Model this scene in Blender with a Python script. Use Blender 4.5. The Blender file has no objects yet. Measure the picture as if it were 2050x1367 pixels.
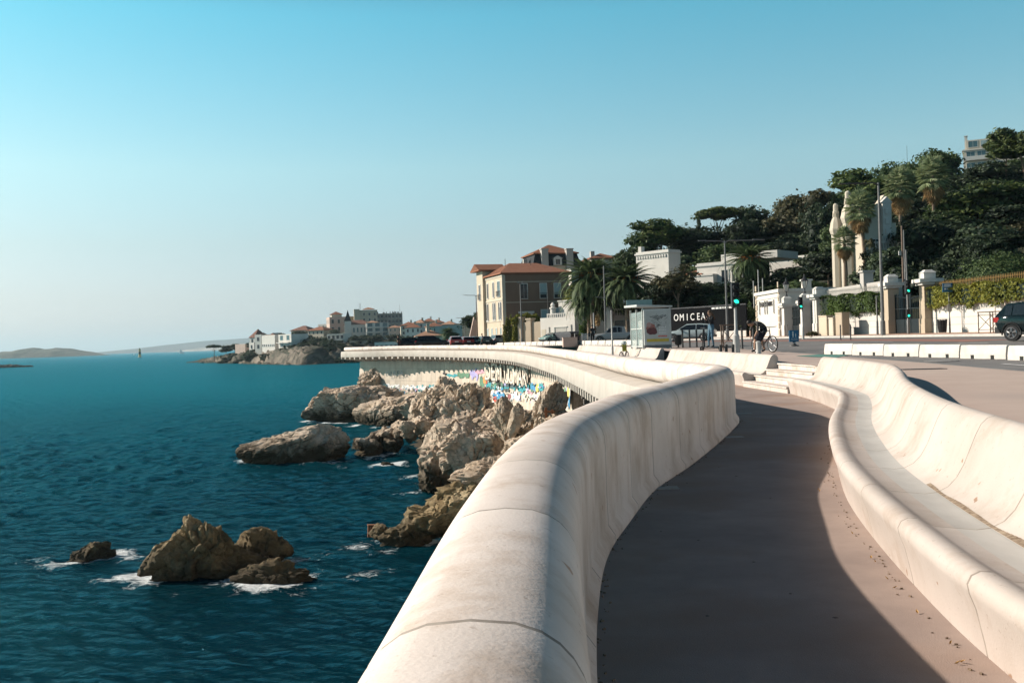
import bpy, bmesh, math, random
import numpy as np
from mathutils import Vector, Matrix, noise
R = math.radians
SC = bpy.context.scene
COL = SC.collection
# ------------------------------------------------------------------ camera
H = 9.0                      # eye height above the sea
F = 2000.0; CX, CY = 1025.0, 681.0; ROLL = R(1.8)
cam_d = bpy.data.cameras.new("camera"); cam = bpy.data.objects.new("camera", cam_d); COL.objects.link(cam)
cam_d.sensor_width = 36.0; cam_d.lens = 36.0 * F / 2050.0; cam_d.shift_y = (CY - 683.5) / 2050.0
cam_d.clip_start = 0.05; cam_d.clip_end = 120000.0
cam.matrix_world = Matrix.Translation((0, 0, H)) @ Matrix.Rotation(R(90), 4, 'X') @ Matrix.Rotation(-ROLL, 4, 'Z')
SC.camera = cam
# ------------------------------------------------------------------ sun and sky
SUN_AZ = Vector((-0.955, 0.30, 0)).normalized(); SUN_EL = R(28.5)
sun_dir = Vector((SUN_AZ.x * math.cos(SUN_EL), SUN_AZ.y * math.cos(SUN_EL), math.sin(SUN_EL)))
sd = bpy.data.lights.new("sun", 'SUN'); sd.energy = 4.8; sd.angle = R(0.5); sd.color = (1.0, 0.885, 0.775)
so = bpy.data.objects.new("sun", sd); COL.objects.link(so)
so.rotation_euler = sun_dir.to_track_quat('Z', 'Y').to_euler(); so.location = (-40, 0, 60)
W = bpy.data.worlds.new("World"); SC.world = W; W.use_nodes = True
nt = W.node_tree; nt.nodes.clear()
sky = nt.nodes.new('ShaderNodeTexSky'); sky.sky_type = 'NISHITA'; sky.sun_disc = False
sky.sun_elevation = SUN_EL; sky.sun_rotation = math.atan2(SUN_AZ.x, SUN_AZ.y)
sky.air_density = 1.0; sky.dust_density = 0.9; sky.ozone_density = 1.0; sky.altitude = 0
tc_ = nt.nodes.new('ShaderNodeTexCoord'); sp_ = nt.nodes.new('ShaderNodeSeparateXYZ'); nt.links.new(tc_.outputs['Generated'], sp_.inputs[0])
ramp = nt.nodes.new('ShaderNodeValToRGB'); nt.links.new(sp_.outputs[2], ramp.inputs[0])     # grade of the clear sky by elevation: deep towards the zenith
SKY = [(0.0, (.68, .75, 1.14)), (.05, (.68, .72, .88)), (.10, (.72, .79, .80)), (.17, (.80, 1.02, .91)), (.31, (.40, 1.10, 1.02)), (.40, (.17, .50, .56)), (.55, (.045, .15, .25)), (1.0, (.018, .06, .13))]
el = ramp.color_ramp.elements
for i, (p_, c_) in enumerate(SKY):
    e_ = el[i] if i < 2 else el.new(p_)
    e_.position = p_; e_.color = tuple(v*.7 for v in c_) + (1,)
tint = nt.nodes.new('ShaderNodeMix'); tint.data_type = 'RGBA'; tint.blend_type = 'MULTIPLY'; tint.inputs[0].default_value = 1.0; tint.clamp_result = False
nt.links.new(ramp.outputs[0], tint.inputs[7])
bg = nt.nodes.new('ShaderNodeBackground'); bg.inputs[1].default_value = 0.149
wo = nt.nodes.new('ShaderNodeOutputWorld')
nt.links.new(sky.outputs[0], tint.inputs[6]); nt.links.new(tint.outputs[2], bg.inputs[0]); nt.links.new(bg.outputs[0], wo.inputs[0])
SC.view_settings.view_transform = 'Standard'; SC.view_settings.look = 'None'
SC.view_settings.exposure = 0.6; SC.view_settings.gamma = 1.0
SC.cycles.max_bounces = 6; SC.cycles.diffuse_bounces = 1; SC.cycles.volume_bounces = 0; SC.cycles.transparent_max_bounces = 8
# ------------------------------------------------------------------ measuring: photo pixel + distance (or height) -> point of the place
CR, SR = math.cos(ROLL), math.sin(ROLL)
def at(x, y, D):
    u, v = x - CX, CY - y
    return Vector(((CR*u + SR*v) * D / F, D, H + (-SR*u + CR*v) * D / F))
def onz(x, y, z):
    u, v = x - CX, CY - y
    return at(x, y, (z - H) * F / (-SR*u + CR*v))
def lerp(a, b, t): return a + (b - a) * t
def interp(t, xs, ys): return float(np.interp(t, xs, ys))
# ------------------------------------------------------------------ objects
def tag(o, label=None, cat=None, group=None, kind=None):
    if label: o['label'] = label
    if cat: o['category'] = cat
    if group: o['group'] = group
    if kind: o['kind'] = kind
    return o
def empty(name, loc=(0, 0, 0), rz=0.0, label=None, cat=None, group=None, sc=None):
    o = bpy.data.objects.new(name, None); COL.objects.link(o); o.location = loc; o.rotation_euler = (0, 0, rz)
    o.empty_display_size = 0.2
    if sc: o.scale = (sc, sc, sc) if not hasattr(sc, '__len__') else sc
    return tag(o, label, cat, group)
def copy_tree(o, parent=None):
    c = o.copy(); COL.objects.link(c)
    if parent is not None: c.parent = parent
    for ch in list(o.children): copy_tree(ch, c)
    return c
def link_mesh(name, me, parent=None):
    o = bpy.data.objects.new(name, me); COL.objects.link(o)
    if parent is not None: o.parent = parent
    return o
class MB:
    def __init__(s): s.v = []; s.f = []; s.m = []; s.mi = 0; s.tone = None
    def add(s, vs, fs):
        b = len(s.v); s.v.extend([tuple(p) for p in vs]); s.f.extend([tuple(i + b for i in f) for f in fs]); s.m.extend([s.mi] * len(fs)); return s
    def box(s, c, d, rz=0.0, taper=1.0, rx=0.0):
        x, y, z = d[0]/2, d[1]/2, d[2]/2; M = Matrix.Rotation(rz, 3, 'Z') @ Matrix.Rotation(rx, 3, 'X'); c = Vector(c); vs = []
        for k, zz in ((1, -z), (taper, z)):
            for xx, yy in ((-x, -y), (x, -y), (x, y), (-x, y)): vs.append(c + M @ Vector((xx*k, yy*k, zz)))
        return s.add(vs, [(3, 2, 1, 0), (4, 5, 6, 7), (0, 1, 5, 4), (1, 2, 6, 5), (2, 3, 7, 6), (3, 0, 4, 7)])
    def bbox(s, a, b): return s.box([(a[i]+b[i])/2 for i in range(3)], [abs(b[i]-a[i]) for i in range(3)])
    def quad(s, a, b, c, d): return s.add([a, b, c, d], [(0, 1, 2, 3)])
    def poly(s, pts): return s.add(pts, [tuple(range(len(pts)))])
    def tube(s, pts, r, n=8, cap=True):
        pts = [Vector(p) for p in pts]; N = len(pts); rs = r if hasattr(r, '__len__') else [r]*N
        vs = []; fs = []; ref = None
        for i, p in enumerate(pts):
            t = (pts[min(i+1, N-1)] - pts[max(i-1, 0)])
            t = t.normalized() if t.length > 1e-9 else Vector((0, 0, 1))
            if ref is None: ref = Vector((1, 0, 0)) if abs(t.x) < 0.9 else Vector((0, 1, 0))
            a = (ref - t * ref.dot(t)).normalized(); b = t.cross(a); ref = a
            for k in range(n):
                an = 2*math.pi*k/n; vs.append(p + (a*math.cos(an) + b*math.sin(an)) * rs[i])
        for i in range(N-1):
            for k in range(n):
                k2 = (k+1) % n; fs.append((i*n+k, i*n+k2, (i+1)*n+k2, (i+1)*n+k))
        if cap: fs.append(tuple(range(n-1, -1, -1))); fs.append(tuple((N-1)*n+k for k in range(n)))
        return s.add(vs, fs)
    def lathe(s, prof, c=(0, 0, 0), n=12, a0=0.0):
        vs = []; fs = []; N = len(prof)
        for r, z in prof:
            for k in range(n):
                an = a0 + 2*math.pi*k/n; vs.append((c[0]+r*math.cos(an), c[1]+r*math.sin(an), c[2]+z))
        for i in range(N-1):
            for k in range(n):
                k2 = (k+1) % n; fs.append((i*n+k, i*n+k2, (i+1)*n+k2, (i+1)*n+k))
        fs.append(tuple(range(n-1, -1, -1))); fs.append(tuple((N-1)*n+k for k in range(n)))
        return s.add(vs, fs)
    def ball(s, c, r, n=10, m=7):
        r = r if hasattr(r, '__len__') else (r, r, r); vs = []; fs = []
        for i in range(m+1):
            th = math.pi*i/m
            for k in range(n):
                an = 2*math.pi*k/n
                vs.append((c[0]+r[0]*math.sin(th)*math.cos(an), c[1]+r[1]*math.sin(th)*math.sin(an), c[2]-r[2]*math.cos(th)))
        for i in range(m):
            for k in range(n):
                k2 = (k+1) % n; fs.append((i*n+k, i*n+k2, (i+1)*n+k2, (i+1)*n+k))
        return s.add(vs, fs)
    def prism(s, poly, z0, z1):
        n = len(poly); vs = [(p[0], p[1], z0) for p in poly] + [(p[0], p[1], z1) for p in poly]
        return s.add(vs, [tuple(range(n-1, -1, -1)), tuple(range(n, 2*n))] + [(k, (k+1) % n, n+(k+1) % n, n+k) for k in range(n)])
    def extr(s, poly, a, b):      # polygon of (y,z) extruded along x from a to b
        n = len(poly); vs = [(a, p[0], p[1]) for p in poly] + [(b, p[0], p[1]) for p in poly]
        return s.add(vs, [tuple(range(n-1, -1, -1)), tuple(range(n, 2*n))] + [(k, (k+1) % n, n+(k+1) % n, n+k) for k in range(n)])
    def build(s, name, mats, parent=None, smooth=False, fix=True):
        me = bpy.data.meshes.new(name); me.from_pydata(s.v, [], s.f)
        for m in (mats if isinstance(mats, (list, tuple)) else [mats]): me.materials.append(m)
        if len(set(s.m)) > 1 or (s.m and s.m[0]): me.polygons.foreach_set('material_index', s.m)
        if fix:
            bm = bmesh.new(); bm.from_mesh(me); bmesh.ops.recalc_face_normals(bm, faces=bm.faces); bm.to_mesh(me); bm.free()
        if smooth: smooth_mesh(me, smooth if smooth is not True else 40)
        return link_mesh(name, me, parent)
def smooth_mesh(me, ang=40):
    me.polygons.foreach_set('use_smooth', [True]*len(me.polygons))
    try: me.set_sharp_from_angle(angle=R(ang))
    except Exception: pass
def np_mesh(name, V, Q, mat, parent=None, smooth=False, attrs=None):
    me = bpy.data.meshes.new(name); V = np.asarray(V, np.float32); Q = np.asarray(Q, np.int32); k = Q.shape[1]
    me.vertices.add(len(V)); me.vertices.foreach_set('co', V.ravel())
    me.loops.add(Q.size); me.loops.foreach_set('vertex_index', Q.ravel())
    me.polygons.add(len(Q)); me.polygons.foreach_set('loop_start', np.arange(0, Q.size, k, dtype=np.int32)); me.polygons.foreach_set('loop_total', np.full(len(Q), k, np.int32))
    if smooth: me.polygons.foreach_set('use_smooth', [True]*len(Q))
    me.update(); me.validate()
    for an, (dom, arr) in (attrs or {}).items():
        a = me.attributes.new(an, 'FLOAT', dom); a.data.foreach_set('value', np.asarray(arr, np.float32))
    if mat: me.materials.append(mat)
    return link_mesh(name, me, parent)
def text(body, size, mat, parent, loc, rot, name='lettering', extr=0.004, bold=0.0, sx=1.0):
    cu = bpy.data.curves.new(name, 'FONT'); cu.body = body; cu.size = size; cu.extrude = extr; cu.offset = bold; cu.align_x = 'CENTER'; cu.align_y = 'CENTER'; cu.resolution_u = 3
    t = bpy.data.objects.new(name, cu); COL.objects.link(t); bpy.context.view_layer.update()
    me = bpy.data.meshes.new_from_object(t.evaluated_get(bpy.context.evaluated_depsgraph_get()))
    bpy.data.objects.remove(t); bpy.data.curves.remove(cu)
    me.materials.clear(); me.materials.append(mat)
    o = link_mesh(name, me, parent); o.location = loc; o.rotation_euler = rot; o.scale = (sx, 1, 1)
    return o
# ------------------------------------------------------------------ materials
def nodes(m):
    m.use_nodes = True; t = m.node_tree; return t, t.nodes['Principled BSDF']
def pmat(name, col, col2=None, scale=3.0, rough=0.75, bump=0.0, bscale=None, metal=0.0, spec=0.4, stretch=(1, 1, 1), tone=0.0, detail=6.0, rnd=0.0, lo=0.35, hi=0.65, bdist=0.02, col3=None, scale3=0.6):
    m = bpy.data.materials.new(name); t, b = nodes(m); L = t.links
    b.inputs['Base Color'].default_value = (*col, 1); b.inputs['Roughness'].default_value = rough; b.inputs['Metallic'].default_value = metal
    b.inputs['Specular IOR Level'].default_value = spec
    src = None
    if col2 or bump or rnd or tone:
        tc = t.nodes.new('ShaderNodeTexCoord'); mp = t.nodes.new('ShaderNodeMapping'); mp.inputs['Scale'].default_value = stretch
        L.new(tc.outputs['Object'], mp.inputs[0])
    if col2:
        n = t.nodes.new('ShaderNodeTexNoise'); n.inputs['Scale'].default_value = scale; n.inputs['Detail'].default_value = detail; n.inputs['Roughness'].default_value = 0.65
        L.new(mp.outputs[0], n.inputs['Vector'])
        r = t.nodes.new('ShaderNodeValToRGB'); r.color_ramp.elements[0].position = lo; r.color_ramp.elements[1].position = hi
        r.color_ramp.elements[0].color = (*col, 1); r.color_ramp.elements[1].color = (*col2, 1)
        L.new(n.outputs[0], r.inputs[0]); src = r.outputs[0]
    if col3:
        n3 = t.nodes.new('ShaderNodeTexNoise'); n3.inputs['Scale'].default_value = scale3; n3.inputs['Detail'].default_value = 4
        L.new(mp.outputs[0], n3.inputs['Vector'])
        r3 = t.nodes.new('ShaderNodeValToRGB'); r3.color_ramp.elements[0].position = 0.5; r3.color_ramp.elements[1].position = 0.68
        L.new(n3.outputs[0], r3.inputs[0])
        mx3 = t.nodes.new('ShaderNodeMix'); mx3.data_type = 'RGBA'; L.new(r3.outputs[0], mx3.inputs[0])
        if src: L.new(src, mx3.inputs[6])
        else: mx3.inputs[6].default_value = (*col, 1)
        mx3.inputs[7].default_value = (*col3, 1); src = mx3.outputs[2]
    if rnd or tone:
        hs = t.nodes.new('ShaderNodeHueSaturation')
        if src: L.new(src, hs.inputs['Color'])
        else: hs.inputs['Color'].default_value = (*col, 1)
        mr = t.nodes.new('ShaderNodeMapRange'); a = rnd or tone; mr.inputs[3].default_value = 1-a; mr.inputs[4].default_value = 1+a
        if rnd:
            oi = t.nodes.new('ShaderNodeObjectInfo'); L.new(oi.outputs['Random'], mr.inputs[0])
        else:
            at_ = t.nodes.new('ShaderNodeAttribute'); at_.attribute_name = 'tone'; L.new(at_.outputs['Fac'], mr.inputs[0])
        L.new(mr.outputs[0], hs.inputs['Value']); src = hs.outputs[0]
    if src: L.new(src, b.inputs['Base Color'])
    if bump:
        nb = t.nodes.new('ShaderNodeTexNoise'); nb.inputs['Scale'].default_value = bscale or scale*4; nb.inputs['Detail'].default_value = 5
        L.new(mp.outputs[0], nb.inputs['Vector'])
        bp = t.nodes.new('ShaderNodeBump'); bp.inputs['Strength'].default_value = bump; bp.inputs['Distance'].default_value = bdist
        L.new(nb.outputs[0], bp.inputs['Height']); L.new(bp.outputs[0], b.inputs['Normal'])
    return m
def glow(name, col, s):
    m = bpy.data.materials.new(name); t, b = nodes(m); b.inputs['Base Color'].default_value = (*col, 1)
    b.inputs['Emission Color'].default_value = (*col, 1); b.inputs['Emission Strength'].default_value = s; return m
def catmull(P, step):
    P = [np.array(p, float) for p in P]; out = []
    for i in range(len(P)-1):
        p0 = P[max(i-1, 0)]; p1 = P[i]; p2 = P[i+1]; p3 = P[min(i+2, len(P)-1)]
        n = max(2, int(np.linalg.norm((p2-p1)[:2]) / 0.1))
        # centripetal-ish: plain Catmull-Rom with tangents scaled by chord
        d1 = np.linalg.norm(p1-p0) or 1; d2 = np.linalg.norm(p2-p1) or 1; d3 = np.linalg.norm(p3-p2) or 1
        m1 = ((p1-p0)/d1*d2 + (p2-p1)/d2*d1)/(d1+d2)*d2 if i > 0 else p2-p1
        m2 = ((p2-p1)/d2*d3 + (p3-p2)/d3*d2)/(d2+d3)*d2 if i < len(P)-2 else p2-p1
        for k in range(n):
            t = k/n; out.append((2*t**3-3*t*t+1)*p1 + (t**3-2*t*t+t)*m1 + (-2*t**3+3*t*t)*p2 + (t**3-t*t)*m2)
    out.append(P[-1]); out = np.array(out)
    d = np.r_[0, np.cumsum(np.linalg.norm(np.diff(out[:, :2], axis=0), axis=1))]
    if step is None: return out, d
    s = np.arange(0, d[-1], step)
    return np.stack([np.interp(s, d, out[:, k]) for k in range(out.shape[1])], 1)
class Curve:          # arc-length curve in plan, extra columns ride along
    def __init__(s, P): s.pts, s.d = catmull(P, None); s.len = s.d[-1]
    def at(s, t): return np.array([np.interp(t, s.d, s.pts[:, k]) for k in range(s.pts.shape[1])])
    def frame(s, t):
        p = s.at(t); a = s.at(max(t-0.15, 0)); b = s.at(min(t+0.15, s.len)); g = (b-a)[:2]; g /= np.linalg.norm(g)
        return p, g, np.array((g[1], -g[0]))       # point, tangent, right-hand (inland) normal
    def s_at_y(s, y): return float(np.interp(y, s.pts[:, 1], s.d))
# ================================================================== materials of the setting
M = {}
def weathered(name, base, patch_, stain, tone=.07, streak=.5):
    m = pmat(name, base, patch_, 1.7, .66, bump=.30, bscale=75, bdist=.005, tone=tone, lo=.36, hi=.70, col3=stain, scale3=1.1, detail=10)
    t = m.node_tree; L = t.links; b = t.nodes['Principled BSDF']; src = b.inputs['Base Color'].links[0].from_socket
    tc = t.nodes.new('ShaderNodeTexCoord')
    def layer(src, sc, st, lo, hi, colr, fac, det=8):
        mp = t.nodes.new('ShaderNodeMapping'); mp.inputs['Scale'].default_value = st; L.new(tc.outputs['Object'], mp.inputs[0])
        n = t.nodes.new('ShaderNodeTexNoise'); n.inputs['Scale'].default_value = sc; n.inputs['Detail'].default_value = det; n.inputs['Roughness'].default_value = .7; L.new(mp.outputs[0], n.inputs['Vector'])
        r = t.nodes.new('ShaderNodeMapRange'); r.inputs[1].default_value = lo; r.inputs[2].default_value = hi; r.inputs[3].default_value = 0; r.inputs[4].default_value = fac; L.new(n.outputs[0], r.inputs[0])
        x = t.nodes.new('ShaderNodeMix'); x.data_type = 'RGBA'; x.blend_type = 'MULTIPLY'; L.new(r.outputs[0], x.inputs[0]); L.new(src, x.inputs[6]); x.inputs[7].default_value = (*colr, 1); return x.outputs[2]
    src = layer(src, 2.6, (1, 1, .22), .50, .66, (.62, .50, .38), streak)      # drips down the faces
    src = layer(src, .9, (1, 1, 1), .52, .66, (.76, .68, .60), .75)           # damp blotches
    src = layer(src, 26, (1, 1, 1), .64, .72, (.45, .36, .28), .55, 3)        # pores
    src = layer(src, 5.5, (1, 1, 1), .705, .73, (.55, .34, .20), .8, 2)       # rust marks
    L.new(src, b.inputs['Base Color']); return m
M['concrete'] = weathered('pale_concrete', (0.76, 0.665, 0.60), (0.64, 0.555, 0.49), (0.57, 0.485, 0.42))
M['benchc'] = weathered('bench_concrete', (0.57, 0.50, 0.445), (0.51, 0.445, 0.395), (0.50, 0.435, 0.38), .06, .12)
M['joint'] = pmat('joint_grime', (0.22, 0.185, 0.155), (0.40, 0.345, 0.29), 5, 0.9)
M['seat'] = pmat('worn_seat_concrete', (0.46, 0.43, 0.39), (0.56, 0.53, 0.485), 2.2, 0.5, bump=0.1, bscale=40, bdist=0.004, tone=0.06, stretch=(1, .5, 1))
M['path'] = pmat('path_concrete', (0.285, 0.22, 0.19), (0.39, 0.30, 0.252), 1.1, 0.85, bump=0.5, bscale=140, bdist=0.006, detail=12, col3=(0.31, 0.215, 0.165), scale3=0.7)
M['pave'] = pmat('pink_pavement', (0.47, 0.36, 0.30), (0.52, 0.41, 0.345), 1.2, 0.85, bump=0.2, bscale=70, bdist=0.004, col3=(0.42, 0.33, 0.285), scale3=0.3)
M['asphalt'] = pmat('asphalt', (0.15, 0.14, 0.135), (0.20, 0.19, 0.18), 1.0, 0.9, bump=0.25, bscale=60, bdist=0.005, col3=(0.12, 0.115, 0.11), scale3=0.25)
M['kerb'] = pmat('kerb_stone', (0.42, 0.39, 0.35), (0.5, 0.47, 0.43), 3, 0.85)
M['white_paint'] = pmat('road_paint', (0.72, 0.7, 0.67), (0.5, 0.48, 0.46), 6, 0.8, lo=0.45, hi=0.75)
M['green_paint'] = pmat('green_lane_paint', (0.05, 0.20, 0.16), (0.12, 0.24, 0.20), 3, 0.85)
M['wallc'] = pmat('weathered_panel_concrete', (0.66, 0.57, 0.47), (0.52, 0.44, 0.35), 0.9, 0.85, bump=0.2, bscale=14, bdist=0.02, tone=0.10, stretch=(1, 1, .5))
M['deckc'] = pmat('deck_fascia_concrete', (0.60, 0.54, 0.475), (0.49, 0.435, 0.375), 0.8, 0.8, tone=0.04)
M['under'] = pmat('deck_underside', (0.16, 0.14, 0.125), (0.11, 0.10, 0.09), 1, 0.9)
# ================================================================== heights
def relz(D): return interp(D, [0, 12, 25, 40, 55, 100, 165], [-1.0, -1.0, -.88, -.80, -.73, -.65, -.72])
def gz(X, D): return H + relz(D) + min(max((X-13)*.012, 0), .16)
PZ = H - 1.52                                  # sunken path
# ================================================================== sea
rng = np.random.default_rng(5)
ROCKS = []                                     # (x, y, rx, ry) at the waterline, for the foam
def build_sea():
    Ds = [-600., -100., 2.]
    d = 14.0
    while d < 420: Ds.append(d); d *= 1.0034
    while d < 60000: Ds.append(d); d *= 1.06
    Ds = np.array(Ds)
    sl = np.r_[-14, -6, -3, -1.6, -1.0, np.linspace(-.66, .14, 820), .4, .8, 1.6, 4, 12]
    D, S = np.meshgrid(Ds, sl, indexing='ij'); X = S*np.maximum(D, 14.0); Y = D.copy()
    Z = np.zeros_like(X); sp = np.maximum(D*.0036, .04)
    N = 64
    lam = np.exp(rng.uniform(np.log(.28), np.log(3.4), N)); ang = R(252) + rng.normal(0, .55, N)
    ph = rng.uniform(0, 6.28, N)
    mod = 0.65 + 0.35*np.sin(X*.05+Y*.031+1.0)*np.sin(X*.021-Y*.043)
    for l, a, p in zip(lam, ang, ph):
        k = 2*np.pi/l; A = 0.0165*l**0.62
        w = np.clip((l/sp-2.2)/3.0, 0, 1)
        t = k*(X*np.cos(a)+Y*np.sin(a)) + p + .5*np.sin(.13*X+.17*Y+p*3)
        Z += A*w*(np.exp(np.sin(t)*.9)-1.2)
    Z *= np.where((D > 10) & (D < 5000), 1, 0)*mod
    foam = np.zeros_like(X)
    for (x, y, rx, ry, k) in ROCKS:
        m = (abs(X-x) < rx*3+8) & (abs(Y-y) < ry*3+8)
        q = np.sqrt(((X[m]-x)/rx)**2+((Y[m]-y)/ry)**2); dd = (q-1)*min(rx, ry)
        foam[m] = np.maximum(foam[m], k*np.exp(-np.maximum(dd, 0)/(1.7)))
    foam *= np.clip(.62+.62*np.sin(X*.95+1.3*np.sin(Y*.7))*np.sin(Y*.85+X*.33+.8)+.25*np.sin(X*2.3-Y*1.7), .05, 1.15)
    n, c = X.shape; idx = np.arange(n*c).reshape(n, c)
    Q = np.stack([idx[:-1, :-1].ravel(), idx[:-1, 1:].ravel(), idx[1:, 1:].ravel(), idx[1:, :-1].ravel()], 1)
    m = bpy.data.materials.new('sea_water'); t, b = nodes(m); L = t.links
    pass
    tc = t.nodes.new('ShaderNodeTexCoord')
    def nz(sc, det, vec=None, rough=.6, st=None):
        x = t.nodes.new('ShaderNodeTexNoise'); x.inputs['Scale'].default_value = sc; x.inputs['Detail'].default_value = det; x.inputs['Roughness'].default_value = rough
        if st:
            mp = t.nodes.new('ShaderNodeMapping'); mp.inputs['Scale'].default_value = st; mp.inputs['Rotation'].default_value = (0, 0, R(15)); L.new(tc.outputs['Object'], mp.inputs[0]); L.new(mp.outputs[0], x.inputs['Vector'])
        else: L.new(vec or tc.outputs['Object'], x.inputs['Vector'])
        return x
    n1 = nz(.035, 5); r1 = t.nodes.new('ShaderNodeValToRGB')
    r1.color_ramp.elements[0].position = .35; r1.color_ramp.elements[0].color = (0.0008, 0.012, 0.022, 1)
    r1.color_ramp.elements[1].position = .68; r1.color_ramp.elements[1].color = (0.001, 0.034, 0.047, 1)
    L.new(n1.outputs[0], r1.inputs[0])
    # view-angle darkening painted into the water colour: dark near, turquoise far off
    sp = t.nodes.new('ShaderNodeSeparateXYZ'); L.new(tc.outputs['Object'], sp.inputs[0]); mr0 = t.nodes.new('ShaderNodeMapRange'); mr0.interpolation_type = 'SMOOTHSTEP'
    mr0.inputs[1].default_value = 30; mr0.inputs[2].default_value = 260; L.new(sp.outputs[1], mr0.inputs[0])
    far_mix = t.nodes.new('ShaderNodeMix'); far_mix.data_type = 'RGBA'; L.new(mr0.outputs[0], far_mix.inputs[0]); L.new(r1.outputs[0], far_mix.inputs[6]); far_mix.inputs[7].default_value = (.002, .140, .182, 1); r1 = far_mix
    fa = t.nodes.new('ShaderNodeAttribute'); fa.attribute_name = 'foam'
    nf = nz(1.5, 9, rough=.72); nf.inputs['Distortion'].default_value = 1.6
    sub = t.nodes.new('ShaderNodeMath'); sub.operation = 'ADD'; fm_ = t.nodes.new('ShaderNodeMath'); fm_.operation = 'MULTIPLY'; fm_.inputs[1].default_value = .58; L.new(fa.outputs['Fac'], fm_.inputs[0]); L.new(fm_.outputs[0], sub.inputs[0]); L.new(nf.outputs[0], sub.inputs[1])
    rf = t.nodes.new('ShaderNodeValToRGB'); rf.color_ramp.elements[0].position = .86; rf.color_ramp.elements[1].position = 1.12
    sc = t.nodes.new('ShaderNodeMath'); sc.operation = 'MULTIPLY'; sc.inputs[1].default_value = 0.8; L.new(sub.outputs[0], sc.inputs[0]); L.new(sc.outputs[0], rf.inputs[0])
    rf.color_ramp.elements[0].position = .655; rf.color_ramp.elements[1].position = .80
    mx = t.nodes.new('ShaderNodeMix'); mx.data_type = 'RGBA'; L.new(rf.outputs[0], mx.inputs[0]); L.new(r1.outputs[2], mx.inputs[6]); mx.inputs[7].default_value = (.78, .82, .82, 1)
    nb = nz(3.2, 6, st=(.8, 1.9, 1)); bp = t.nodes.new('ShaderNodeBump'); bp.inputs['Strength'].default_value = .95; bp.inputs['Distance'].default_value = .12
    nb2 = nz(1.1, 6, st=(.8, 2.0, 1)); bp2 = t.nodes.new('ShaderNodeBump'); bp2.inputs['Strength'].default_value = 1.0; bp2.inputs['Distance'].default_value = .45
    L.new(nb.outputs[0], bp.inputs['Height']); L.new(nb2.outputs[0], bp2.inputs['Height']); L.new(bp2.outputs[0], bp.inputs['Normal'])
    t.nodes.remove(b); df = t.nodes.new('ShaderNodeBsdfDiffuse'); gl_ = t.nodes.new('ShaderNodeBsdfGlossy'); fr = t.nodes.new('ShaderNodeFresnel'); ms = t.nodes.new('ShaderNodeMixShader'); fr.inputs['IOR'].default_value = 1.25
    gl_.inputs['Color'].default_value = (.15, .52, .64, 1); gl_.inputs['Roughness'].default_value = .10
    sc2 = t.nodes.new('ShaderNodeMath'); sc2.operation = 'SUBTRACT'; sc2.inputs[0].default_value = .92; L.new(rf.outputs[0], sc2.inputs[1]); sc3 = t.nodes.new('ShaderNodeMath'); sc3.operation = 'MULTIPLY'; sc3.use_clamp = True; L.new(fr.outputs[0], sc3.inputs[0]); L.new(sc2.outputs[0], sc3.inputs[1])
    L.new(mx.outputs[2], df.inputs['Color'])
    for nn in (df, gl_, fr): L.new(bp.outputs[0], nn.inputs['Normal'])
    L.new(sc3.outputs[0], ms.inputs[0]); L.new(df.outputs[0], ms.inputs[1]); L.new(gl_.outputs[0], ms.inputs[2]); L.new(ms.outputs[0], t.nodes['Material Output'].inputs['Surface'])
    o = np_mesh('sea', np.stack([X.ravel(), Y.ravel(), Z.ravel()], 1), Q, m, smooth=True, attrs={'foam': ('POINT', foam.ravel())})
    tag(o, kind='structure')
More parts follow.
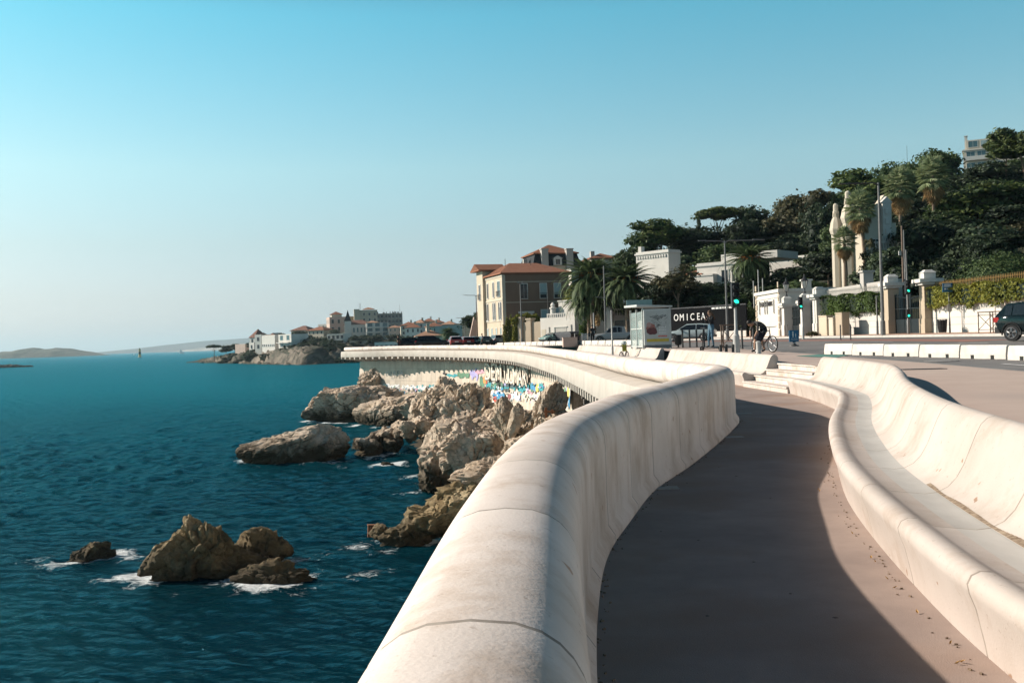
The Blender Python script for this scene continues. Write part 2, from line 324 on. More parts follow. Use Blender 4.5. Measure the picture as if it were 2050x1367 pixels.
# ================================================================== swept concrete (parapet, benches)
def sweep(curve, prof, s0, s1, joints, base_z, step=.3, mats=None, matof=None, name='wall', parent=None, groove=.0016, caps=True, tones=None, flip=False):
    """prof(s) -> [(offset inland, height)]; grooves at the joints; panels get a tone each"""
    st = []
    for s in np.arange(s0, s1, step): st.append((float(s), 0))
    st.append((s1, 0))
    js = np.arange(s0+joints, s1-.3, joints) if joints else []
    for j in js: st = [q for q in st if abs(q[0]-j) > .05]; st += [(j-.018, 0), (j-.010, 1), (j+.010, 1), (j+.018, 0)]
    st.sort(); V = []; P = None
    for s, g in st:
        p, tg, n = curve.frame(s); z0 = base_z(s); pr = prof(s); P = len(pr)
        cx = sum(a for a, _ in pr)/P; cz = sum(b for _, b in pr)/P
        for i, (o, h) in enumerate(pr):
            if g:
                a = pr[min(i+1, P-1)]; b = pr[max(i-1, 0)]; tx, tz = a[0]-b[0], a[1]-b[1]; l = math.hypot(tx, tz) or 1
                nx, nz_ = tz/l, -tx/l
                if (o-cx)*nx+(h-cz)*nz_ > 0 and False: pass
                o, h = o - groove*nx*(-1 if flip else 1), h - groove*nz_*(-1 if flip else 1)
            V.append((p[0]+n[0]*o, p[1]+n[1]*o, z0+h))
    Q = []; tone = []; mi = []
    rg = random.Random(len(st))
    tn = [rg.random() for _ in range(len(js)+2)]
    for i in range(len(st)-1):
        mid = (st[i][0]+st[i+1][0])/2; pi = int(np.searchsorted(js, mid)) if joints else 0
        for k in range(P-1):
            Q.append((i*P+k, i*P+k+1, (i+1)*P+k+1, (i+1)*P+k)); tone.append(tn[pi]); mi.append(1 if (st[i][1] and st[i+1][1]) else (matof(k) if matof else 0))
    me = bpy.data.meshes.new(name); F_ = [tuple(q) for q in Q]
    if caps: F_ += [tuple(range(P)), tuple((len(st)-1)*P+k for k in range(P-1, -1, -1))]; tone += [.5, .5]; mi += [0, 0]
    me.from_pydata(V, [], F_)
    for m in mats: me.materials.append(m)
    me.polygons.foreach_set('material_index', mi)
    a = me.attributes.new('tone', 'FLOAT', 'FACE'); a.data.foreach_set('value', tone)
    bm = bmesh.new(); bm.from_mesh(me); bmesh.ops.recalc_face_normals(bm, faces=bm.faces); bm.to_mesh(me); bm.free()
    smooth_mesh(me, 50)
    return link_mesh(name, me, parent)
# ---- parapet: line of its inner foot in plan; third column = height of the crest above the sea
PAR = Curve([(-.35, -9, 8.43), (-.12, -4, 8.43), (.04, 0, 8.43), (.15, 2, 8.43), (.25, 4, 8.43), (.37, 5.45, 8.43), (.60, 7.1, 8.43), (.89, 8.28, 8.43), (1.32, 9.87, 8.43), (1.9, 11.4, 8.43),
             (2.74, 13.8, 8.43), (3.43, 15.9, 8.43), (3.86, 17.4, 8.43), (4.0, 18.6, 8.43), (3.92, 19.9, 8.43), (3.75, 22, 8.43), (3.5, 27, 8.43), (3.4, 37, 8.43), (2.75, 60, 8.43),
             (.5, 84, 8.58), (-5.5, 109, 8.64), (-13.3, 123.5, 8.74), (-20.5, 132.5, 8.73), (-22.4, 136, 8.73), (-22.2, 139.5, 8.73), (-19, 144, 8.73), (-9, 152, 8.73)])
def arc(cx, cz, r, a0, a1, n, rx=1.0): return [(cx+rx*r*math.cos(R(lerp(a0, a1, k/n))), cz+r*math.sin(R(lerp(a0, a1, k/n)))) for k in range(n+1)]
def par_prof(s):
    # inner foot at 0; crest 0.27 seaward of it; from the foot up, over the roll and under its sea side
    p = [(.05, -.95), (.05, -.90), (.0, -.83), (-.005, -.6), (-.005, -.4)]
    sg = lambda v, e: math.copysign(abs(v)**e, v)
    p += [(-.255+.25*sg(math.cos(R(a)), .78), -.25+.25*sg(math.sin(R(a)), .78)) for a in (0, 14, 26, 37, 48, 60, 74, 90, 106, 120, 134, 148, 164, 180, 196)]
    p += [(-.44, -.42), (-.36, -.47), (-.30, -.50)]
    return p
def led_prof(s):
    p, _, _ = PAR.frame(s); e = interp(p[1], [12, 20, 40], [.0, .32, .42])
    f = interp(p[1], [0, 30, 60], [1.15, 1.3, 1.32])
    return [(-.2, -.52), (-.46-e*.5, -.545), (-.50-e, -.60), (-.54-e, -f+.05), (-.50-e, -f), (-.1, -f-.01)]
sj0 = PAR.s_at_y(2.04) % 1.36
s_end = PAR.len
parapet = empty('parapet_wall', (0, 0, 0), label='long pale concrete parapet with a rounded top winding between path and sea', cat='parapet')
near_end = PAR.s_at_y(52)
sweep(PAR, par_prof, sj0, near_end, 1.36, lambda s: PAR.at(s)[2], .17, [M['concrete'], M['joint']], name='rounded_coping', parent=parapet)
sweep(PAR, par_prof, near_end, s_end, 2.72, lambda s: PAR.at(s)[2], .8, [M['concrete'], M['joint']], name='rounded_coping', parent=parapet)
sweep(PAR, led_prof, sj0, s_end, 0, lambda s: PAR.at(s)[2], .6, [M['deckc'], M['joint']], name='fascia', parent=parapet)
# slab under the promenade and the brackets that carry it
def woff(D): return interp(D, [0, 40, 60, 85, 110, 140], [.7, .75, .8, 1.0, 1.2, 1.7])
def slab_prof(s):
    p, _, _ = PAR.frame(s); w = woff(p[1])
    return [(-.3, -1.26), (w+.9, -1.26), (w+.9, -1.02), (-.3, -1.02), (-.3, -1.26)]
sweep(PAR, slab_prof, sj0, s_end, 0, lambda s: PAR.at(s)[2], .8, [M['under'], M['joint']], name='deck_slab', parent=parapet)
s = PAR.s_at_y(24); nb = 0; brk = {}
while s < PAR.s_at_y(146) and nb < 98:
    p, tg, n = PAR.frame(s); D = p[1]; w = woff(D); e = interp(D, [12, 20, 40], [.0, .32, .42]); f = interp(D, [0, 30, 60], [1.15, 1.3, 1.32])
    L_ = w+.52+e; key = round(L_*4)
    if key not in brk:
        b = MB(); hw = .17; l = key/4
        b.add([(-hw, 0, 0), (hw, 0, 0), (hw, 0, -.24), (-hw, 0, -.24), (-hw, l, 0), (hw, l, 0), (hw, l, -.62), (-hw, l, -.62)], [(3, 2, 1, 0), (4, 5, 6, 7), (0, 1, 5, 4), (1, 2, 6, 5), (2, 3, 7, 6), (3, 0, 4, 7)])
        brk[key] = b.build('bracket', M['deckc'], parapet); o = brk[key]
    else: o = brk[key].copy(); COL.objects.link(o); o.parent = parapet
    q = p[:2]-n*(.52+e); o.location = (q[0], q[1], p[2]-f-.004); o.rotation_euler = (0, 0, math.atan2(n[1], n[0])-R(90)); nb += 1
    s += 1.0 if D < 50 else (1.35 if D < 100 else 1.5)
# ---- retaining walls below the deck
def wall_strip(name, y0, y1, ztop, zbot, mat, parent, batter=.06, panel=1.1, off=None, rows=3):
    s0, s1 = PAR.s_at_y(y0), PAR.s_at_y(y1); V = []; Fc = []; tone = []; n_ = int((s1-s0)/panel); pts = []
    for i in range(n_+1):
        p, tg, n = PAR.frame(lerp(s0, s1, i/n_)); pts.append((p[:2]+n*((off or woff)(p[1])), n))
    mb = []; rg = random.Random(3)
    g = .012
    for i in range(n_):
        (a, na), (b, nb_) = pts[i], pts[i+1]; d = (b-a); l = np.linalg.norm(d); d = d/l
        zs = [zbot]+[ztop-(rows-1-k)*1.55 for k in range(rows)]
        nn = (na+nb_)/2
        for k in range(rows):
            z0, z1 = zs[k]+.012, zs[k+1]-.012
            if z1-z0 < .1: continue
            bs = len(V)
            for (q, z) in ((a+d*g, z0), (b-d*g, z0), (b-d*g, z1), (a+d*g, z1)):
                o = -nn*(ztop-z)*batter; V.append((q[0]+o[0], q[1]+o[1], z))
            Fc.append((bs, bs+1, bs+2, bs+3)); tone.append(rg.random())
    me = bpy.data.meshes.new(name); me.from_pydata(V, [], Fc); me.materials.append(mat)
    at_ = me.attributes.new('tone', 'FLOAT', 'FACE'); at_.data.foreach_set('value', tone)
    o = link_mesh(name, me, parent)
    b = MB()
    for i in range(n_):
        (a, na), (c, nc) = pts[i], pts[i+1]
        f = lambda q, n, z, e: (q[0]-n[0]*((ztop-z)*batter-e), q[1]-n[1]*((ztop-z)*batter-e), z)
        b.add([f(a, na, zbot, .03), f(c, nc, zbot, .03), f(c, nc, ztop, .03), f(a, na, ztop, .03), f(a, na, zbot, .6), f(c, nc, zbot, .6), f(c, nc, ztop, .6), f(a, na, ztop, .6)],
              [(0, 1, 2, 3), (7, 6, 5, 4), (1, 5, 6, 2), (4, 0, 3, 7), (3, 2, 6, 7)])
    b.build('wall_core', M['joint'], parent)
    return pts, batter
WT = 7.42
gwall = empty('retaining_wall', (0, 0, 0), label='tall sea wall of concrete panels covered in graffiti below the promenade', cat='wall')
GW = (59.0, 141.0); GP, GB = wall_strip('panel_facing', *GW, WT, 1.2, M['wallc'], gwall, rows=4, panel=1.25)
swall = empty('retaining_wall', (0, 0, 0), label='plain concrete sea wall under the near parapet, close to the dark stair opening', cat='wall')
wall_strip('panel_facing', -6, 44.5, WT-.1, -.6, M['wallc'], swall, rows=4, panel=1.6)
GD = np.r_[0, np.cumsum([np.linalg.norm(GP[i+1][0]-GP[i][0]) for i in range(len(GP)-1)])]
def on_gwall(x, z, e=.02):      # photo column -> the point of the graffiti wall there
    best = min(range(len(GP)), key=lambda i: abs(CX+F*GP[i][0][0]/GP[i][0][1]*1.0 - (x-0)))
    q, n = GP[best]; return q, n
def gw_at(t, z, e=.02):
    q = np.array([np.interp(t, GD, [p[0][k] for p in GP]) for k in (0, 1)]); n = np.array([np.interp(t, GD, [p[1][k] for p in GP]) for k in (0, 1)])
    return Vector((q[0]-n[0]*((WT-z)*GB+e), q[1]-n[1]*((WT-z)*GB+e), z)), n
def gw_t(px):
    xs = [CX+F*p[0][0]/p[0][1] for p in GP]; return float(np.interp(px, xs[::-1], GD[::-1]))
PAINT = {k: pmat('spray_'+k, c, tuple(min(1, v*1.5+.05) for v in c), 2.5, .8, lo=.4, hi=.75) for k, c in dict(teal=(.03, .27, .30), blue=(.04, .22, .40), white=(.70, .68, .64), black=(.03, .03, .035), red=(.55, .07, .04), orange=(.62, .24, .06), pink=(.60, .30, .36), green=(.09, .20, .12), violet=(.33, .30, .52), yellow=(.6, .48, .12), dark=(.05, .09, .10), beige=(.62, .55, .45), maroon=(.25, .08, .08)).items()}
def px_z(px, py):               # height on the graffiti wall of a photo pixel
    t = gw_t(px); q, _ = gw_at(t, 5); u, v = px-CX, CY-py; return H + (-SR*u+CR*v)*q.y/F
def patch(mb_by, k, x0, x1, y0, y1, rg, jag=.3, e=.022):
    t0, t1 = gw_t(x0), gw_t(x1); n = 10; top = []; bot = []
    mb = mb_by.setdefault(k, MB())
    for i in range(n+1):
        px = lerp(x0, x1, i/n); t = gw_t(px)
        zt, zb = px_z(px, y0), px_z(px, y1); h = zt-zb
        end = .5+.5*min(1, 4*min(i, n-i)/n)
        c = (zt+zb)/2; top.append(gw_at(t, c+(h/2)*end*(1-jag*rg.random()), e)[0]); bot.append(gw_at(t, c-(h/2)*end*(1-jag*rg.random()), e)[0])
    for i in range(n): mb.quad(bot[i], bot[i+1], top[i+1], top[i])
gm = {}; rg = random.Random(11)
for i, (k, *r) in enumerate([('teal', 752, 762, 757, 785), ('white', 764, 800, 766, 780), ('white', 806, 846, 768, 782), ('teal', 835, 870, 768, 786), ('pink', 810, 838, 786, 796), ('white', 838, 870, 770, 785),
        ('teal', 895, 916, 746, 756), ('green', 917, 940, 740, 760), ('violet', 942, 958, 733, 765), ('pink', 952, 972, 738, 752), ('red', 966, 976, 748, 790), ('green', 962, 974, 745, 788), ('orange', 969, 975, 750, 770), ('teal', 975, 1066, 762, 784), ('white', 985, 1008, 776, 800), ('white', 1016, 1044, 782, 806), ('beige', 1048, 1100, 776, 806), ('white', 1070, 1096, 788, 806),
        ('green', 985, 1008, 764, 778), ('blue', 990, 1012, 778, 806), ('dark', 1008, 1040, 766, 778), ('teal', 1040, 1068, 768, 790), ('blue', 1066, 1076, 763, 788), ('yellow', 1076, 1082, 766, 786), ('teal', 1082, 1090, 764, 786), ('beige', 1056, 1066, 775, 790), ('maroon', 1020, 1026, 786, 800),
        ('red', 992, 998, 792, 806), ('blue', 1000, 1014, 784, 800), ('pink', 1060, 1070, 778, 790), ('orange', 1124, 1131, 748, 774), ('red', 1126, 1130, 745, 752), ('green', 1124, 1130, 775, 800), ('yellow', 1118, 1126, 780, 800), ('pink', 1110, 1120, 770, 790),
        ('white', 1132, 1152, 765, 822), ('violet', 1136, 1142, 772, 815), ('yellow', 1141, 1146, 770, 805), ('blue', 1145, 1152, 790, 820), ('green', 1134, 1138, 770, 805), ('black', 889, 894, 744, 750)]):
    x0, x1, y0, y1 = r; m_ = max(1, int((x1-x0)/3.2)) if x1-x0 > 8 else 1
    for j in range(m_):
        a, c = lerp(x0, x1, j/m_)-rg.uniform(0, .8), lerp(x0, x1, (j+1)/m_)+rg.uniform(0, .8); h = y1-y0
        patch(gm, k, a, c, y0+h*rg.uniform(0, .35)*(m_ > 1), y1-h*rg.uniform(0, .35)*(m_ > 1), rg, .45, e=.022+.0042*i+.0004*j)
for i in range(330):            # small tags and drips over the lower band
    px = rg.choice([rg.uniform(760, 880), rg.uniform(975, 1125)]); y = rg.uniform(770, 792) if px < 900 else rg.uniform(764, 804)
    k = rg.choice(['black', 'white', 'teal', 'blue', 'violet', 'dark', 'white', 'pink', 'black', 'green']); w = rg.uniform(.8, 4); h = rg.uniform(1.5, 8)
    patch(gm, k, px, px+w, y, y+h, rg, .6, e=.20+.0012*i)
for k, b in gm.items(): b.build('spray_paint', PAINT[k], gwall, fix=False)
def gw_text(word, x0, x1, y0, y1, kf, ko, bold=.05):
    for i, ch in enumerate(word):
        if ch == ' ': continue
        px = lerp(x0, x1, (i+.5)/len(word)); t = gw_t(px)
        z1, z0 = px_z(px, lerp(y0[0], y1[0], (i+.5)/len(word))), px_z(px, lerp(y0[1], y1[1], (i+.5)/len(word)))
        wd = abs(gw_t(lerp(x0, x1, i/len(word)))-gw_t(lerp(x0, x1, (i+1)/len(word))))
        p, n = gw_at(t, (z0+z1)/2, .42); a = math.atan2(-n[1], -n[0])+R(90)
        size = (z1-z0)/.70; sx = min(1.6, wd/(size*.62))
        if ko: text(ch, size, PAINT[ko], gwall, p, (R(90), 0, a), 'graffiti_letter', .003, bold*1.9, sx)
        text(ch, size*.98, PAINT[kf], gwall, p-Vector((n[0], n[1], 0))*.012, (R(90), 0, a), 'graffiti_letter', .003, bold*.5, sx)
gw_text('DEM', 978, 1012, (728, 762), (728, 766), 'beige', 'black')
gw_text('UOMAR', 1018, 1064, (731, 769), (738, 776), 'beige', 'black')
gw_text('DIESA', 778, 813, (744, 753), (742, 751), 'dark', None, .01)
# ---- stairs in the dark opening between the two walls
b = MB()
p0, _, n0 = PAR.frame(PAR.s_at_y(46)); p1, _, n1 = PAR.frame(PAR.s_at_y(58))
for k in range(16): b.box((4.9+.05*k, 57-.62*k, 6.6-.27*k), (2.6, .62, .27))
b.box((7.0, 51, 4.2), (.4, 15, 6.4))
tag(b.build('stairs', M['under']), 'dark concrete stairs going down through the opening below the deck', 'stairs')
# ---- sunken path, stairs, benches
def bench_prof(s):
    return [(.06, 0), (.05, .06), (.015, .22), (-.012, .29), (-.02, .335), (.0, .375), (.04, .395), (.09, .392), (.14, .365), (.19, .345), (.30, .335), (.42, .325), (.50, .335), (.575, .375), (.635, .44), (.685, .53), (.73, .64), (.77, .74), (.81, .82), (.855, .865), (.905, .88), (.955, .865), (.995, .82), (1.015, .75), (1.0, .66), (.985, .55), (.985, .3)]
B1 = Curve([(1.7, -9), (1.84, -3), (1.93, 2), (2.04, 4.25), (2.1, 4.8), (2.27, 5.9), (2.5, 7.15), (2.89, 8.93), (3.3, 10.4), (4.15, 13.1), (4.95, 15.3), (5.5, 16.9), (5.9, 18.2), (6.2, 19.8), (6.5, 22), (6.72, 24.5)])
B2 = Curve([(6.52, 28.35), (6.5, 36), (6.55, 46.5)]); B3 = Curve([(6.6, 50), (6.4, 68), (5.2, 90)])
def bench(cv, label, j, step):
    t = empty('bench', (0, 0, 0), label=label, cat='bench', group='long curved concrete benches along the path')
    pr = bench_prof(0)
    cut = 10; cut2 = 14
    fl = lambda a, b_: (lambda s: pr[a:b_+1])
    sweep(cv, fl(0, 10), 0, cv.len, j, lambda s: PZ, step, [M['benchc'], M['joint']], name='seat_lip', parent=t, groove=-.0016, caps=False)
    sweep(cv, fl(10, 12), 0, cv.len, j, lambda s: PZ, step, [M['seat'], M['joint']], name='seat', parent=t, groove=-.0016, caps=False)
    sweep(cv, fl(12, 26), 0, cv.len, j, lambda s: PZ, step, [M['benchc'], M['joint']], name='backrest', parent=t, groove=-.0016, caps=False)
    for s_ in (0, cv.len):
        p, tg, n = cv.frame(s_); b = MB(); e = -.004 if s_ == 0 else .004
        b.poly([(p[0]+n[0]*o+tg[0]*e, p[1]+n[1]*o+tg[1]*e, PZ+h) for o, h in pr]); b.build('end_face', M['benchc'], t)
bench(B1, 'nearest curved pale concrete bench with high back, running in an S along the path', 1.36, .17)
bench(B2, 'second pale concrete bench, beginning at the left side of the four steps', 2.7, .5)
bench(B3, 'farthest pale concrete bench, ending in a cut profile beside the bus shelter', 2.7, .8)
def strip(name, rows, mat, kind='structure'):       # rows of points, all the same length
    n = len(rows[0]); V = [p for r in rows for p in r]; Q = [(i*n+k, i*n+k+1, (i+1)*n+k+1, (i+1)*n+k) for i in range(len(rows)-1) for k in range(n-1)]
    return tag(np_mesh(name, V, Q, mat), kind=kind)
def par_x(D): return PAR.at(PAR.s_at_y(D))[0]
def bx(D):
    if D <= 24.5: return B1.at(B1.s_at_y(D))[0]
    return interp(D, [24.5, 28.35, 46, 50, 68, 90, 96], [6.75, 6.55, 6.6, 6.6, 6.4, 5.2, 4.6])
strip('path', [[(lerp(par_x(D)-.05, bx(D)+.3, k/6), D, PZ) for k in range(7)] for D in np.arange(-8, 96, .4)], M['path'])
b = MB()
A = Vector((6.72, 24.53, 0)); Bq = Vector((6.52, 28.33, 0)); d = (Bq-A).normalized(); nrm = Vector((d.y, -d.x, 0))
for k in range(4):
    z1 = PZ+.16*(k+1); z0 = PZ-.1 if k == 0 else PZ+.16*k-.001
    c = (A+Bq)/2 + nrm*(.33*k+.9); M3 = math.atan2(d.y, d.x)
    b.box((c.x, c.y, (z0+z1-.04)/2), ((Bq-A).length, 1.8, z1-z0-.04), M3)
    c2 = c - nrm*.015; b.box((c2.x, c2.y, z1-.02), ((Bq-A).length+.004, 1.83, .04), M3)
tag(b.build('steps', M['concrete']), 'four broad concrete steps rising from the sunken path between two benches', 'steps')
# drain covers and litter on the path
def small_on_path(name, x, y, poly_, mat, label, cat, group=None, h=.006, rz=0):
    p = onz(x, y, PZ); b = MB(); b.prism(poly_, 0, h); o = b.build(name, mat); o.location = (p.x, p.y, PZ); o.rotation_euler = (0, 0, rz); return tag(o, label, cat, group)
pl = pmat('drain_plate', (.42, .38, .34), (.34, .30, .27), 20, .7)
small_on_path('drain_cover', 1330, 977, [(-.14, -.10), (.14, -.10), (.14, .10), (-.14, .10)], pl, 'pale rectangular drain cover set in the shaded path, nearest of three', 'drain cover')
small_on_path('drain_cover', 1460, 875, [(-.2, -.10), (.2, -.10), (.2, .10), (-.2, .10)], pl, 'pale drain cover in the shaded path just beyond the middle of the bend', 'drain cover')
small_on_path('drain_cover', 1483, 828, [(-.2, -.10), (.2, -.10), (.2, .10), (-.2, .10)], pl, 'pale drain cover in the shaded path nearest the steps', 'drain cover')
leafm = pmat('dry_leaf', (.42, .22, .07), (.55, .36, .14), 30, .8, rnd=.3)
rg = random.Random(4)
LEAVES = [(1638, 981), (1641, 984), (1776, 1160), (1791, 1178), (1836, 1228), (1706, 1069), (1903, 1290), (1916, 1330), (1925, 1327), (1744, 1118), (1752, 1126)]
for i, (x, y) in enumerate(LEAVES):
    p = onz(x, y, PZ); b = MB(); L_ = rg.uniform(.010, .019); w = L_*.45
    b.add([(-L_, 0, .004), (0, -w, .012), (L_, 0, .02), (0, w, .014), (0, 0, .004), (L_*1.5, 0, .024)], [(0, 1, 4), (1, 2, 4), (2, 3, 4), (3, 0, 4), (2, 5, 4)])
    o = b.build('fallen_leaf', leafm, fix=False); o.location = (p.x, p.y, PZ+.001); o.rotation_euler = (0, 0, rg.uniform(0, 6.28))
    tag(o, 'small dry leaf lying on the sunlit strip of path beside the nearest bench', 'leaf', 'dry leaves on the path by the bench')
# scraps, gum spots and grit along the foot of the bench
gum = pmat('dark_spots', (.14, .10, .085), rough=.9); grit = pmat('grit', (.10, .07, .05), (.3, .22, .15), 40, .95)
b = MB(); r9 = random.Random(19)
for i in range(16):
    D = r9.uniform(4, 17)**1.0; X = lerp(par_x(D)+.1, bx(D)-.05, r9.random()); b.lathe([(r9.uniform(.008, .02), 0), (.004, .003)], (X, D, PZ), 7)
tag(b.build('gum_spots', gum), kind='stuff')
b = MB()
for i in range(420):
    s9 = r9.uniform(1, B1.len-1) if r9.random() < .6 else None
    if s9: p9, t9, n9 = B1.frame(s9); q9 = p9[:2]-n9*abs(r9.gauss(0, .035))
    else: p9, t9, n9 = PAR.frame(r9.uniform(PAR.s_at_y(4), PAR.s_at_y(18))); q9 = p9[:2]+n9*(.055+abs(r9.gauss(0, .03)))
    k9 = r9.uniform(.003, .009); b.box((q9[0], q9[1], PZ+k9*.5), (k9*2, k9, k9), r9.uniform(0, 3))
tag(b.build('grit', grit, fix=False), kind='stuff')
# ---- upper ground: pavement, road, far pavement
def nk(D): return interp(D, [-20, 12, 30, 45, 56, 80, 100, 118, 135, 160, 200], [9.4, 9.8, 10.4, 11, 10.6, 8, 4, -1, -8, -16, -26])      # near kerb of the road
def fw(D): return interp(D, [-20, 30, 50, 70, 82, 98, 110, 122, 138, 155, 165, 180, 200], [33, 31, 29, 27.2, 26.4, 24.2, 17, 12, 8, 2, -2, -5.5, -10])  # front of the garden walls
def in_edge(D):
    if D <= 24.5: return B1.at(B1.s_at_y(D))[0]+.97
    if D < 28.35: return 7.6+.02*(D-24.5)
    if D < 96: return bx(D)+.97
    return par_x(D)-.06 if D < 139 else interp(D, [139, 152], [-22, -9])
rows = []
for D in list(np.arange(-8, 30, .5))+list(np.arange(30, 200, 1.5)):
    a = in_edge(D) if D < 152 else interp(D, [152, 200], [-20, -30]); e = nk(D)
    e = max(e, a+.3); rows.append([(lerp(a, e, k/8), D, gz(lerp(a, e, k/8), D)) for k in range(9)])
strip('pavement', rows, M['pave'])
rows = []
for D in np.arange(-8, 205, 1.5):
    a, e = nk(D)+.12, fw(D)-3.1
    rows.append([(lerp(a, e, k/8), D, gz(lerp(a, e, k/8), D)-.005) for k in range(9)])
strip('road', rows, M['asphalt'])
strip('kerb', [[(nk(D)-.02, D, gz(nk(D), D)+.004), (nk(D)+.13, D, gz(nk(D), D)+.002), (nk(D)+.15, D, gz(nk(D), D)-.03)] for D in np.arange(-8, 115, 1.0)], M['kerb'])
ter = pmat('terracotta_pavement', (.38, .22, .15), (.46, .30, .22), 1.5, .85)
rows = []
for D in np.arange(-8, 205, 1.5):
    e = fw(D); z = gz(e-3, D); a = e-3.15
    rows.append([(a, D, z-.03), (a+.04, D, z+.12), (a+.2, D, z+.135), (a+.22, D, z+.137), (lerp(a, e, .5), D, z+.16), (e+.8, D, z+.2)])
o = strip('far_pavement', rows, ter); o.data.materials.append(M['kerb'])
for i, pgn in enumerate(o.data.polygons): pgn.material_index = 1 if (i % 5) < 3 else 0
# painted lines and the green cycle-lane patch
def ribbon(name, f, w, D0, D1, mat, st=1.0, up=.004):
    strip(name, [[(f(D), D, gz(f(D), D)+up), (f(D)+w, D, gz(f(D)+w, D)+up)] for D in np.arange(D0, D1, st)], mat)
ribbon('lane_line', lambda D: nk(D)+1.05, .12, 14, 24, M['white_paint'])
ribbon('lane_line', lambda D: nk(D)+2.5, .12, 10, 17, M['white_paint'])
for k in range(9): ribbon('lane_line', lambda D: nk(D)+8.2, .12, 20+10*k, 24+10*k, M['white_paint'])
ribbon('red_lane', lambda D: nk(D)+9.0, 2.2, 44, 96, pmat('red_lane_paint', (.27, .13, .10), (.33, .17, .13), 2, .85), 1.5, .003)
p = [onz(x, y, H-.84) for x, y in ((1593, 713.5), (1640, 710.5), (1700, 711), (1672, 716))]
b = MB(); b.poly([(q.x, q.y, gz(q.x, q.y)+.010) for q in p]); tag(b.build('lane_paint', M['green_paint'], fix=False), kind='structure')
b = MB()
for k in range(14):
    q = onz(lerp(1808, 1885, k/13), lerp(745.5, 743.5, k/13), H-.97); b.box((q.x, q.y, gz(q.x, q.y)+.004), (.11, .35, .012))
tag(b.build('drain_grate', pmat('cast_iron', (.06, .055, .05), rough=.6, metal=.6)), 'dark slotted drain grate in the pavement behind the bench', 'drain grate')
q = onz(1885, 727, H-.93); b = MB(); b.lathe([(.42, 0), (.42, .008), (.34, .008), (.33, .004), (.30, .010)], n=20); o = b.build('manhole_cover', pmat('worn_iron_cover', (.34, .32, .30), (.22, .20, .19), 12, .6)); o.location = (q.x, q.y, gz(q.x, q.y)+.001); tag(o, 'pale worn manhole cover in the asphalt before the low separators', 'manhole cover')
b = MB(); r9 = random.Random(3); bp_ = bench_prof(0)      # dirt gathered in the crease of the nearest bench
s9 = B1.s_at_y(2.2)
while s9 < B1.s_at_y(7.6):
    p9, t9, n9 = B1.frame(s9); p8, t8, n8 = B1.frame(s9+.06); w9 = .012+.03*max(0, noise.noise(Vector((s9*1.7, 0, 0)))+.25)
    b.quad(*[(p_[0]+n_[0]*(.505+o_), p_[1]+n_[1]*(.505+o_), PZ+.3405+max(0, o_)*.55) for p_, n_, o_ in ((p9, n9, -.01), (p8, n8, -.01), (p8, n8, w9), (p9, n9, w9))]); s9 += .06
o = b.build('crease_dirt', pmat('brown_dirt', (.14, .095, .06), (.36, .28, .2), 22, .95), fix=False); o.parent = [x for x in bpy.data.objects if x.name == 'bench'][0]
# ---- low white separators beside the cycle lane
wb = pmat('separator_concrete', (.66, .62, .57), (.55, .51, .46), 2.5, .8, rnd=.05, bump=.1, bscale=30)
def block_mesh(L_, h=.36, w=.34):
    b = MB(); pr = [(-w/2, 0), (-w/2, h*.35), (-w/2+.03, h-.03), (-w/2+.06, h), (w/2-.06, h), (w/2-.03, h-.03), (w/2, h*.35), (w/2, 0)]
    xs = [-L_/2, -L_*.22-.07, -L_*.22+.07, L_*.22-.07, L_*.22+.07, L_/2]
    for i in range(5):
        lo = .10 if i in (1, 3) else 0
        b.extr([(y, max(z, lo)) for y, z in pr], xs[i], xs[i+1])
    return b
blk = None
n_near = 6
for i in range(n_near):
    D = 24.2+1.98*i; X = lerp(12.75, 11.25, i/(n_near-1)); lab = ['nearest low white concrete separator, cut by the right edge of the view', 'second low white separator from the right edge, in front of the parked dark car', 'third low white separator from the right edge', 'third low white separator from the left end of its row', 'next to last low white separator towards the cyclist', 'last low white separator, at the weeds near the green paint'][i]
    if blk is None: blk = block_mesh(1.78).build('lane_separator', wb); o = blk
    else: o = blk.copy(); COL.objects.link(o)
    o.location = (X, D, gz(X, D)); o.rotation_euler = (0, 0, R(90+12)); tag(o, lab, 'separator', 'low white separators beside the cycle lane')
ln = None
for i in range(26):
    D = 68+2.1*i; X = nk(D)+.7; X2 = nk(D+1)+.7
    if ln is None: ln = block_mesh(1.95, .42).build('lane_separator', wb); o = ln
    else: o = ln.copy(); COL.objects.link(o)
    o.location = (X, D, gz(X, D)); o.rotation_euler = (0, 0, math.atan2(1, X2-X)); tag(o, 'small white separator in the long row along the far bend of the road', 'separator', 'white separators in the far row by the parked cars')
b = MB(); q = at(1141, 691, 92); b.box((q.x, q.y, gz(q.x, q.y)+.3), (1.3, 1.6, .85)); b.box((q.x, q.y, gz(q.x, q.y)+.74), (1.36, 1.66, .06))
tag(b.build('concrete_block', pmat('pink_concrete', (.55, .40, .33), (.48, .35, .29), 3, .85)), 'squat pinkish concrete block on the pavement by the white barrier', 'block')
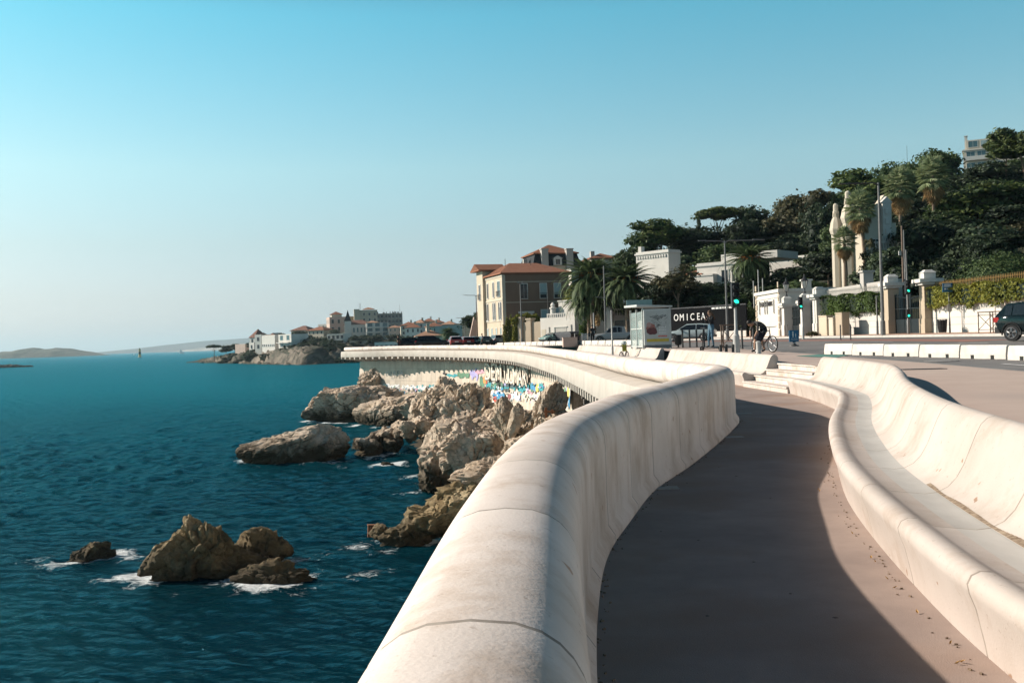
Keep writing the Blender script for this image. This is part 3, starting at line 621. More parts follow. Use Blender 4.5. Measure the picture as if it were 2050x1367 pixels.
# ================================================================== rocks
def rock_material():
    m = bpy.data.materials.new('limestone'); t, b = nodes(m); L = t.links; b.inputs['Roughness'].default_value = .9; b.inputs['Specular IOR Level'].default_value = .25
    g = t.nodes.new('ShaderNodeNewGeometry'); sx = t.nodes.new('ShaderNodeSeparateXYZ'); L.new(g.outputs['Position'], sx.inputs[0])
    def nz(s, d, r=.65):
        n = t.nodes.new('ShaderNodeTexNoise'); n.inputs['Scale'].default_value = s; n.inputs['Detail'].default_value = d; n.inputs['Roughness'].default_value = r; L.new(g.outputs['Position'], n.inputs['Vector']); return n
    n = nz(.55, 8); r = t.nodes.new('ShaderNodeValToRGB'); e = r.color_ramp.elements
    e[0].position = .32; e[0].color = (.50, .37, .255, 1); e[1].position = .66; e[1].color = (.78, .65, .52, 1)
    x = e.new(.5); x.color = (.66, .52, .39, 1); L.new(n.outputs[0], r.inputs[0])
    n2 = nz(3.2, 8, .75); r2 = t.nodes.new('ShaderNodeValToRGB'); r2.color_ramp.elements[0].position = .40; r2.color_ramp.elements[1].position = .52
    r2.color_ramp.elements[0].color = (.42, .38, .33, 1); r2.color_ramp.elements[1].color = (1, 1, 1, 1); L.new(n2.outputs[0], r2.inputs[0])
    mx = t.nodes.new('ShaderNodeMix'); mx.data_type = 'RGBA'; mx.blend_type = 'MULTIPLY'; mx.inputs[0].default_value = .55; L.new(r.outputs[0], mx.inputs[6]); L.new(r2.outputs[0], mx.inputs[7])
    # dark algae band just above the waterline
    n3 = nz(.9, 5); md = t.nodes.new('ShaderNodeMath'); md.operation = 'MULTIPLY_ADD'; md.inputs[1].default_value = -3.5; L.new(n3.outputs[0], md.inputs[0]); L.new(sx.outputs[2], md.inputs[2])
    mr = t.nodes.new('ShaderNodeMapRange'); mr.inputs[1].default_value = -.95; mr.inputs[2].default_value = .35; L.new(md.outputs[0], mr.inputs[0])
    al = t.nodes.new('ShaderNodeMix'); al.data_type = 'RGBA'; L.new(mr.outputs[0], al.inputs[0]); al.inputs[6].default_value = (.065, .050, .030, 1); L.new(mx.outputs[2], al.inputs[7])
    L.new(al.outputs[2], b.inputs['Base Color'])
    bp = t.nodes.new('ShaderNodeBump'); bp.inputs['Strength'].default_value = 1.0; bp.inputs['Distance'].default_value = .16
    nb = nz(3.6, 12, .8); L.new(nb.outputs[0], bp.inputs['Height']); L.new(bp.outputs[0], b.inputs['Normal'])
    return m
M['rock'] = rock_material()
M['brownrock'] = M['rock'].copy(); M['brownrock'].name = 'mussel_brown_rock'
for nd in M['brownrock'].node_tree.nodes:
    if nd.type == 'MATH' and nd.operation == 'MULTIPLY_ADD': nd.inputs[1].default_value = -2.5
    if nd.type == 'VALTORGB' and len(nd.color_ramp.elements) == 3:
        for e, c in zip(nd.color_ramp.elements, ((.10, .07, .035), (.36, .26, .135), (.60, .47, .29))): e.color = (*c, 1)
def ico(sub):
    bm = bmesh.new(); bmesh.ops.create_icosphere(bm, subdivisions=sub, radius=1.0)
    V = [v.co.copy() for v in bm.verts]; Fc = [tuple(v.index for v in f.verts) for f in bm.faces]; bm.free(); return V, Fc
ICO = {k: ico(k) for k in (2, 3, 4, 5, 6)}
def rock_shape(r, seed, rough=.32, sub=5, rz=0.0, shear=(0, 0), square=.6, crack=.10, layer=0.0, facets=15, peak=0.0):
    """a faceted, fissured block: planes cut from an ellipsoid, then cracks, ledges and grain"""
    V, Fc = ICO[sub]; off = Vector((seed*13.7, seed*7.1, seed*3.3)); out = []; rx, ry, rz_ = r; ms = (rx*ry*rz_)**(1/3)
    rr = random.Random(int(seed*1000)); A = np.array(V)
    d = np.full(len(A), 1.0)
    for i in range(facets):
        n = np.array([rr.gauss(0, 1), rr.gauss(0, 1), rr.gauss(0, .8)]); n /= np.linalg.norm(n)
        q = A @ n; h = rr.uniform(.62, .92); d = np.where(q > h*1.0, np.minimum(d, h/np.maximum(q, 1e-6)), d)
    M3 = Matrix.Rotation(rz, 3, 'Z')
    for v, dk in zip(V, d):
        p = Vector((v.x*rx, v.y*ry, v.z*rz_))*dk; q = p/ms
        wq = q + noise.noise_vector(q*1.6+off)*.28
        big = noise.noise(q*1.3+off)
        dist, pts = noise.voronoi(wq*1.7+off); cr = min(1, (dist[1]-dist[0])*13); blk = noise.cell(pts[0]*7.3); t1 = (wq*1.7+off-pts[0]).dot(noise.noise_vector(pts[0]*3.1))
        dist2, pts2 = noise.voronoi(wq*4.2+off); cr2 = min(1, (dist2[1]-dist2[0])*9); blk2 = noise.cell(pts2[0]*9.1); t2 = (wq*4.2+off-pts2[0]).dot(noise.noise_vector(pts2[0]*3.7))
        dist3, pts3 = noise.voronoi(wq*10+off); t3 = (wq*10+off-pts3[0]).dot(noise.noise_vector(pts3[0]*5.7))
        f = noise.ridged_multi_fractal(q*3.2+off, .7, 2.15, 6, 1.0, 2.0)
        k = 1.02 + rough*(.40*big+.26*(blk-.5)+.14*(blk2-.5)+.55*t1+.30*t2+.11*t3+.12*(f-1.2)) - crack*(1-cr)*.9 - crack*.5*(1-cr2)
        if layer: k += layer*(abs(((q.z*2.2+q.x*.9+big*.8) % 1)-.5)-.25)*2
        if peak and p.z > 0: u = 1-peak*min(1, p.z/rz_); p.x *= u; p.y *= u
        p = M3 @ (p*max(k, .35)); p.x += shear[0]*p.z; p.y += shear[1]*p.z; out.append(p)
    return out, Fc
def rock(loc, r, seed, label=None, name='rock', cat='rock', group=None, mat='rock', foam=1.0, **k):
    V, Fc = rock_shape(r, seed, **k); b = MB(); b.add(V, Fc); o = b.build(name, M[mat], fix=False); o.data.polygons.foreach_set('use_smooth', [True]*len(o.data.polygons))
    try: o.data.set_sharp_from_angle(angle=R(32))
    except Exception: pass
    o.location = loc; tag(o, label, cat, group)
    if foam and loc[2]-r[2] < 0:
        ROCKS.append((loc[0], loc[1], r[0]*.95, r[1]*.95, foam))
    return o
def rpx(x, y, D, r, seed, label, dz=0.0, **k):
    p = at(x, y, D); return rock((p.x, p.y, p.z+dz), r, seed, label, **k)
# isolated rocks in the water
p = onz(590, 925, 0); rock((p.x, p.y+1.2, 1.0), (4.7, 2.2, 2.15), 1.3, 'large isolated rock with pale top, alone in the water off the shore', sub=6, rough=.22, rz=R(8), shear=(.45, 0), square=.75, foam=.9)
p = onz(395, 1160, 0); rock((p.x-.1, p.y+1.1, .45), (2.5, 1.7, 1.95), 2.1, 'tallest brown rock of the cluster in the foreground water, with a pointed crest', sub=6, rough=.42, mat='brownrock', peak=.45, shear=(-.02, .1), foam=1.1)
p = onz(515, 1130, 0); rock((p.x, p.y+.9, .25), (1.4, 1.0, 1.15), 3.4, 'flat-topped dark rock behind the tallest brown rock in the foreground', sub=5, rough=.35, mat='brownrock', square=.9, foam=.8)
p = onz(545, 1168, 0); rock((p.x, p.y+.5, .0), (1.7, .85, .8), 4.6, 'low spreading brown rock at the right foot of the foreground cluster', sub=5, rough=.4, mat='brownrock', foam=1.0)
p = onz(166, 1122, 0); rock((p.x, p.y+.6, 0), (1.1, .8, .72), 5.2, 'smallest brown rock by itself in the water at lower left', sub=5, rough=.45, mat='brownrock', foam=1.0)
p = onz(735, 912, 0); rock((p.x, p.y, 0), (1.3, .8, .55), 6.2, 'low dark rock awash between the isolated rock and the rubble', sub=4, mat='brownrock', foam=.85)
p = onz(775, 930, 0); rock((p.x, p.y, -.1), (.7, .4, .35), 6.9, 'tiny dark rock breaking the surface in the foam', sub=4, mat='brownrock', foam=1.1)
# shore: slabs by the corner of the wall
rpx(705, 812, 121, (6.6, 5.4, 2.7), 7.1, 'broad pale fissured slab at the sea end of the graffiti wall', dz=.2, sub=6, rough=.25, rz=R(20), foam=.85)
rpx(745, 770, 131, (2.0, 2.4, 2.4), 8.3, 'rock rising against the left corner of the graffiti wall', sub=5, rough=.35)
rpx(800, 826, 112, (5.4, 3.9, 1.9), 9.5, 'smooth ochre rock slab below the left part of the graffiti', sub=6, rough=.18, crack=.14, foam=.8)
rpx(850, 815, 100, (3.2, 3.0, 1.7), 10.1, 'ochre rock wedged between the slab and the tall grey crag', sub=5, rough=.25)
# central crag
rpx(880, 826, 84, (2.9, 3.0, 2.7), 11.2, 'grey shoulder of the central crag on its seaward side', sub=6, rough=.4, shear=(.1, 0))
rpx(938, 822, 77, (2.5, 2.6, 2.75), 12.9, 'tallest jagged grey crag in front of the graffiti wall', dz=-.05, sub=6, rough=.5)
rpx(1000, 864, 72, (3.2, 3.0, 1.7), 13.3, 'grey crag sloping right below the coloured graffiti', sub=6, rough=.4, layer=.05)
rpx(915, 895, 67, (2.6, 2.4, 2.6), 14.8, 'pale rounded bulk at the front of the central crag', sub=6, rough=.3, layer=.05, shear=(.3, 0))
rpx(880, 950, 61, (1.5, 1.5, 1.9), 15.4, 'dark-footed rock where the crag meets the water', sub=5, rough=.35, foam=.85)
rpx(960, 905, 58, (2.3, 2.0, 1.9), 16.6, 'rough brown rock of pebbly texture in front of the crag', sub=6, rough=.4)
# right rocks below the parapet
rpx(1100, 838, 50, (1.05, 1.3, 1.75), 17.2, 'pale peaked rock standing beside the stair opening', sub=6, rough=.4, shear=(.25, 0))
rpx(1032, 842, 54, (.42, .5, 1.05), 18.5, 'upright ochre boulder split from the crag', sub=5, rough=.15, square=.9, shear=(.25, 0))
rpx(1010, 845, 56, (.75, .8, 1.3), 19.1, 'pale upright slab to the left of the ochre boulder', sub=5, rough=.25, square=.9)
rpx(1064, 836, 57, (.9, .9, .7), 19.9, 'brown knob of rock behind the ochre boulder', sub=5, rough=.4)
rpx(1120, 880, 46, (1.6, 1.5, 1.2), 20.3, 'low rough rock under the curve of the near parapet', sub=5, rough=.4)
for i, (x, y, D, r) in enumerate([(1060, 905, 47.5, (2.0, 1.4, 1.0)), (990, 950, 46.5, (2.0, 1.3, 1.0)), (925, 1000, 45.8, (1.8, 1.3, 1.0)), (870, 1040, 45.2, (1.6, 1.2, .95)), (815, 1070, 45, (1.3, 1.0, .8))]):
    rpx(x, y, D, r, 21+i*1.7, ['highest', 'second', 'third', 'fourth', 'lowest'][i]+' brown ledge in the strip of rock descending to the water beside the parapet', sub=5, rough=.35, rz=R(0), shear=(.3, 0), layer=.07, foam=.95 if i > 2 else 0, mat='rock' if i < 2 else 'brownrock')
rpx(760, 1066, 45.2, (.6, .5, .45), 31, 'small dark rock beside the rusty post at the waterline', sub=4, mat='brownrock', foam=1.0)
rg = random.Random(8)
rub = [ (rock_shape((1, .8, .75), 40+i, rough=.3, sub=4, square=.8)) for i in range(4)]
rm = []
for V, Fc in rub:
    b = MB(); b.add(V, Fc); me = bpy.data.meshes.new('boulder'); me.from_pydata(b.v, [], b.f); me.materials.append(M['rock']); rm.append(me)
for i in range(30):
    x = rg.uniform(712, 850); y = lerp(905, 850, (x-712)/138)+rg.uniform(-14, 14); D = lerp(80, 88, rg.random()); s = rg.uniform(.45, 1.15); p = at(x, y, D)
    o = link_mesh('boulder', rm[i % 4]); o.location = (p.x, p.y, max(p.z, .1)); o.scale = (s, s*rg.uniform(.7, 1.1), s*rg.uniform(.7, 1.1)); o.rotation_euler = (rg.uniform(-.4, .4), rg.uniform(-.4, .4), rg.uniform(0, 6.28))
    tag(o, 'pale boulder in the rubble between the slabs and the central crag', 'boulder', 'boulders heaped at the foot of the crag')
    if i % 3 == 0: ROCKS.append((p.x, p.y-.5, s, s, .45))
b = MB(); b.box((0, 0, .1), (.30, .12, 1.0)); b.box((.0, -.11, .1), (.12, .10, 1.0)); b.box((0, -.03, .61), (.34, .26, .05))
o = b.build('mooring_post', pmat('rusty_iron', (.16, .055, .025), (.30, .13, .06), 9, .9, bump=.5)); p = onz(742, 1072, 0); o.location = (p.x, p.y, -.1); o.rotation_euler = (0, .06, .3); tag(o, 'rusty iron post standing in the water by the near rocks', 'post')
b = MB(); b.box((0, 0, .35), (.12, .12, .9)); b.box((.3, 0, .3), (.10, .12, .8)); b.box((.15, 0, .6), (.5, .1, .08)); o = b.build('iron_stump', bpy.data.materials['rusty_iron']); p = at(1093, 836, 47); o.location = (p.x, p.y-.3, p.z-.3)
tag(o, 'rusty iron stump bolted on the rocks below the parapet', 'stump')
# fill between the rocks: the shore itself
def shore():
    xs = np.arange(-26, 9, .35); ys = np.arange(24, 142, .35); X, Y = np.meshgrid(xs, ys)
    edge = np.interp(Y, PAR.pts[:, 1], PAR.pts[:, 0])+np.interp(Y, [0, 60, 110, 140], [1.3, 1.6, 2.6, 2.8])
    reach = np.interp(Y, [24, 40, 46, 55, 64, 72, 80, 90, 100, 110, 118, 126, 136, 142], [.5, 2.5, 6.8, 6, 7, 7.5, 10, 10.5, 8.5, 7, 6.5, 5.0, 2, 0])
    topz = np.interp(Y, [24, 40, 46, 60, 75, 90, 110, 125, 142], [.6, 1.5, 3.4, 3.4, 2.9, 2.4, 2.1, 1.8, 1.0])
    u = (edge-X)/np.maximum(reach, .1); Z = np.where(u < 0, topz, topz*(1-np.clip(u, 0, 1.6)**1.3))
    n = np.array([noise.ridged_multi_fractal(Vector((x*.35, y*.35, 2.0)), .9, 2.1, 5, 1.0, 2.0) for x, y in zip(X.ravel(), Y.ravel())]).reshape(X.shape)
    Z = Z + (n-1.0)*.75*np.clip(1.4-u, .1, 1)
    Z = np.maximum(Z, -1.2); r, c = X.shape; idx = np.arange(r*c).reshape(r, c)
    Q = np.stack([idx[:-1, :-1].ravel(), idx[:-1, 1:].ravel(), idx[1:, 1:].ravel(), idx[1:, :-1].ravel()], 1)
    keep = (Z.ravel()[Q].max(1) > -1.1) & ((X-edge).ravel()[Q].min(1) < 1.5); Q = Q[keep]
    tag(np_mesh('shore', np.stack([X.ravel(), Y.ravel(), Z.ravel()], 1), Q, M['rock'], smooth=True), kind='structure')
shore()
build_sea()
# ================================================================== land on the right: hill behind the garden walls
M['scrub'] = pmat('hillside_scrub', (.012, .018, .008), (.026, .030, .014), .35, .95, bump=.6, bscale=1.5, bdist=.5)
def hillz(X, D):
    q = X - fw(min(D, 200)) - 5
    if D > 165: q -= (D-165)*.25
    q = max(q, 0)
    return gz(X, D) + .25 + (.32*q if q < 50 else 16+.26*(q-50))
rows = []
for D in list(np.arange(-8, 330, 4.)):
    x0 = fw(min(D, 200))+.78; rows.append([(x0+w, D, hillz(x0+w, D) + (0 if w < 3 else noise.noise(Vector((x0+w, D, 0))*.08)*.8)) for w in (0, 2, 4, 8, 13, 19, 26, 34, 44, 56, 70, 90, 120, 170, 240)])
strip('hillside', rows, M['scrub'])
def tiles(name, c1, c2, sc=14):
    m = bpy.data.materials.new(name); t, b = nodes(m); L = t.links; b.inputs['Roughness'].default_value = .9; b.inputs['Specular IOR Level'].default_value = .2
    tc = t.nodes.new('ShaderNodeTexCoord'); uv = t.nodes.new('ShaderNodeUVMap')
    w = t.nodes.new('ShaderNodeTexWave'); w.wave_type = 'BANDS'; w.bands_direction = 'X'; w.inputs['Scale'].default_value = sc; w.inputs['Distortion'].default_value = .3
    at_ = t.nodes.new('ShaderNodeAttribute'); at_.attribute_name = 'along'; L.new(at_.outputs['Vector'], w.inputs['Vector'])
    n = t.nodes.new('ShaderNodeTexNoise'); n.inputs['Scale'].default_value = 1.6; n.inputs['Detail'].default_value = 8; L.new(tc.outputs['Object'], n.inputs['Vector'])
    mx = t.nodes.new('ShaderNodeMix'); mx.data_type = 'RGBA'; mx.inputs[6].default_value = (*c1, 1); mx.inputs[7].default_value = (*c2, 1); L.new(n.outputs[0], mx.inputs[0]); L.new(mx.outputs[2], b.inputs['Base Color'])
    bp = t.nodes.new('ShaderNodeBump'); bp.inputs['Distance'].default_value = .12; L.new(w.outputs['Fac'], bp.inputs['Height']); L.new(bp.outputs[0], b.inputs['Normal']); return m
M['tile'] = tiles('terracotta_tiles', (.25, .095, .055), (.40, .19, .115), 1.6)
M['tile_pale'] = tiles('pale_terracotta_tiles', (.46, .24, .15), (.52, .32, .22), 1.6)
M['tile_dark'] = tiles('dull_brown_tiles', (.22, .11, .08), (.30, .17, .13), 1.6)
WALLS = {}
def wallm(k, c, d=None):
    if k not in WALLS: WALLS[k] = pmat('plaster_'+k, c, d or tuple(v*.86 for v in c), .35, .88, bump=.08, bscale=6, col3=tuple(v*.9 for v in c), scale3=.8)
    return WALLS[k]
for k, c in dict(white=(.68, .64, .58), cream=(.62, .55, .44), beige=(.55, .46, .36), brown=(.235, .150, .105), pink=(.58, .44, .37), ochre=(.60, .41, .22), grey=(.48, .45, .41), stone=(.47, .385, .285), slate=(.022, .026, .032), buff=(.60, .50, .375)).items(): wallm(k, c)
M['glass'] = pmat('dark_window_glass', (.03, .04, .05), rough=.12, spec=.6)
M['tealglass'] = pmat('teal_window_glass', (.05, .12, .14), rough=.15, spec=.6)
M['shutter'] = pmat('pale_blue_shutter', (.35, .46, .46), (.30, .40, .41), 8, .6)
M['trim'] = pmat('white_trim', (.68, .65, .60), (.58, .55, .5), 5, .8)
M['darkmetal'] = pmat('dark_grey_metal', (.045, .045, .05), (.06, .06, .065), 10, .5, metal=.5)
M['galv'] = pmat('galvanised_steel', (.36, .36, .35), (.30, .30, .29), 6, .5, metal=.6)
def roof_mesh(name, w, d, z, rise, over, mat, parent, ridge=None, thick=.18, axis='x'):
    """hip roof over a w x d plan with its corner at 0,0; ridge 0 makes a pyramid, ridge = w+2*over a gable"""
    x0, x1, y0, y1 = -over, w+over, -over, d+over; W_, D_ = x1-x0, y1-y0
    if axis == 'x':
        rl = max(0, W_-D_) if ridge is None else ridge; a = ((x0+x1)/2-rl/2, (y0+y1)/2, z+rise); b_ = ((x0+x1)/2+rl/2, (y0+y1)/2, z+rise)
        F4 = [[(x0, y0, z), (x1, y0, z), b_, a], [(x1, y0, z), (x1, y1, z), b_], [(x1, y1, z), (x0, y1, z), a, b_], [(x0, y1, z), (x0, y0, z), a]]
    else:
        rl = max(0, D_-W_) if ridge is None else ridge; a = ((x0+x1)/2, (y0+y1)/2-rl/2, z+rise); b_ = ((x0+x1)/2, (y0+y1)/2+rl/2, z+rise)
        F4 = [[(x0, y0, z), (x1, y0, z), a], [(x1, y0, z), (x1, y1, z), b_, a], [(x1, y1, z), (x0, y1, z), b_], [(x0, y1, z), (x0, y0, z), a, b_]]
    b = MB(); al = []
    for f in F4:
        if len(set(f)) < 3: continue
        f = [p for i, p in enumerate(f) if p != f[i-1]]
        b.poly(f); e = (Vector(f[1])-Vector(f[0])).normalized(); al += [e.dot(Vector(p)) for p in f]
    n = len(b.f)
    b.bbox((x0, y0, z-thick), (x1, y1, z-.005))
    o = b.build(name, mat, parent, fix=False)
    a_ = o.data.attributes.new('along', 'FLOAT_VECTOR', 'POINT'); v = np.zeros((len(o.data.vertices), 3), np.float32); v[:len(al), 0] = al; a_.data.foreach_set('vector', v.ravel())
    return o
WIN = {}
def win(parent, x, y, z, w, h, face='f', style='plain', glass='glass', frame='trim', name='window', rail=False):
    """window whose sill centre is at x, y, z of its house; face f looks along -y, l along -x, r along +x"""
    key = (round(w, 2), round(h, 2), style, glass, frame, rail)
    if key not in WIN:
        b = MB(); t = min(.12, w*.14)
        b.bbox((-w/2-t, -.06, -t), (-w/2, .02, h+t)); b.bbox((w/2, -.06, -t), (w/2+t, .02, h+t)); b.bbox((-w/2, -.06, h), (w/2, .02, h+t)); b.bbox((-w/2-t, -.12, -t), (w/2+t, .02, -.003))
        if style in ('plain', 'arch'): b.bbox((-.025, -.035, 0), (.025, 0, h))
        if style == 'arch': b.lathe([(w/2+t, 0), (w/2+t, .05)], (0, 0, 0), 12)
        b.mi = 1
        b.bbox((-w/2, -.02, 0), (w/2, .015, h))
        if style == 'blind': b.mi = 2; b.bbox((-w/2, -.05, h*.25), (w/2, -.022, h))
        if style == 'shut':
            b.mi = 2
            for s in (-1, 1): b.bbox((s*(w/2+t), -.05, 0), (s*(w*.98+t), -.01, h))
        if rail:
            b.mi = 3; b.bbox((-w/2-.1, -.30, .85), (w/2+.1, -.26, .90)); b.bbox((-w/2-.1, -.30, .02), (w/2+.1, -.26, .06))
            for k in range(int(w/.13)+2): b.bbox((-w/2-.1+k*.13, -.29, .04), (-w/2-.08+k*.13, -.27, .87))
            for s in (-1, 1): b.bbox((s*(w/2+.1), -.30, .85), (s*(w/2+.06), 0, .9))
        if style == 'arch':
            # keep the half-disc above upright
            base = None
            for i, v in enumerate(b.v): pass
        me_o = b.build(name, [M[frame], M[glass], M['shutter'], M['darkmetal']], parent)
        if style == 'arch':
            pass
        WIN[key] = me_o.data; o = me_o
    else: o = link_mesh(name, WIN[key], parent)
    o.location = (x, y, z); o.rotation_euler = (0, 0, {'f': 0, 'l': R(-90), 'r': R(90)}[face]); return o
def arch_win(parent, x, y, z, w, h, face='f', glass='glass', frame='trim'):
    key = ('a', round(w, 2), round(h, 2), glass, frame)
    if key not in WIN:
        b = MB(); n = 10; r = w/2; t = .12
        def pr(rad, zb): return [(-rad, zb)] + [(-rad*math.cos(math.pi*k/n), (h-r)+rad*math.sin(math.pi*k/n)) for k in range(n+1)] + [(rad, zb)]
        o_, i_ = pr(r+t, 0), pr(r, 0)
        for k in range(len(o_)-1): b.add([(o_[k][0], -.07, o_[k][1]), (o_[k+1][0], -.07, o_[k+1][1]), (i_[k+1][0], -.07, i_[k+1][1]), (i_[k][0], -.07, i_[k][1]), (o_[k][0], .01, o_[k][1]), (o_[k+1][0], .01, o_[k+1][1]), (i_[k+1][0], .01, i_[k+1][1]), (i_[k][0], .01, i_[k][1])], [(0, 1, 2, 3), (0, 4, 5, 1), (2, 6, 7, 3)])
        b.bbox((-r-t, -.12, -.12), (r+t, .01, -.003)); b.mi = 1; b.poly([(p[0], -.02, p[1]) for p in i_]); o = b.build('window', [M[frame], M[glass]], parent, fix=False); WIN[key] = o.data
    else: o = link_mesh('window', WIN[key], parent)
    o.location = (x, y, z); o.rotation_euler = (0, 0, {'f': 0, 'l': R(-90), 'r': R(90)}[face]); return o
def wallbox(parent, w, d, h, mat, name='wall', z0=-6, x=0, y=0, parapet=0, cornice=None):
    b = MB(); b.bbox((x, y, z0), (x+w, y+d, h))
    if parapet:
        for a, c in (((x, y), (x+w, y+.2)), ((x, y+d-.2), (x+w, y+d)), ((x, y+.2), (x+.2, y+d-.2)), ((x+w-.2, y+.2), (x+w, y+d-.2))): b.bbox((a[0], a[1], h), (c[0], c[1], h+parapet))
    o = b.build(name, mat, parent)
    if cornice:
        c = MB(); e = cornice
        c.bbox((x-e, y-e, h-.42), (x+w+e, y+d+e, h-.20)); c.build('cornice', M['trim'], parent)
    return o
def box_part(name, mat, parent, *bs):
    b = MB()
    for a, c in bs: b.bbox(a, c)
    return b.build(name, mat, parent)
# ------------------------------------------------------------------ the brown corner house
def ground_at(X, D): return gz(X, D)
p = Vector((-1.2, 165, 0)); bz = ground_at(-1.2, 165)
hb = empty('corner_house', (p.x, p.y, bz), R(17.1), 'large brown house with tiled roof, its sunlit arcaded side facing the sea', 'house')
w_, d_, h_ = 11.6, 13.8, 11.9
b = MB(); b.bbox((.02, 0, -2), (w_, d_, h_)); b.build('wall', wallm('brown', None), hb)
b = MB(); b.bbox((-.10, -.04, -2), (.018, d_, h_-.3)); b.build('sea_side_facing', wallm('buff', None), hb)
bands = MB()
for z, t in ((3.9, .16), (7.4, .22), (11.3, .3)): bands.bbox((-.2, -.10, z), (w_*.02, d_+.05, z+t))
bands.bbox((-.2, -.12, -1), (.35, -.002, h_-.4)); bands.build('string_course', wallm('cream', None), hb)
b = MB()
for z in (6.9, 10.3): b.bbox((.4, -.05, z), (w_, -.003, z+.14))
b.build('moulding', wallm('beige', None), hb)
roof_mesh('roof', w_, d_, h_, 2.1, .55, M['tile'], hb, axis='x', ridge=5.0)
t_ = box_part('eaves_turret', wallm('buff', None), hb, ((-.6, d_-3.4, 0), (2.8, d_+.6, h_+1.2)))
rf = roof_mesh('turret_roof', 3.4, 4.0, h_+1.25, 1.15, .9, M['tile'], hb, axis='x', ridge=5.2); rf.location = (-.6, d_-3.4, 0)
for y_, z_, k in ((2.2, 8.1, 1), (5.4, 8.1, 0), (9.0, 8.1, 0)): win(hb, -.1, y_, z_, 1.5 if k else .9, 2.5, 'l', 'plain', 'tealglass' if k else 'glass', rail=bool(k))
win(hb, -.6, d_-1.4, 8.0, 1.1, 2.6, 'l', rail=True)
for y_ in (1.3, 2.3, 4.8, 5.8, 9.2, 10.2, 12.2): arch_win(hb, -.1, y_, 4.25, .75, 2.9, 'l')
for y_ in (1.6, 4.3, 7.0, 9.6): win(hb, -.1, y_, .5, .8, 2.3, 'l', 'blank', 'shutter')
for x_, k in ((3.6, 'plain'), (7.0, 'blind'), (9.5, 'blind')): win(hb, x_, 0, 7.6, 1.1, 2.4, 'f', k, 'glass', 'stoneframe' if 'stoneframe' in M else 'trim', rail=True)
arch_win(hb, 3.8, 0, 2.9, 1.3, 2.1, 'f'); box_part('door_canopy', M['trim'], hb, ((2.5, -.35, 5.1), (5.2, -.003, 5.45)), ((2.8, -.25, 2.6), (3.1, -.003, 5.1)), ((4.6, -.25, 2.6), (4.9, -.003, 5.1)))
win(hb, 7.2, 0, 2.6, 1.3, 3.0, 'f', 'blind', 'tealglass'); win(hb, 9.6, 0, 2.6, 1.2, 3.2, 'f', 'blind', 'tealglass')
b = MB(); b.bbox((1.4, -2.6, 1.0), (7.2, -.01, 2.45)); b.build('veranda_glazing', M['tealglass'], hb)
b = MB(); b.bbox((.6, -3.0, 2.48), (7.5, -.01, 2.68))
for k in range(6): b.bbox((1.35+k*1.15, -2.66, .9), (1.45+k*1.15, -2.603, 2.47))
b.bbox((.9, -2.7, .9), (2.1, -2.61, 2.2)); b.build('veranda_frame', M['trim'], hb)
b = MB(); b.bbox((-.9, -3.2, -2), (8.2, -.02, .98)); b.build('terrace', wallm('stone', None), hb)
b = MB()
b.tube([(2.0, 5, 13.0), (2.0, 5, 14.6)], .05, 6); b.build('roof_pipe', M['darkmetal'], hb); b = MB(); b.tube([(6.6, 5, 13.0), (6.6, 5, 14.6)], .05, 6)
b.tube([(6.6, 4.5, 14.4), (6.6, 5.6, 14.4)], .02, 4); b.build('roof_aerial', M['darkmetal'], hb)
# ------------------------------------------------------------------ mansard house behind
q = at(1070, 560, 188); hm = empty('mansard_house', (q.x, q.y, bz), R(14), 'house with black slate mansard, red tile cap and two tall chimneys, behind the brown house', 'house')
def zz(y, D, x): u, v = x-CX, CY-y; return H+(-SR*u+CR*v)*D/F-bz
z0, z1, z2 = zz(531, 188, 1115), zz(507, 188, 1115), zz(486, 188, 1118)
wallbox(hm, 9.0, 10, z0, wallm('cream', None))
b = MB(); b.add([(-.3, -.3, z0+.02), (9.3, -.3, z0+.02), (9.3, 10.3, z0+.02), (-.3, 10.3, z0+.02), (.35, .45, z1), (8.65, .45, z1), (8.65, 9.5, z1), (.35, 9.5, z1)], [(3, 2, 1, 0), (4, 5, 6, 7), (0, 1, 5, 4), (1, 2, 6, 5), (2, 3, 7, 6), (3, 0, 4, 7)]); b.build('mansard', wallm('slate', None), hm)
rf = roof_mesh('roof', 8.3, 9, z1+.2, z2-z1, .35, M['tile'], hm, ridge=.3); rf.location = (.35, .45, 0)
box_part('chimney', wallm('grey', None), hm, ((1.4, -.6, z0-2), (2.7, .6, z1+.75)), ((1.3, -.7, z1+.75), (2.8, .7, z1+.95)))
box_part('chimney', wallm('grey', None), hm, ((6.3, -.6, z0-2), (7.6, .6, z1+.75)), ((6.2, -.7, z1+.75), (7.7, .7, z1+.95)))
box_part('chimney', wallm('grey', None), hm, ((-1.2, 3, z0-2), (-.5, 3.8, z0+1.6)))
b = MB(); b.bbox((3.7, -.7, z0+.05), (5.3, .3, z0+1.3)); b.add([(3.5, -.8, z0+1.3), (5.5, -.8, z0+1.3), (4.5, -.8, z0+1.85), (3.5, .4, z0+1.3), (5.5, .4, z0+1.3), (4.5, .4, z0+1.85)], [(0, 1, 2), (3, 5, 4), (0, 3, 4, 1), (1, 4, 5, 2), (2, 5, 3, 0)]); dm = b.build('dormer', M['trim'], hm)
win(hm, 4.5, -.7, z0+.15, .8, 1.0)
q = at(1185, 560, 178); ht = empty('small_house', (q.x, q.y, bz), R(10), 'small house with a red hipped roof peeping over the palms', 'house')
z0 = zz(517, 178, 1205); wallbox(ht, 4.6, 6, z0, wallm('cream', None)); roof_mesh('roof', 4.6, 6, z0+.1, 1.0, .4, M['tile'], ht, axis='y'); box_part('chimney', wallm('grey', None), ht, ((.2, 1, z0), (.9, 1.8, z0+1.4)))
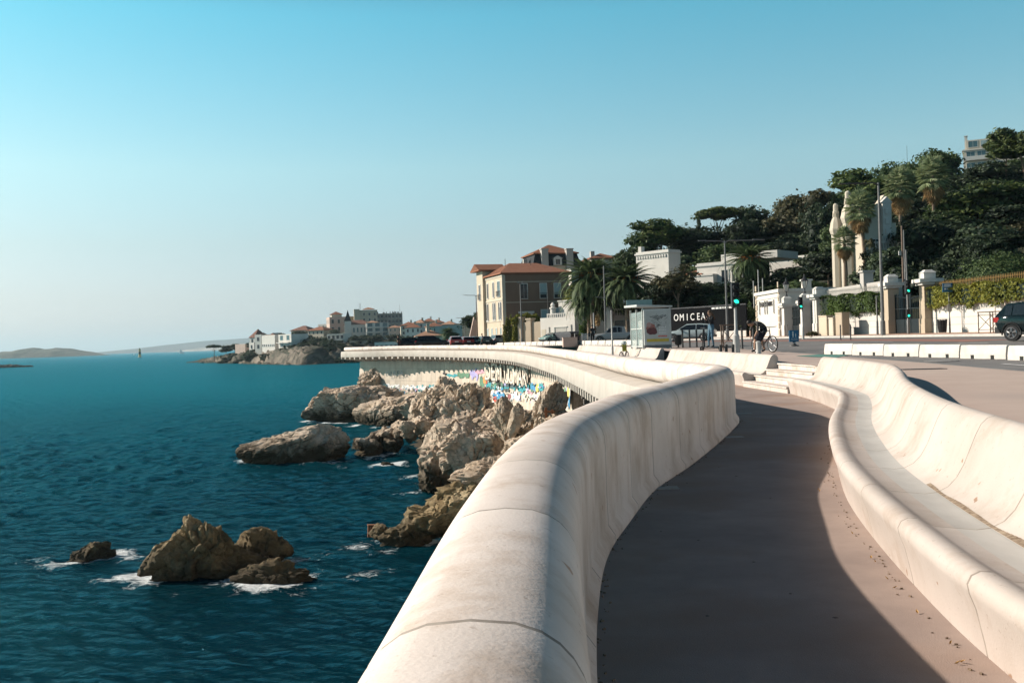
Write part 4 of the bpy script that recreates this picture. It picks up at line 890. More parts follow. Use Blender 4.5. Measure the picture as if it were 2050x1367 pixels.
box_part('annex', wallm('white', None), ht, ((-3.5, 1, -3), (-.02, 5, z0-1.6)))
# ------------------------------------------------------------------ white garage house
q = at(1083, 684, 141); hg = empty('garage_house', (q.x, q.y, bz+.1), R(-48), 'white flat-roofed garage with balustrade terrace beside the trash containers', 'garage')
k = 141/F; hg.scale = (1.33, 1, 1)
wallbox(hg, 5.1, 6, 3.6, wallm('white', None)); box_part('upper_storey', wallm('white', None), hg, ((1.9, 1.2, 3.6), (5.0, 5.8, 5.8)), ((1.8, 1.1, 5.8), (5.1, 5.9, 5.95)))
b = MB(); b.bbox((1.0, .02, 4.05), (5.1, .12, 4.15))
for i in range(14): b.bbox((1.0+i*.30, .03, 3.62), (1.10+i*.30, .11, 4.05))
b.build('balustrade', M['trim'], hg)
b = MB(); b.lathe([(.32, 0), (.32, 1.2), (.42, 1.25), (.42, 1.4), (.2, 1.5), (.3, 1.75), (.1, 2.1)], (1.5, .6, 3.6), 10); b.build('pillar', M['trim'], hg)
box_part('garage_door', wallm('grey', None), hg, ((2.2, -.03, 0), (3.9, -.003, 2.1))); box_part('door', wallm('cream', None), hg, ((.15, -.03, 0), (.8, -.003, 2.0)))
box_part('door_frame', M['trim'], hg, ((1.95, -.12, 0), (2.18, -.003, 2.2)), ((1.95, -.12, 2.2), (4.0, -.003, 2.3)))
win(hg, 1.35, 0, 1.5, .12, .8, style='blank'); win(hg, 4.6, 0, 1.6, .12, .9, style='blank')
# stone garden wall with vines, in front of the brown house
q = at(1012, 688, 150); hw_ = empty('garden_wall', (q.x, q.y, bz), R(-46), 'stone garden wall under climbing vines between the brown house and the garage', 'wall')
hw_.scale = (1.42, 1, 1); box_part('stonework', wallm('stone', None), hw_, ((0, 0, -1), (5.3, .5, 3.3))); box_part('gate_pier', wallm('stone', None), hw_, ((2.1, -.25, -1), (2.7, .6, 3.9)), ((2.0, -.35, 3.9), (2.8, .7, 4.1)), ((3.4, -.25, -1), (4.0, .6, 3.6)), ((3.3, -.35, 3.6), (4.1, .7, 3.85)))
q = at(938, 685, 192); h2 = empty('garden_wall', (q.x, q.y, bz), R(10), 'sunlit pinkish stone wall left of the brown house, behind the lamp', 'wall')
b = MB(); b.add([(0, 0, -1), (3.2, 0, -1), (3.2, 0, 3.3), (2.2, 0, 3.6), (1.2, 0, 5.4), (.3, 0, 1.8), (0, .8, -1), (3.2, .8, -1), (3.2, .8, 3.3), (2.2, .8, 3.6), (1.2, .8, 5.4), (.3, .8, 1.8)], [(0, 1, 2, 3, 4, 5), (11, 10, 9, 8, 7, 6)]+[(i, i+6, (i+1) % 6+6, (i+1) % 6) for i in range(6)]); b.build('stonework', wallm('pink', None), h2)
# ------------------------------------------------------------------ white villas on the slope
def zabs(x, y, D): return at(x, y, D).z
def villa(name, label, x0, x1, ytop, D, dep, rz, mat, zbase=None, roof=None, cat='house', corn=.15, cor_z=True):
    a = at(x0, ytop, D); w = (x1-x0)*D/F/math.cos(rz); zb = zbase if zbase is not None else hillz(a.x, a.y)-1
    e = empty(name, (a.x, a.y, zb), rz, label, cat); wallbox(e, w, dep, a.z-zb, mat, cornice=corn, z0=-4); return e, w, a.z-zb
e, w, h = villa('white_house', 'tall blank white house wall rising above the palm beside the bus shelter', 1273, 1328, 506, 135, 2.5, R(-48), wallm('white', None))
b = MB(); n = 12
for i in range(n): b.bbox((.15+i*(w-.3)/n, -.12, h-.95), (.15+(i+.5)*(w-.3)/n, -.003, h-.6))
b.build('corbels', M['trim'], e); box_part('chimney', wallm('white', None), e, ((.0, .5, h), (.5, 1.2, h+.8)))
e, w, h = villa('white_villa', 'low white villa with orange tiles half hidden behind the central palm', 1395, 1470, 528, 128, 3, R(-42), wallm('white', None))
win(e, w*.62, 0, h-2.6, .9, 1.5); win(e, w*.85, 0, h-2.6, .9, 1.5); box_part('terrace', wallm('white', None), e, ((-1.4, -1.0, -2), (w*.45, -.02, h-1.7)), ((-1.5, -1.1, h-1.7), (w*.45, -.01, h-1.5)))
rf = roof_mesh('roof', 3.0, 4, h-1.3, .7, .2, M['tile'], e); rf.location = (-2.4, 0, 0)
box_part('terrace_wall', wallm('white', None), e, ((w*.5, .5, h), (w+4.5, 6, h+.9)))
e, w, h = villa('white_house', 'long white terrace wall among the trees right of the central palm', 1540, 1600, 517, 132, 5, R(-45), wallm('white', None))
e, w, h = villa('apartment_block', 'pale apartment block with glazed balconies on the hilltop at the right', 1928, 2070, 300, 265, 12, R(-26), wallm('cream', None), corn=.3)
for r_ in range(4):
    zf = h-3.0-3.0*r_
    box_part('balcony', M['trim'], e, ((.3, -1.2, zf-.15), (w*.36, -.02, zf)), ((.3, -1.2, zf), (w*.36, -1.1, zf+.9)))
    for k in range(2): win(e, 1.8+k*2.6, 0, zf+.15, 2.0, 2.1, 'f', 'plain', 'tealglass')
    for k in range(4): win(e, w*.42+k*2.7, 0, zf+.6, 1.1, 1.5, 'f', 'plain', 'glass')
for k, hh in ((.4, 3.6), (7.6, 3.8), (5.0, 1.8)): box_part('chimney', wallm('white', None), e, ((k, 1, h), (k+.7, 1.8, h+hh)), ((k-.1, .9, h+hh), (k+.8, 1.9, h+hh+.15)))
box_part('penthouse', wallm('cream', None), e, ((.8, .6, h), (w*.45, 8, h+2.4))); win(e, 2.4, .6, h+.5, 2.2, 1.6, 'f', 'plain', 'tealglass'); win(e, 5.2, .6, h+.5, 1.8, 1.5, 'f', 'blind')
e, w, h = villa('roof_lantern', 'small red tiled roof turret showing above the trees on the ridge', 1626, 1640, 392, 215, 2, 0, wallm('ochre', None)); roof_mesh('roof', w, 2, h, .8, .3, M['tile'], e)
# ------------------------------------------------------------------ turreted villa
a = at(1730, 582, 100); vz = zabs(1703, 582, 100); ev = empty('turreted_villa', (a.x, a.y, vz-.5), R(20), 'cream villa with slender finial turrets among fan palms', 'villa')
vh = zabs(1700, 470, 104)-vz
wallbox(ev, 4.2, 4.2, vh+1.3, wallm('cream', None), z0=-5); box_part('ledge', M['trim'], ev, ((-.5, -.4, -.1), (3.9, -.02, .15)), ((-.5, -.02, -.1), (-.02, 4.4, .15)))
def turret(name, x, y, r, h, hf):
    b = MB(); b.lathe([(r*1.25, -4), (r*1.25, 0), (r, .2), (r, h*.93), (r*1.15, h*.95), (r*1.35, h), (r*1.35, h+.15), (r*1.25, h+.3), (r*1.1, h+.75), (r*.8, h+1.15), (r*.52, h+1.4), (r*.5, h+hf*.6), (r*.62, h+hf*.63), (r*.62, h+hf*.7), (r*.5, h+hf*.72), (r*.48, h+hf*.93), (r*.3, h+hf*.98), (.03, h+hf)], (x, y, 0), 8, R(22.5))
    for k in range(8):
        an = R(45*k); b.tube([(x+r*.56*math.cos(an), y+r*.56*math.sin(an), h+1.4), (x+r*.52*math.cos(an), y+r*.52*math.sin(an), h+hf*.62)], r*.10, 5)
    return b.build(name, wallm('cream', None), ev, smooth=15)
turret('turret', .0, 4.0, .52, zabs(1670, 462, 104)-vz+.5, (462-408)*104/F)
turret('turret', -.1, 1.9, .60, zabs(1690, 438, 102)-vz+.5, (438-384)*104/F)
turret('turret', 1.3, 3.2, .42, zabs(1684, 440, 104)-vz+.5, (440-405)*104/F)
gz_ = zabs(1752, 385, 101)-vz
b = MB(); b.add([(1.2, .1, vh+1.3), (3.8, .1, vh+1.3), (3.8, .1, gz_-.6), (2.9, .1, gz_+.2), (1.2, .1, vh+2.2), (1.2, .6, vh+1.3), (3.8, .6, vh+1.3), (3.8, .6, gz_-.6), (2.9, .6, gz_+.2), (1.2, .6, vh+2.2)], [(0, 1, 2, 3, 4), (9, 8, 7, 6, 5)]+[(i, i+5, (i+1) % 5+5, (i+1) % 5) for i in range(5)]); b.build('gable', wallm('cream', None), ev)
b = MB(); b.bbox((2.4, -.25, vh-1.5), (3.4, .09, gz_-.6)); b.add([(2.2, -.3, gz_-.6), (3.6, -.3, gz_-.6), (2.9, -.3, gz_), (2.2, .1, gz_-.6), (3.6, .1, gz_-.6), (2.9, .1, gz_)], [(0, 1, 2), (3, 5, 4), (0, 3, 4, 1), (1, 4, 5, 2), (2, 5, 3, 0)])
for k in range(3): b.box((2.9, -.3, gz_-1.5-k*1.0), (.55, .12, .55))
b.build('carved_panel', M['trim'], ev)
b = MB()
for k in range(8): b.bbox((1.2+k*.3, -.5, vh-1.6), (1.32+k*.3, -.38, vh-.8))
b.bbox((1.1, -.55, vh-.8), (3.7, -.33, vh-.65)); b.build('balustrade', M['trim'], ev)
for z_ in (1.5, 4.0): win(ev, 1.6, 0, z_, .7, 1.6)
# ------------------------------------------------------------------ spa pavilion with gate
def FW(D, off=0): return Vector((fw(D)+off, D, gz(fw(D), D)+.16))
c = at(1563, 680, 90); d0 = at(1516, 682, 98)
rz = math.atan2(c.y-d0.y, c.x-d0.x); L_ = (Vector((c.x, c.y))-Vector((d0.x, d0.y))).length; z0 = gz(c.x, c.y)+.1
ht = empty('spa_pavilion', (d0.x, d0.y, z0), rz, 'white rendered pavilion with black lettering and slit windows beside the lantern gate', 'pavilion')
hh = zabs(1540, 589, 94)-z0
wallbox(ht, L_, 5, hh, wallm('white', None), z0=-1); box_part('coping', M['trim'], ht, ((-.15, -.15, hh+.003), (L_+.15, 5.1, hh+.3)), ((-.06, -.06, hh-.45), (L_+.06, -.003, hh-.35)))
for k in (.17, .40, .50, .78): win(ht, L_*k, 0, 2.2, .22, 1.2, style='blank')
M['black'] = pmat('black_lettering', (.015, .015, .017), rough=.5)
text('THERMES MARINS', .62, M['black'], ht, (L_*.45, -.02, hh-.95), (R(90), 0, 0), extr=.01, bold=.012, sx=L_*.60/(.62*8.9))
for x_ in (0, L_-.4):
    b = MB()
    for k in range(8): b.bbox((x_-(.05 if x_ == 0 else -.0), -.07, .1+k*.62), (x_+(.4 if k % 2 else .55)*(1 if x_ == 0 else 1)-(0 if x_ == 0 else .1), -.003, .62+k*.62))
    b.build('quoins', wallm('stone', None), ht)
box_part('upper_block', wallm('white', None), ht, ((L_-.6, 2.2, hh+.31), (L_+.1, 2.9, hh+.95)), ((L_-.7, 2.1, hh+.95), (L_+.2, 3.0, hh+1.1)))
box_part('rear_wing', wallm('grey', None), ht, ((L_+.02, 4.2, -1), (L_+16, 5.0, hh+.1)), ((L_+9.0, 4.0, -1), (L_+9.8, 4.8, hh+1.0)), ((L_+8.9, 3.9, hh+1.0), (L_+9.9, 4.9, hh+1.15)))
M['irongate'] = pmat('black_green_iron', (.014, .022, .026), rough=.45, metal=.3)
def pier(name, label, X, D, w, h, rz, cap=.25, mat='white', base=True, cat='gate pier'):
    e = empty(name, (X, D, gz(X, D)+.13), rz, label, cat)
    b = MB(); b.box((0, 0, h/2), (w, w, h)); b.build('shaft', wallm(mat, None), e)
    if base: b = MB(); b.box((0, 0, .5), (w+.1, w+.1, 1.0)); b.build('plinth', wallm(mat, None), e)
    b = MB(); b.box((0, 0, h+.08), (w+.35, w+.35, .16)); b.box((0, 0, h+.28), (w+2*cap, w+2*cap, .24)); b.box((0, 0, h+.60), (w*.95, w*.95, .40)); b.box((0, 0, h+.90), (w*1.05, w*1.05, .20), taper=.5); b.build('cap', M['trim'], e); return e
def gate(name, label, A, B, h, rz=None, arch=.5, panel=.9):
    d = Vector((B.x-A.x, B.y-A.y, 0)); L_ = d.length; e = empty(name, (A.x, A.y, gz(A.x, A.y)+.14), math.atan2(d.y, d.x), label, 'gate')
    for s in range(2):
        b = MB(); x0 = s*L_/2+.02; x1 = x0+L_/2-.04; n = 9
        b.bbox((x0, -.04, 0), (x0+.07, .04, h)); b.bbox((x1-.07, -.04, 0), (x1, .04, h)); b.bbox((x0, -.03, .05), (x1, .03, panel)); b.bbox((x0, -.04, h*.62), (x1, .04, h*.62+.06))
        for k in range(1, n):
            x = lerp(x0, x1, k/n); t = x/L_; z = h+arch*math.sin(math.pi*t); b.tube([(x, 0, panel), (x, 0, z)], .022, 5); b.tube([(x, 0, z), (x, 0, z+.16)], [.045, .004], 5)
        for k in range(8):
            xa, xb = lerp(x0, x1, k/8), lerp(x0, x1, (k+1)/8); b.tube([(xa, 0, h-.35+.5*abs(xa/L_-.5)), (xb, 0, h-.35+.5*abs(xb/L_-.5))], .03, 5)
        b.build('gate_leaf', M['irongate'], e)
    return e
def lantern(parent, z):
    b = MB(); b.lathe([(.10, 0), (.14, .1), (.06, .2), (.05, .45), (.12, .5)], (0, 0, z), 8); b.lathe([(.30, 1.1), (.33, 1.15), (.12, 1.38), (.06, 1.45), (.05, 1.6), (.01, 1.7)], (0, 0, z), 8); 
    for k in range(6): an = R(60*k); b.tube([(.13*math.cos(an), .13*math.sin(an), z+.5), (.28*math.cos(an), .28*math.sin(an), z+1.1)], .02, 4)
    o = b.build('lantern', M['darkmetal'], parent); g = MB(); g.lathe([(.12, .5), (.26, 1.09)], (0, 0, z), 6); g.build('lantern_glass', pmat('frosted_glass', (.7, .68, .62), rough=.3), o); return o
e = pier('gate_pier', 'rusticated white gate pier carrying a lantern, next to the lettered pavilion', c.x+.5, c.y-.5, .75, 2.55, rz); lantern(e, 3.5)
c2 = at(1614, 676, 85); e = pier('gate_pier', 'white gate pier carrying the taller lantern, between two iron gates', c2.x, c2.y, .75, 2.6, rz); lantern(e, 3.55)
gate('iron_gate', 'narrow dark iron gate between the two lantern piers', Vector((c.x+.9, c.y-.7, 0)), Vector((c2.x-.4, c2.y+.2, 0)), 2.5, arch=0)
c3 = at(1642, 675, 81); gate('iron_gate', 'wide black iron gate right of the taller lantern pier', Vector((c2.x+.4, c2.y-.2, 0)), Vector((c3.x-.2, c3.y+.2, 0)), 2.5)
e = pier('wall_pier', 'broad ivory end pier with a flat cap at the left end of the hedge wall', c3.x, c3.y, .8, 2.95, R(-85), cap=.35, cat='pier')
# ------------------------------------------------------------------ garden walls with hedges and spiked railings
M['hedge_y'] = None
def seg(A, B, f): return A.lerp(B, f)
def garden_wall(label, A, B, h, zr=0):
    d = B-A; L_ = d.length; e = empty('garden_wall', (A.x, A.y, A.z), math.atan2(d.y, d.x), label, 'wall')
    b = MB(); b.bbox((0, 0, -.6), (L_, .35, h)); b.build('render', wallm('white', None), e)
    b = MB(); b.bbox((0, -.05, h+.003), (L_, .40, h+.10))
    for z in (.5, .95, 1.4): b.bbox((0, -.008, z), (L_, -.002, z+.03))
    n = max(1, int(L_/3.4))
    for k in range(1, n): b.bbox((k*L_/n-.04, -.03, 0), (k*L_/n+.04, -.009, h))
    b.build('wall_trim', wallm('grey', None), e)
    return e, L_
def railing(label, A, B, h, z0, mat):
    d = B-A; L_ = d.length; e = empty('spiked_railing', (A.x, A.y, A.z+z0), math.atan2(d.y, d.x), label, 'railing')
    b = MB(); b.bbox((0, -.03, h-.35), (L_, .03, h-.29)); b.bbox((0, -.03, .1), (L_, .03, .16)); b.build('rail', M['darkmetal'], e)
    b = MB(); n = int(L_/.17)
    for k in range(n+1):
        x = k*L_/n; b.box((x, 0, h/2), (.03, .03, h)); b.tube([(x, 0, h), (x, 0, h+.22)], [.05, .004], 4, cap=False)
    b.build('spikes', mat, e, fix=False); return e
GA = c3+Vector((.3, -.4, 0)); GA.z = gz(GA.x, GA.y)+.16
LP = FW(71.2); RP = FW(66.0)
M['gold'] = pmat('gilded_spikes', (.42, .25, .08), (.25, .14, .05), 20, .5, metal=.4)
M['greyspike'] = pmat('grey_spikes', (.45, .42, .36), rough=.6)
garden_wall('left white garden wall of banded render, between the ivory pier and the open street gate', GA, LP+Vector((0, .5, 0)), 2.0)
railing('grey spiked railing above the left hedge', GA+Vector((.15, 0, 0)), LP+Vector((.15, .5, 0)), 2.9, .5, M['greyspike'])
e = pier('gate_pier', 'left tan pier of the street gate, behind the tall lamp post', LP.x, LP.y, .78, 3.25, R(90), mat='stone', cap=.3)
e = pier('gate_pier', 'right tan pier of the street gate with a stepped white cap', RP.x, RP.y, .82, 3.2, R(90), mat='stone', cap=.35)
gate('iron_gate', 'tall dark green iron gate between the two tan piers', Vector((LP.x+.1, LP.y-.4, 0)), Vector((RP.x+.1, RP.y+.4, 0)), 2.75, arch=-.4, panel=1.0)
RA = RP+Vector((.05, -.45, 0)); RB = FW(44.0)
garden_wall('right white garden wall of banded render, running behind the dark car', RA, RB, 1.85)
railing('gilded spiked railing above the right hedge', RA+Vector((.2, 0, 0)), RB+Vector((.2, 0, 0)), 2.75, .4, M['gold'])
# utility cabinets by the left wall
def cabinet(label, x, ybase, D, w, h, dpt, mat, rz=R(-80)):
    q = at(x, ybase, D); z = gz(q.x, q.y)+.14; e = empty('utility_cabinet', (q.x, q.y, z), rz, label, 'cabinet'); box_part('body', mat, e, ((-w/2, -dpt, 0), (w/2, 0, h))); box_part('lid', mat, e, ((-w/2-.03, -dpt-.04, h+.002), (w/2+.03, .02, h+.07))); box_part('door', mat, e, ((-w/2+.05, -dpt-.015, .1), (w/2-.05, -dpt-.002, h-.08)))
cabinet('broad tan utility cabinet at the left end of the hedge wall', 1660, 674, 78, 1.3, 1.5, .5, wallm('buff', None)); cabinet('narrow pale utility cabinet, middle one of three against the hedge wall', 1674, 674, 76.5, .7, 1.3, .4, wallm('cream', None)); cabinet('tall cream masonry box at the right of the utility cabinets', 1695, 674, 75.5, 1.0, 1.65, .6, wallm('stone', None))
# ------------------------------------------------------------------ dark fence with the white restaurant letters, and balustrade
A = Vector((fw(99.5)+.1, 99.5, 0)); B = Vector((fw(109), 109, 0)); d = A-B
M['darkpanel'] = pmat('dark_slat_panel', (.003, .0035, .005), (.005, .0055, .007), 6, .9, spec=.1)
e = empty('dark_fence', (B.x, B.y, gz(B.x, B.y)+.1), math.atan2(d.y, d.x), 'black panelled fence bearing large white letters behind the parked hatchback', 'fence'); L_ = d.length
box_part('panel', M['darkpanel'], e, ((-1, 0, 0), (L_, .12, 3.3))); box_part('base', wallm('white', None), e, ((-1, -.12, -.3), (L_, -.005, .75)))
b = MB(); b.bbox((-1, -.05, 3.32), (L_, .16, 3.44)); b.build('top_rail', M['darkmetal'], e)
M['letter'] = pmat('white_letters', (.78, .77, .74), rough=.5)
def e_px(x):        # photo column -> distance along the fence
    best = 0; bd = 1e9
    for k in range(400):
        t = L_*k/399*1.2-1; P_ = B+d.normalized()*t; px = CX+F*P_.x/P_.y*1.0
        if abs(px-x) < bd: bd = abs(px-x); best = t
    return best
for ch, x in zip('ROMICEA', (1341, 1355.5, 1367, 1377.5, 1388, 1400, 1409.5)): text(ch, 1.05, M['letter'], e, (e_px(x), -.03, 2.35), (R(90), 0, 0), extr=.015, sx=.95)
b = MB(); r_ = random.Random(2); x = e_px(1427)
while x < e_px(1466): w = r_.uniform(.05, .16); b.bbox((x, -.04, 3.05), (x+w, -.002, 3.24)); x += w+r_.choice([.03, .04, .16])
b.build('small_lettering', M['letter'], e)
def balustrade(label, x0, x1, y, D, h=.9):
    a, c_ = at(x0, y, D), at(x1, y, D); L2 = (c_-a).length; e = empty('balustrade', (a.x, a.y, a.z-h), math.atan2(c_.y-a.y, c_.x-a.x), label, 'balustrade')
    b = MB(); b.bbox((0, -.15, h-.15), (L2, .15, h)); b.bbox((0, -.15, -1.6), (L2, .15, .12)); b.build('rail', wallm('white', None), e)
    b = MB(); n = int(L2/.28)
    for k in range(n): b.lathe([(.06, .12), (.10, .25), (.05, .5), (.07, h-.15)], ((k+.5)*L2/n, 0, 0), 6)
    b.build('balusters', wallm('white', None), e)
balustrade('white balustrade behind the black fence, under the brownish tree', 1345, 1420, 613, 114)
balustrade('white balustrade between the palms, left of the bus shelter', 1228, 1268, 618, 121)
cpx = at(1222, 690, 119); pier('garden_pier', 'white garden pier by the grey parked car, with a flat cap', cpx.x, cpx.y, .55, 3.2, R(-40), cap=.15, cat='pier'); 
A2 = at(1232, 690, 119); B2_ = at(1278, 690, 113); dd = B2_-A2
e = empty('dark_fence', (A2.x, A2.y, gz(A2.x, A2.y)), math.atan2(dd.y, dd.x), 'dark railing fence behind the grey parked car and palms', 'fence')
b = MB(); LL = dd.length; b.bbox((0, 0, .1), (LL, .05, .25)); b.bbox((0, 0, 2.5), (LL, .05, 2.6))
for k in range(int(LL/.14)): b.box((k*.14, .02, 1.3), (.03, .03, 2.6))
b.build('bars', M['irongate'], e)
# ================================================================== vegetation
def leaf_mat(name, c1, c2, rnd=.25, tr=.25):
    m = bpy.data.materials.new(name); t = m.node_tree if m.use_nodes else None; m.use_nodes = True; t = m.node_tree; L = t.links; b = t.nodes['Principled BSDF']
    b.inputs['Roughness'].default_value = .65; b.inputs['Specular IOR Level'].default_value = .3
    a = t.nodes.new('ShaderNodeAttribute'); a.attribute_name = 'tone'; mx = t.nodes.new('ShaderNodeMix'); mx.data_type = 'RGBA'; L.new(a.outputs['Fac'], mx.inputs[0]); mx.inputs[6].default_value = (*c1, 1); mx.inputs[7].default_value = (*c2, 1)
    oi = t.nodes.new('ShaderNodeObjectInfo'); mr = t.nodes.new('ShaderNodeMapRange'); mr.inputs[3].default_value = 1-rnd; mr.inputs[4].default_value = 1+rnd; L.new(oi.outputs['Random'], mr.inputs[0])
    hs = t.nodes.new('ShaderNodeHueSaturation'); L.new(mx.outputs[2], hs.inputs['Color']); L.new(mr.outputs[0], hs.inputs['Value']); L.new(hs.outputs[0], b.inputs['Base Color'])
    tl = t.nodes.new('ShaderNodeBsdfTranslucent'); L.new(hs.outputs[0], tl.inputs['Color']); ms = t.nodes.new('ShaderNodeMixShader'); ms.inputs[0].default_value = tr
    L.new(b.outputs[0], ms.inputs[1]); L.new(tl.outputs[0], ms.inputs[2]); L.new(ms.outputs[0], t.nodes['Material Output'].inputs['Surface']); return m
LM = dict(dark=leaf_mat('dark_evergreen_leaf', (.012, .025, .015), (.068, .098, .045)), mid=leaf_mat('mid_green_leaf', (.022, .046, .017), (.11, .155, .052)), pine=leaf_mat('pine_needle', (.028, .055, .015), (.15, .185, .05)),
          olive=leaf_mat('brownish_leaf', (.035, .038, .018), (.10, .092, .042)), yellow=leaf_mat('yellow_green_leaf', (.10, .12, .018), (.30, .29, .045), .1, .35), hedge=leaf_mat('hedge_leaf', (.03, .055, .012), (.10, .16, .03), .1, .3), vine=leaf_mat('vine_leaf', (.09, .10, .02), (.24, .22, .05)),
          palm=leaf_mat('palm_frond', (.035, .065, .024), (.18, .23, .10), .12), dry=leaf_mat('dry_frond', (.26, .15, .06), (.46, .31, .15), .15), fan=leaf_mat('fan_palm_leaf', (.10, .14, .06), (.40, .45, .24), .12))
M['bark'] = pmat('bark', (.12, .085, .06), (.20, .15, .11), 4, .95, bump=.6, bscale=8)
def leaves(pts, nrm, size, seed, elong=1.0, tone=None):
    r = np.random.default_rng(seed); n = len(pts); nn = nrm + r.normal(0, .75, (n, 3)); nn /= np.linalg.norm(nn, axis=1, keepdims=True)
    t = np.cross(nn, r.normal(0, 1, (n, 3))); t /= np.linalg.norm(t, axis=1, keepdims=True)+1e-9; bt = np.cross(nn, t)
    s = (size*r.uniform(.55, 1.3, n))[:, None]; a = t*s*elong; b = bt*s*.6
    V = np.stack([pts-a, pts-b*.9, pts+a, pts+b], 1).reshape(-1, 3); Q = np.arange(4*n).reshape(n, 4)
    tn = np.repeat(np.clip(tone if tone is not None else r.uniform(0, 1, n), 0, 1), 1)
    return V, Q, tn
def crown_mesh(name, lobes, n, size, seed, mat, elong=1.0, shell=.35, core=True):
    r = np.random.default_rng(seed); P = []; N = []; T = []
    vol = np.array([(l[3]*l[4]*l[5])**(2/3) for l in lobes]); cnt = (n*vol/vol.sum()).astype(int)
    for l, c in zip(lobes, cnt):
        d = r.normal(0, 1, (c, 3)); d /= np.linalg.norm(d, axis=1, keepdims=True); d[:, 2] = np.where(d[:, 2] < -.35, -d[:, 2]*.6, d[:, 2])
        # twig clumps: directions gathered around a few dozen centres, the rest thin
        k = max(6, c//38); cen = r.normal(0, 1, (k, 3)); cen /= np.linalg.norm(cen, axis=1, keepdims=True); cen[:, 2] = np.where(cen[:, 2] < -.5, -cen[:, 2], cen[:, 2]); w = r.integers(0, k, c)
        d = np.where(r.random((c, 1)) < .75, cen[w]+r.normal(0, .17, (c, 3)), d); d /= np.linalg.norm(d, axis=1, keepdims=True)
        out = 1+.18*r.normal(0, 1, k)[w]; rad = out*(1-shell*r.random(c)**1.6)
        p = d*rad[:, None]*np.array(l[3:6])+np.array(l[:3]); P.append(p); N.append(d+np.array([0, 0, .35])); T.append(np.clip(.5+.3*r.normal(0, 1, k)[w]+.2*r.normal(0, 1, c), 0, 1))
    P = np.concatenate(P); N = np.concatenate(N); T = np.concatenate(T)
    V, Q, tn = leaves(P, N, size, seed, elong, T)
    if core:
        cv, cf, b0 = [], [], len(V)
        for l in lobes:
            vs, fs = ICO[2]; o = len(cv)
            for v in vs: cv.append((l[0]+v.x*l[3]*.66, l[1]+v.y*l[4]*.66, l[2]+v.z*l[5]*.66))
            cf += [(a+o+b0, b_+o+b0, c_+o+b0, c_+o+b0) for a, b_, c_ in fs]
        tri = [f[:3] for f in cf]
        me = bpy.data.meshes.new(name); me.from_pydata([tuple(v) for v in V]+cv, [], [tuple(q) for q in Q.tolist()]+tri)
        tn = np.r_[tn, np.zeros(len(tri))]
    else: me = bpy.data.meshes.new(name); me.from_pydata([tuple(v) for v in V], [], Q.tolist())
    a = me.attributes.new('tone', 'FLOAT', 'FACE'); a.data.foreach_set('value', tn.astype(np.float32))
    if mat: me.materials.append(mat)
    return me
def rand_lobes(seed, n, flat=1.0, spread=.62, size=(.34, .52)):
    r = random.Random(seed); out = [(0, 0, -.1, .6, .6, .55*flat)]
    for i in range(n):
        a = i*2.4+r.uniform(-.5, .5); rr = spread*r.uniform(.6, 1.05); s = r.uniform(*size); out.append((rr*math.cos(a), rr*math.sin(a), flat*r.uniform(-.45, .62), s, s, s*.8*flat))
    return out
CROWN = {}
def crown(kind, mat):
    key = (kind, mat)
    if key not in CROWN:
        k, s = kind[:-1], int(kind[-1])
        if k == 'broad': me = crown_mesh('crown', rand_lobes(s+3, 9), 5200, .062, s, LM[mat])
        elif k == 'pine': me = crown_mesh('crown', rand_lobes(s+20, 12, .85, .68, (.30, .46)), 6400, .055, s+50, LM[mat], 1.5)
        elif k == 'umbrella': me = crown_mesh('crown', [(.55*math.cos(a), .55*math.sin(a), .55+.06*math.sin(3*a), .42, .42, .24) for a in np.arange(0, 6.2, .78)]+[(0, 0, .66, .55, .55, .26)], 4500, .045, s, LM[mat], 1.6)
        elif k == 'cypress': me = crown_mesh('crown', [(0, 0, z, .55*(1-abs(z)*.8)+.1, .55*(1-abs(z)*.8)+.1, .3) for z in (-.7, -.4, -.1, .2, .5, .75)], 2500, .055, s, LM[mat], 1.4)
        elif k == 'shrub': me = crown_mesh('crown', rand_lobes(s+40, 6, .9, .5, (.4, .6)), 2600, .085, s, LM[mat])
        elif k == 'loose': me = crown_mesh('crown', rand_lobes(s+60, 10, 1, .7, (.25, .4)), 3600, .06, s, LM[mat], 1.2, .6, False)
        CROWN[key] = me
    return CROWN[key]
TRUNK = {}
def trunk_mesh(s):
    if s not in TRUNK:
        b = MB(); r = random.Random(s); top = (r.uniform(-.1, .1), r.uniform(-.1, .1), 1.0)
        b.tube([(0, 0, -.25), (r.uniform(-.03, .03), 0, .4), (top[0]*.6, top[1]*.6, .75), top], [.06, .045, .036, .022], 8)
        for i in range(5):
            a = i*1.3+r.random(); z = r.uniform(.62, .9); b.tube([(top[0]*z*.8, top[1]*z*.8, z), (.16*math.cos(a), .16*math.sin(a), z+.13), (.34*math.cos(a), .34*math.sin(a), z+.30)], [.022, .016, .008], 6)
        o = b.build('trunk', M['bark'], None, smooth=True); TRUNK[s] = o.data; bpy.data.objects.remove(o)
    return TRUNK[s]
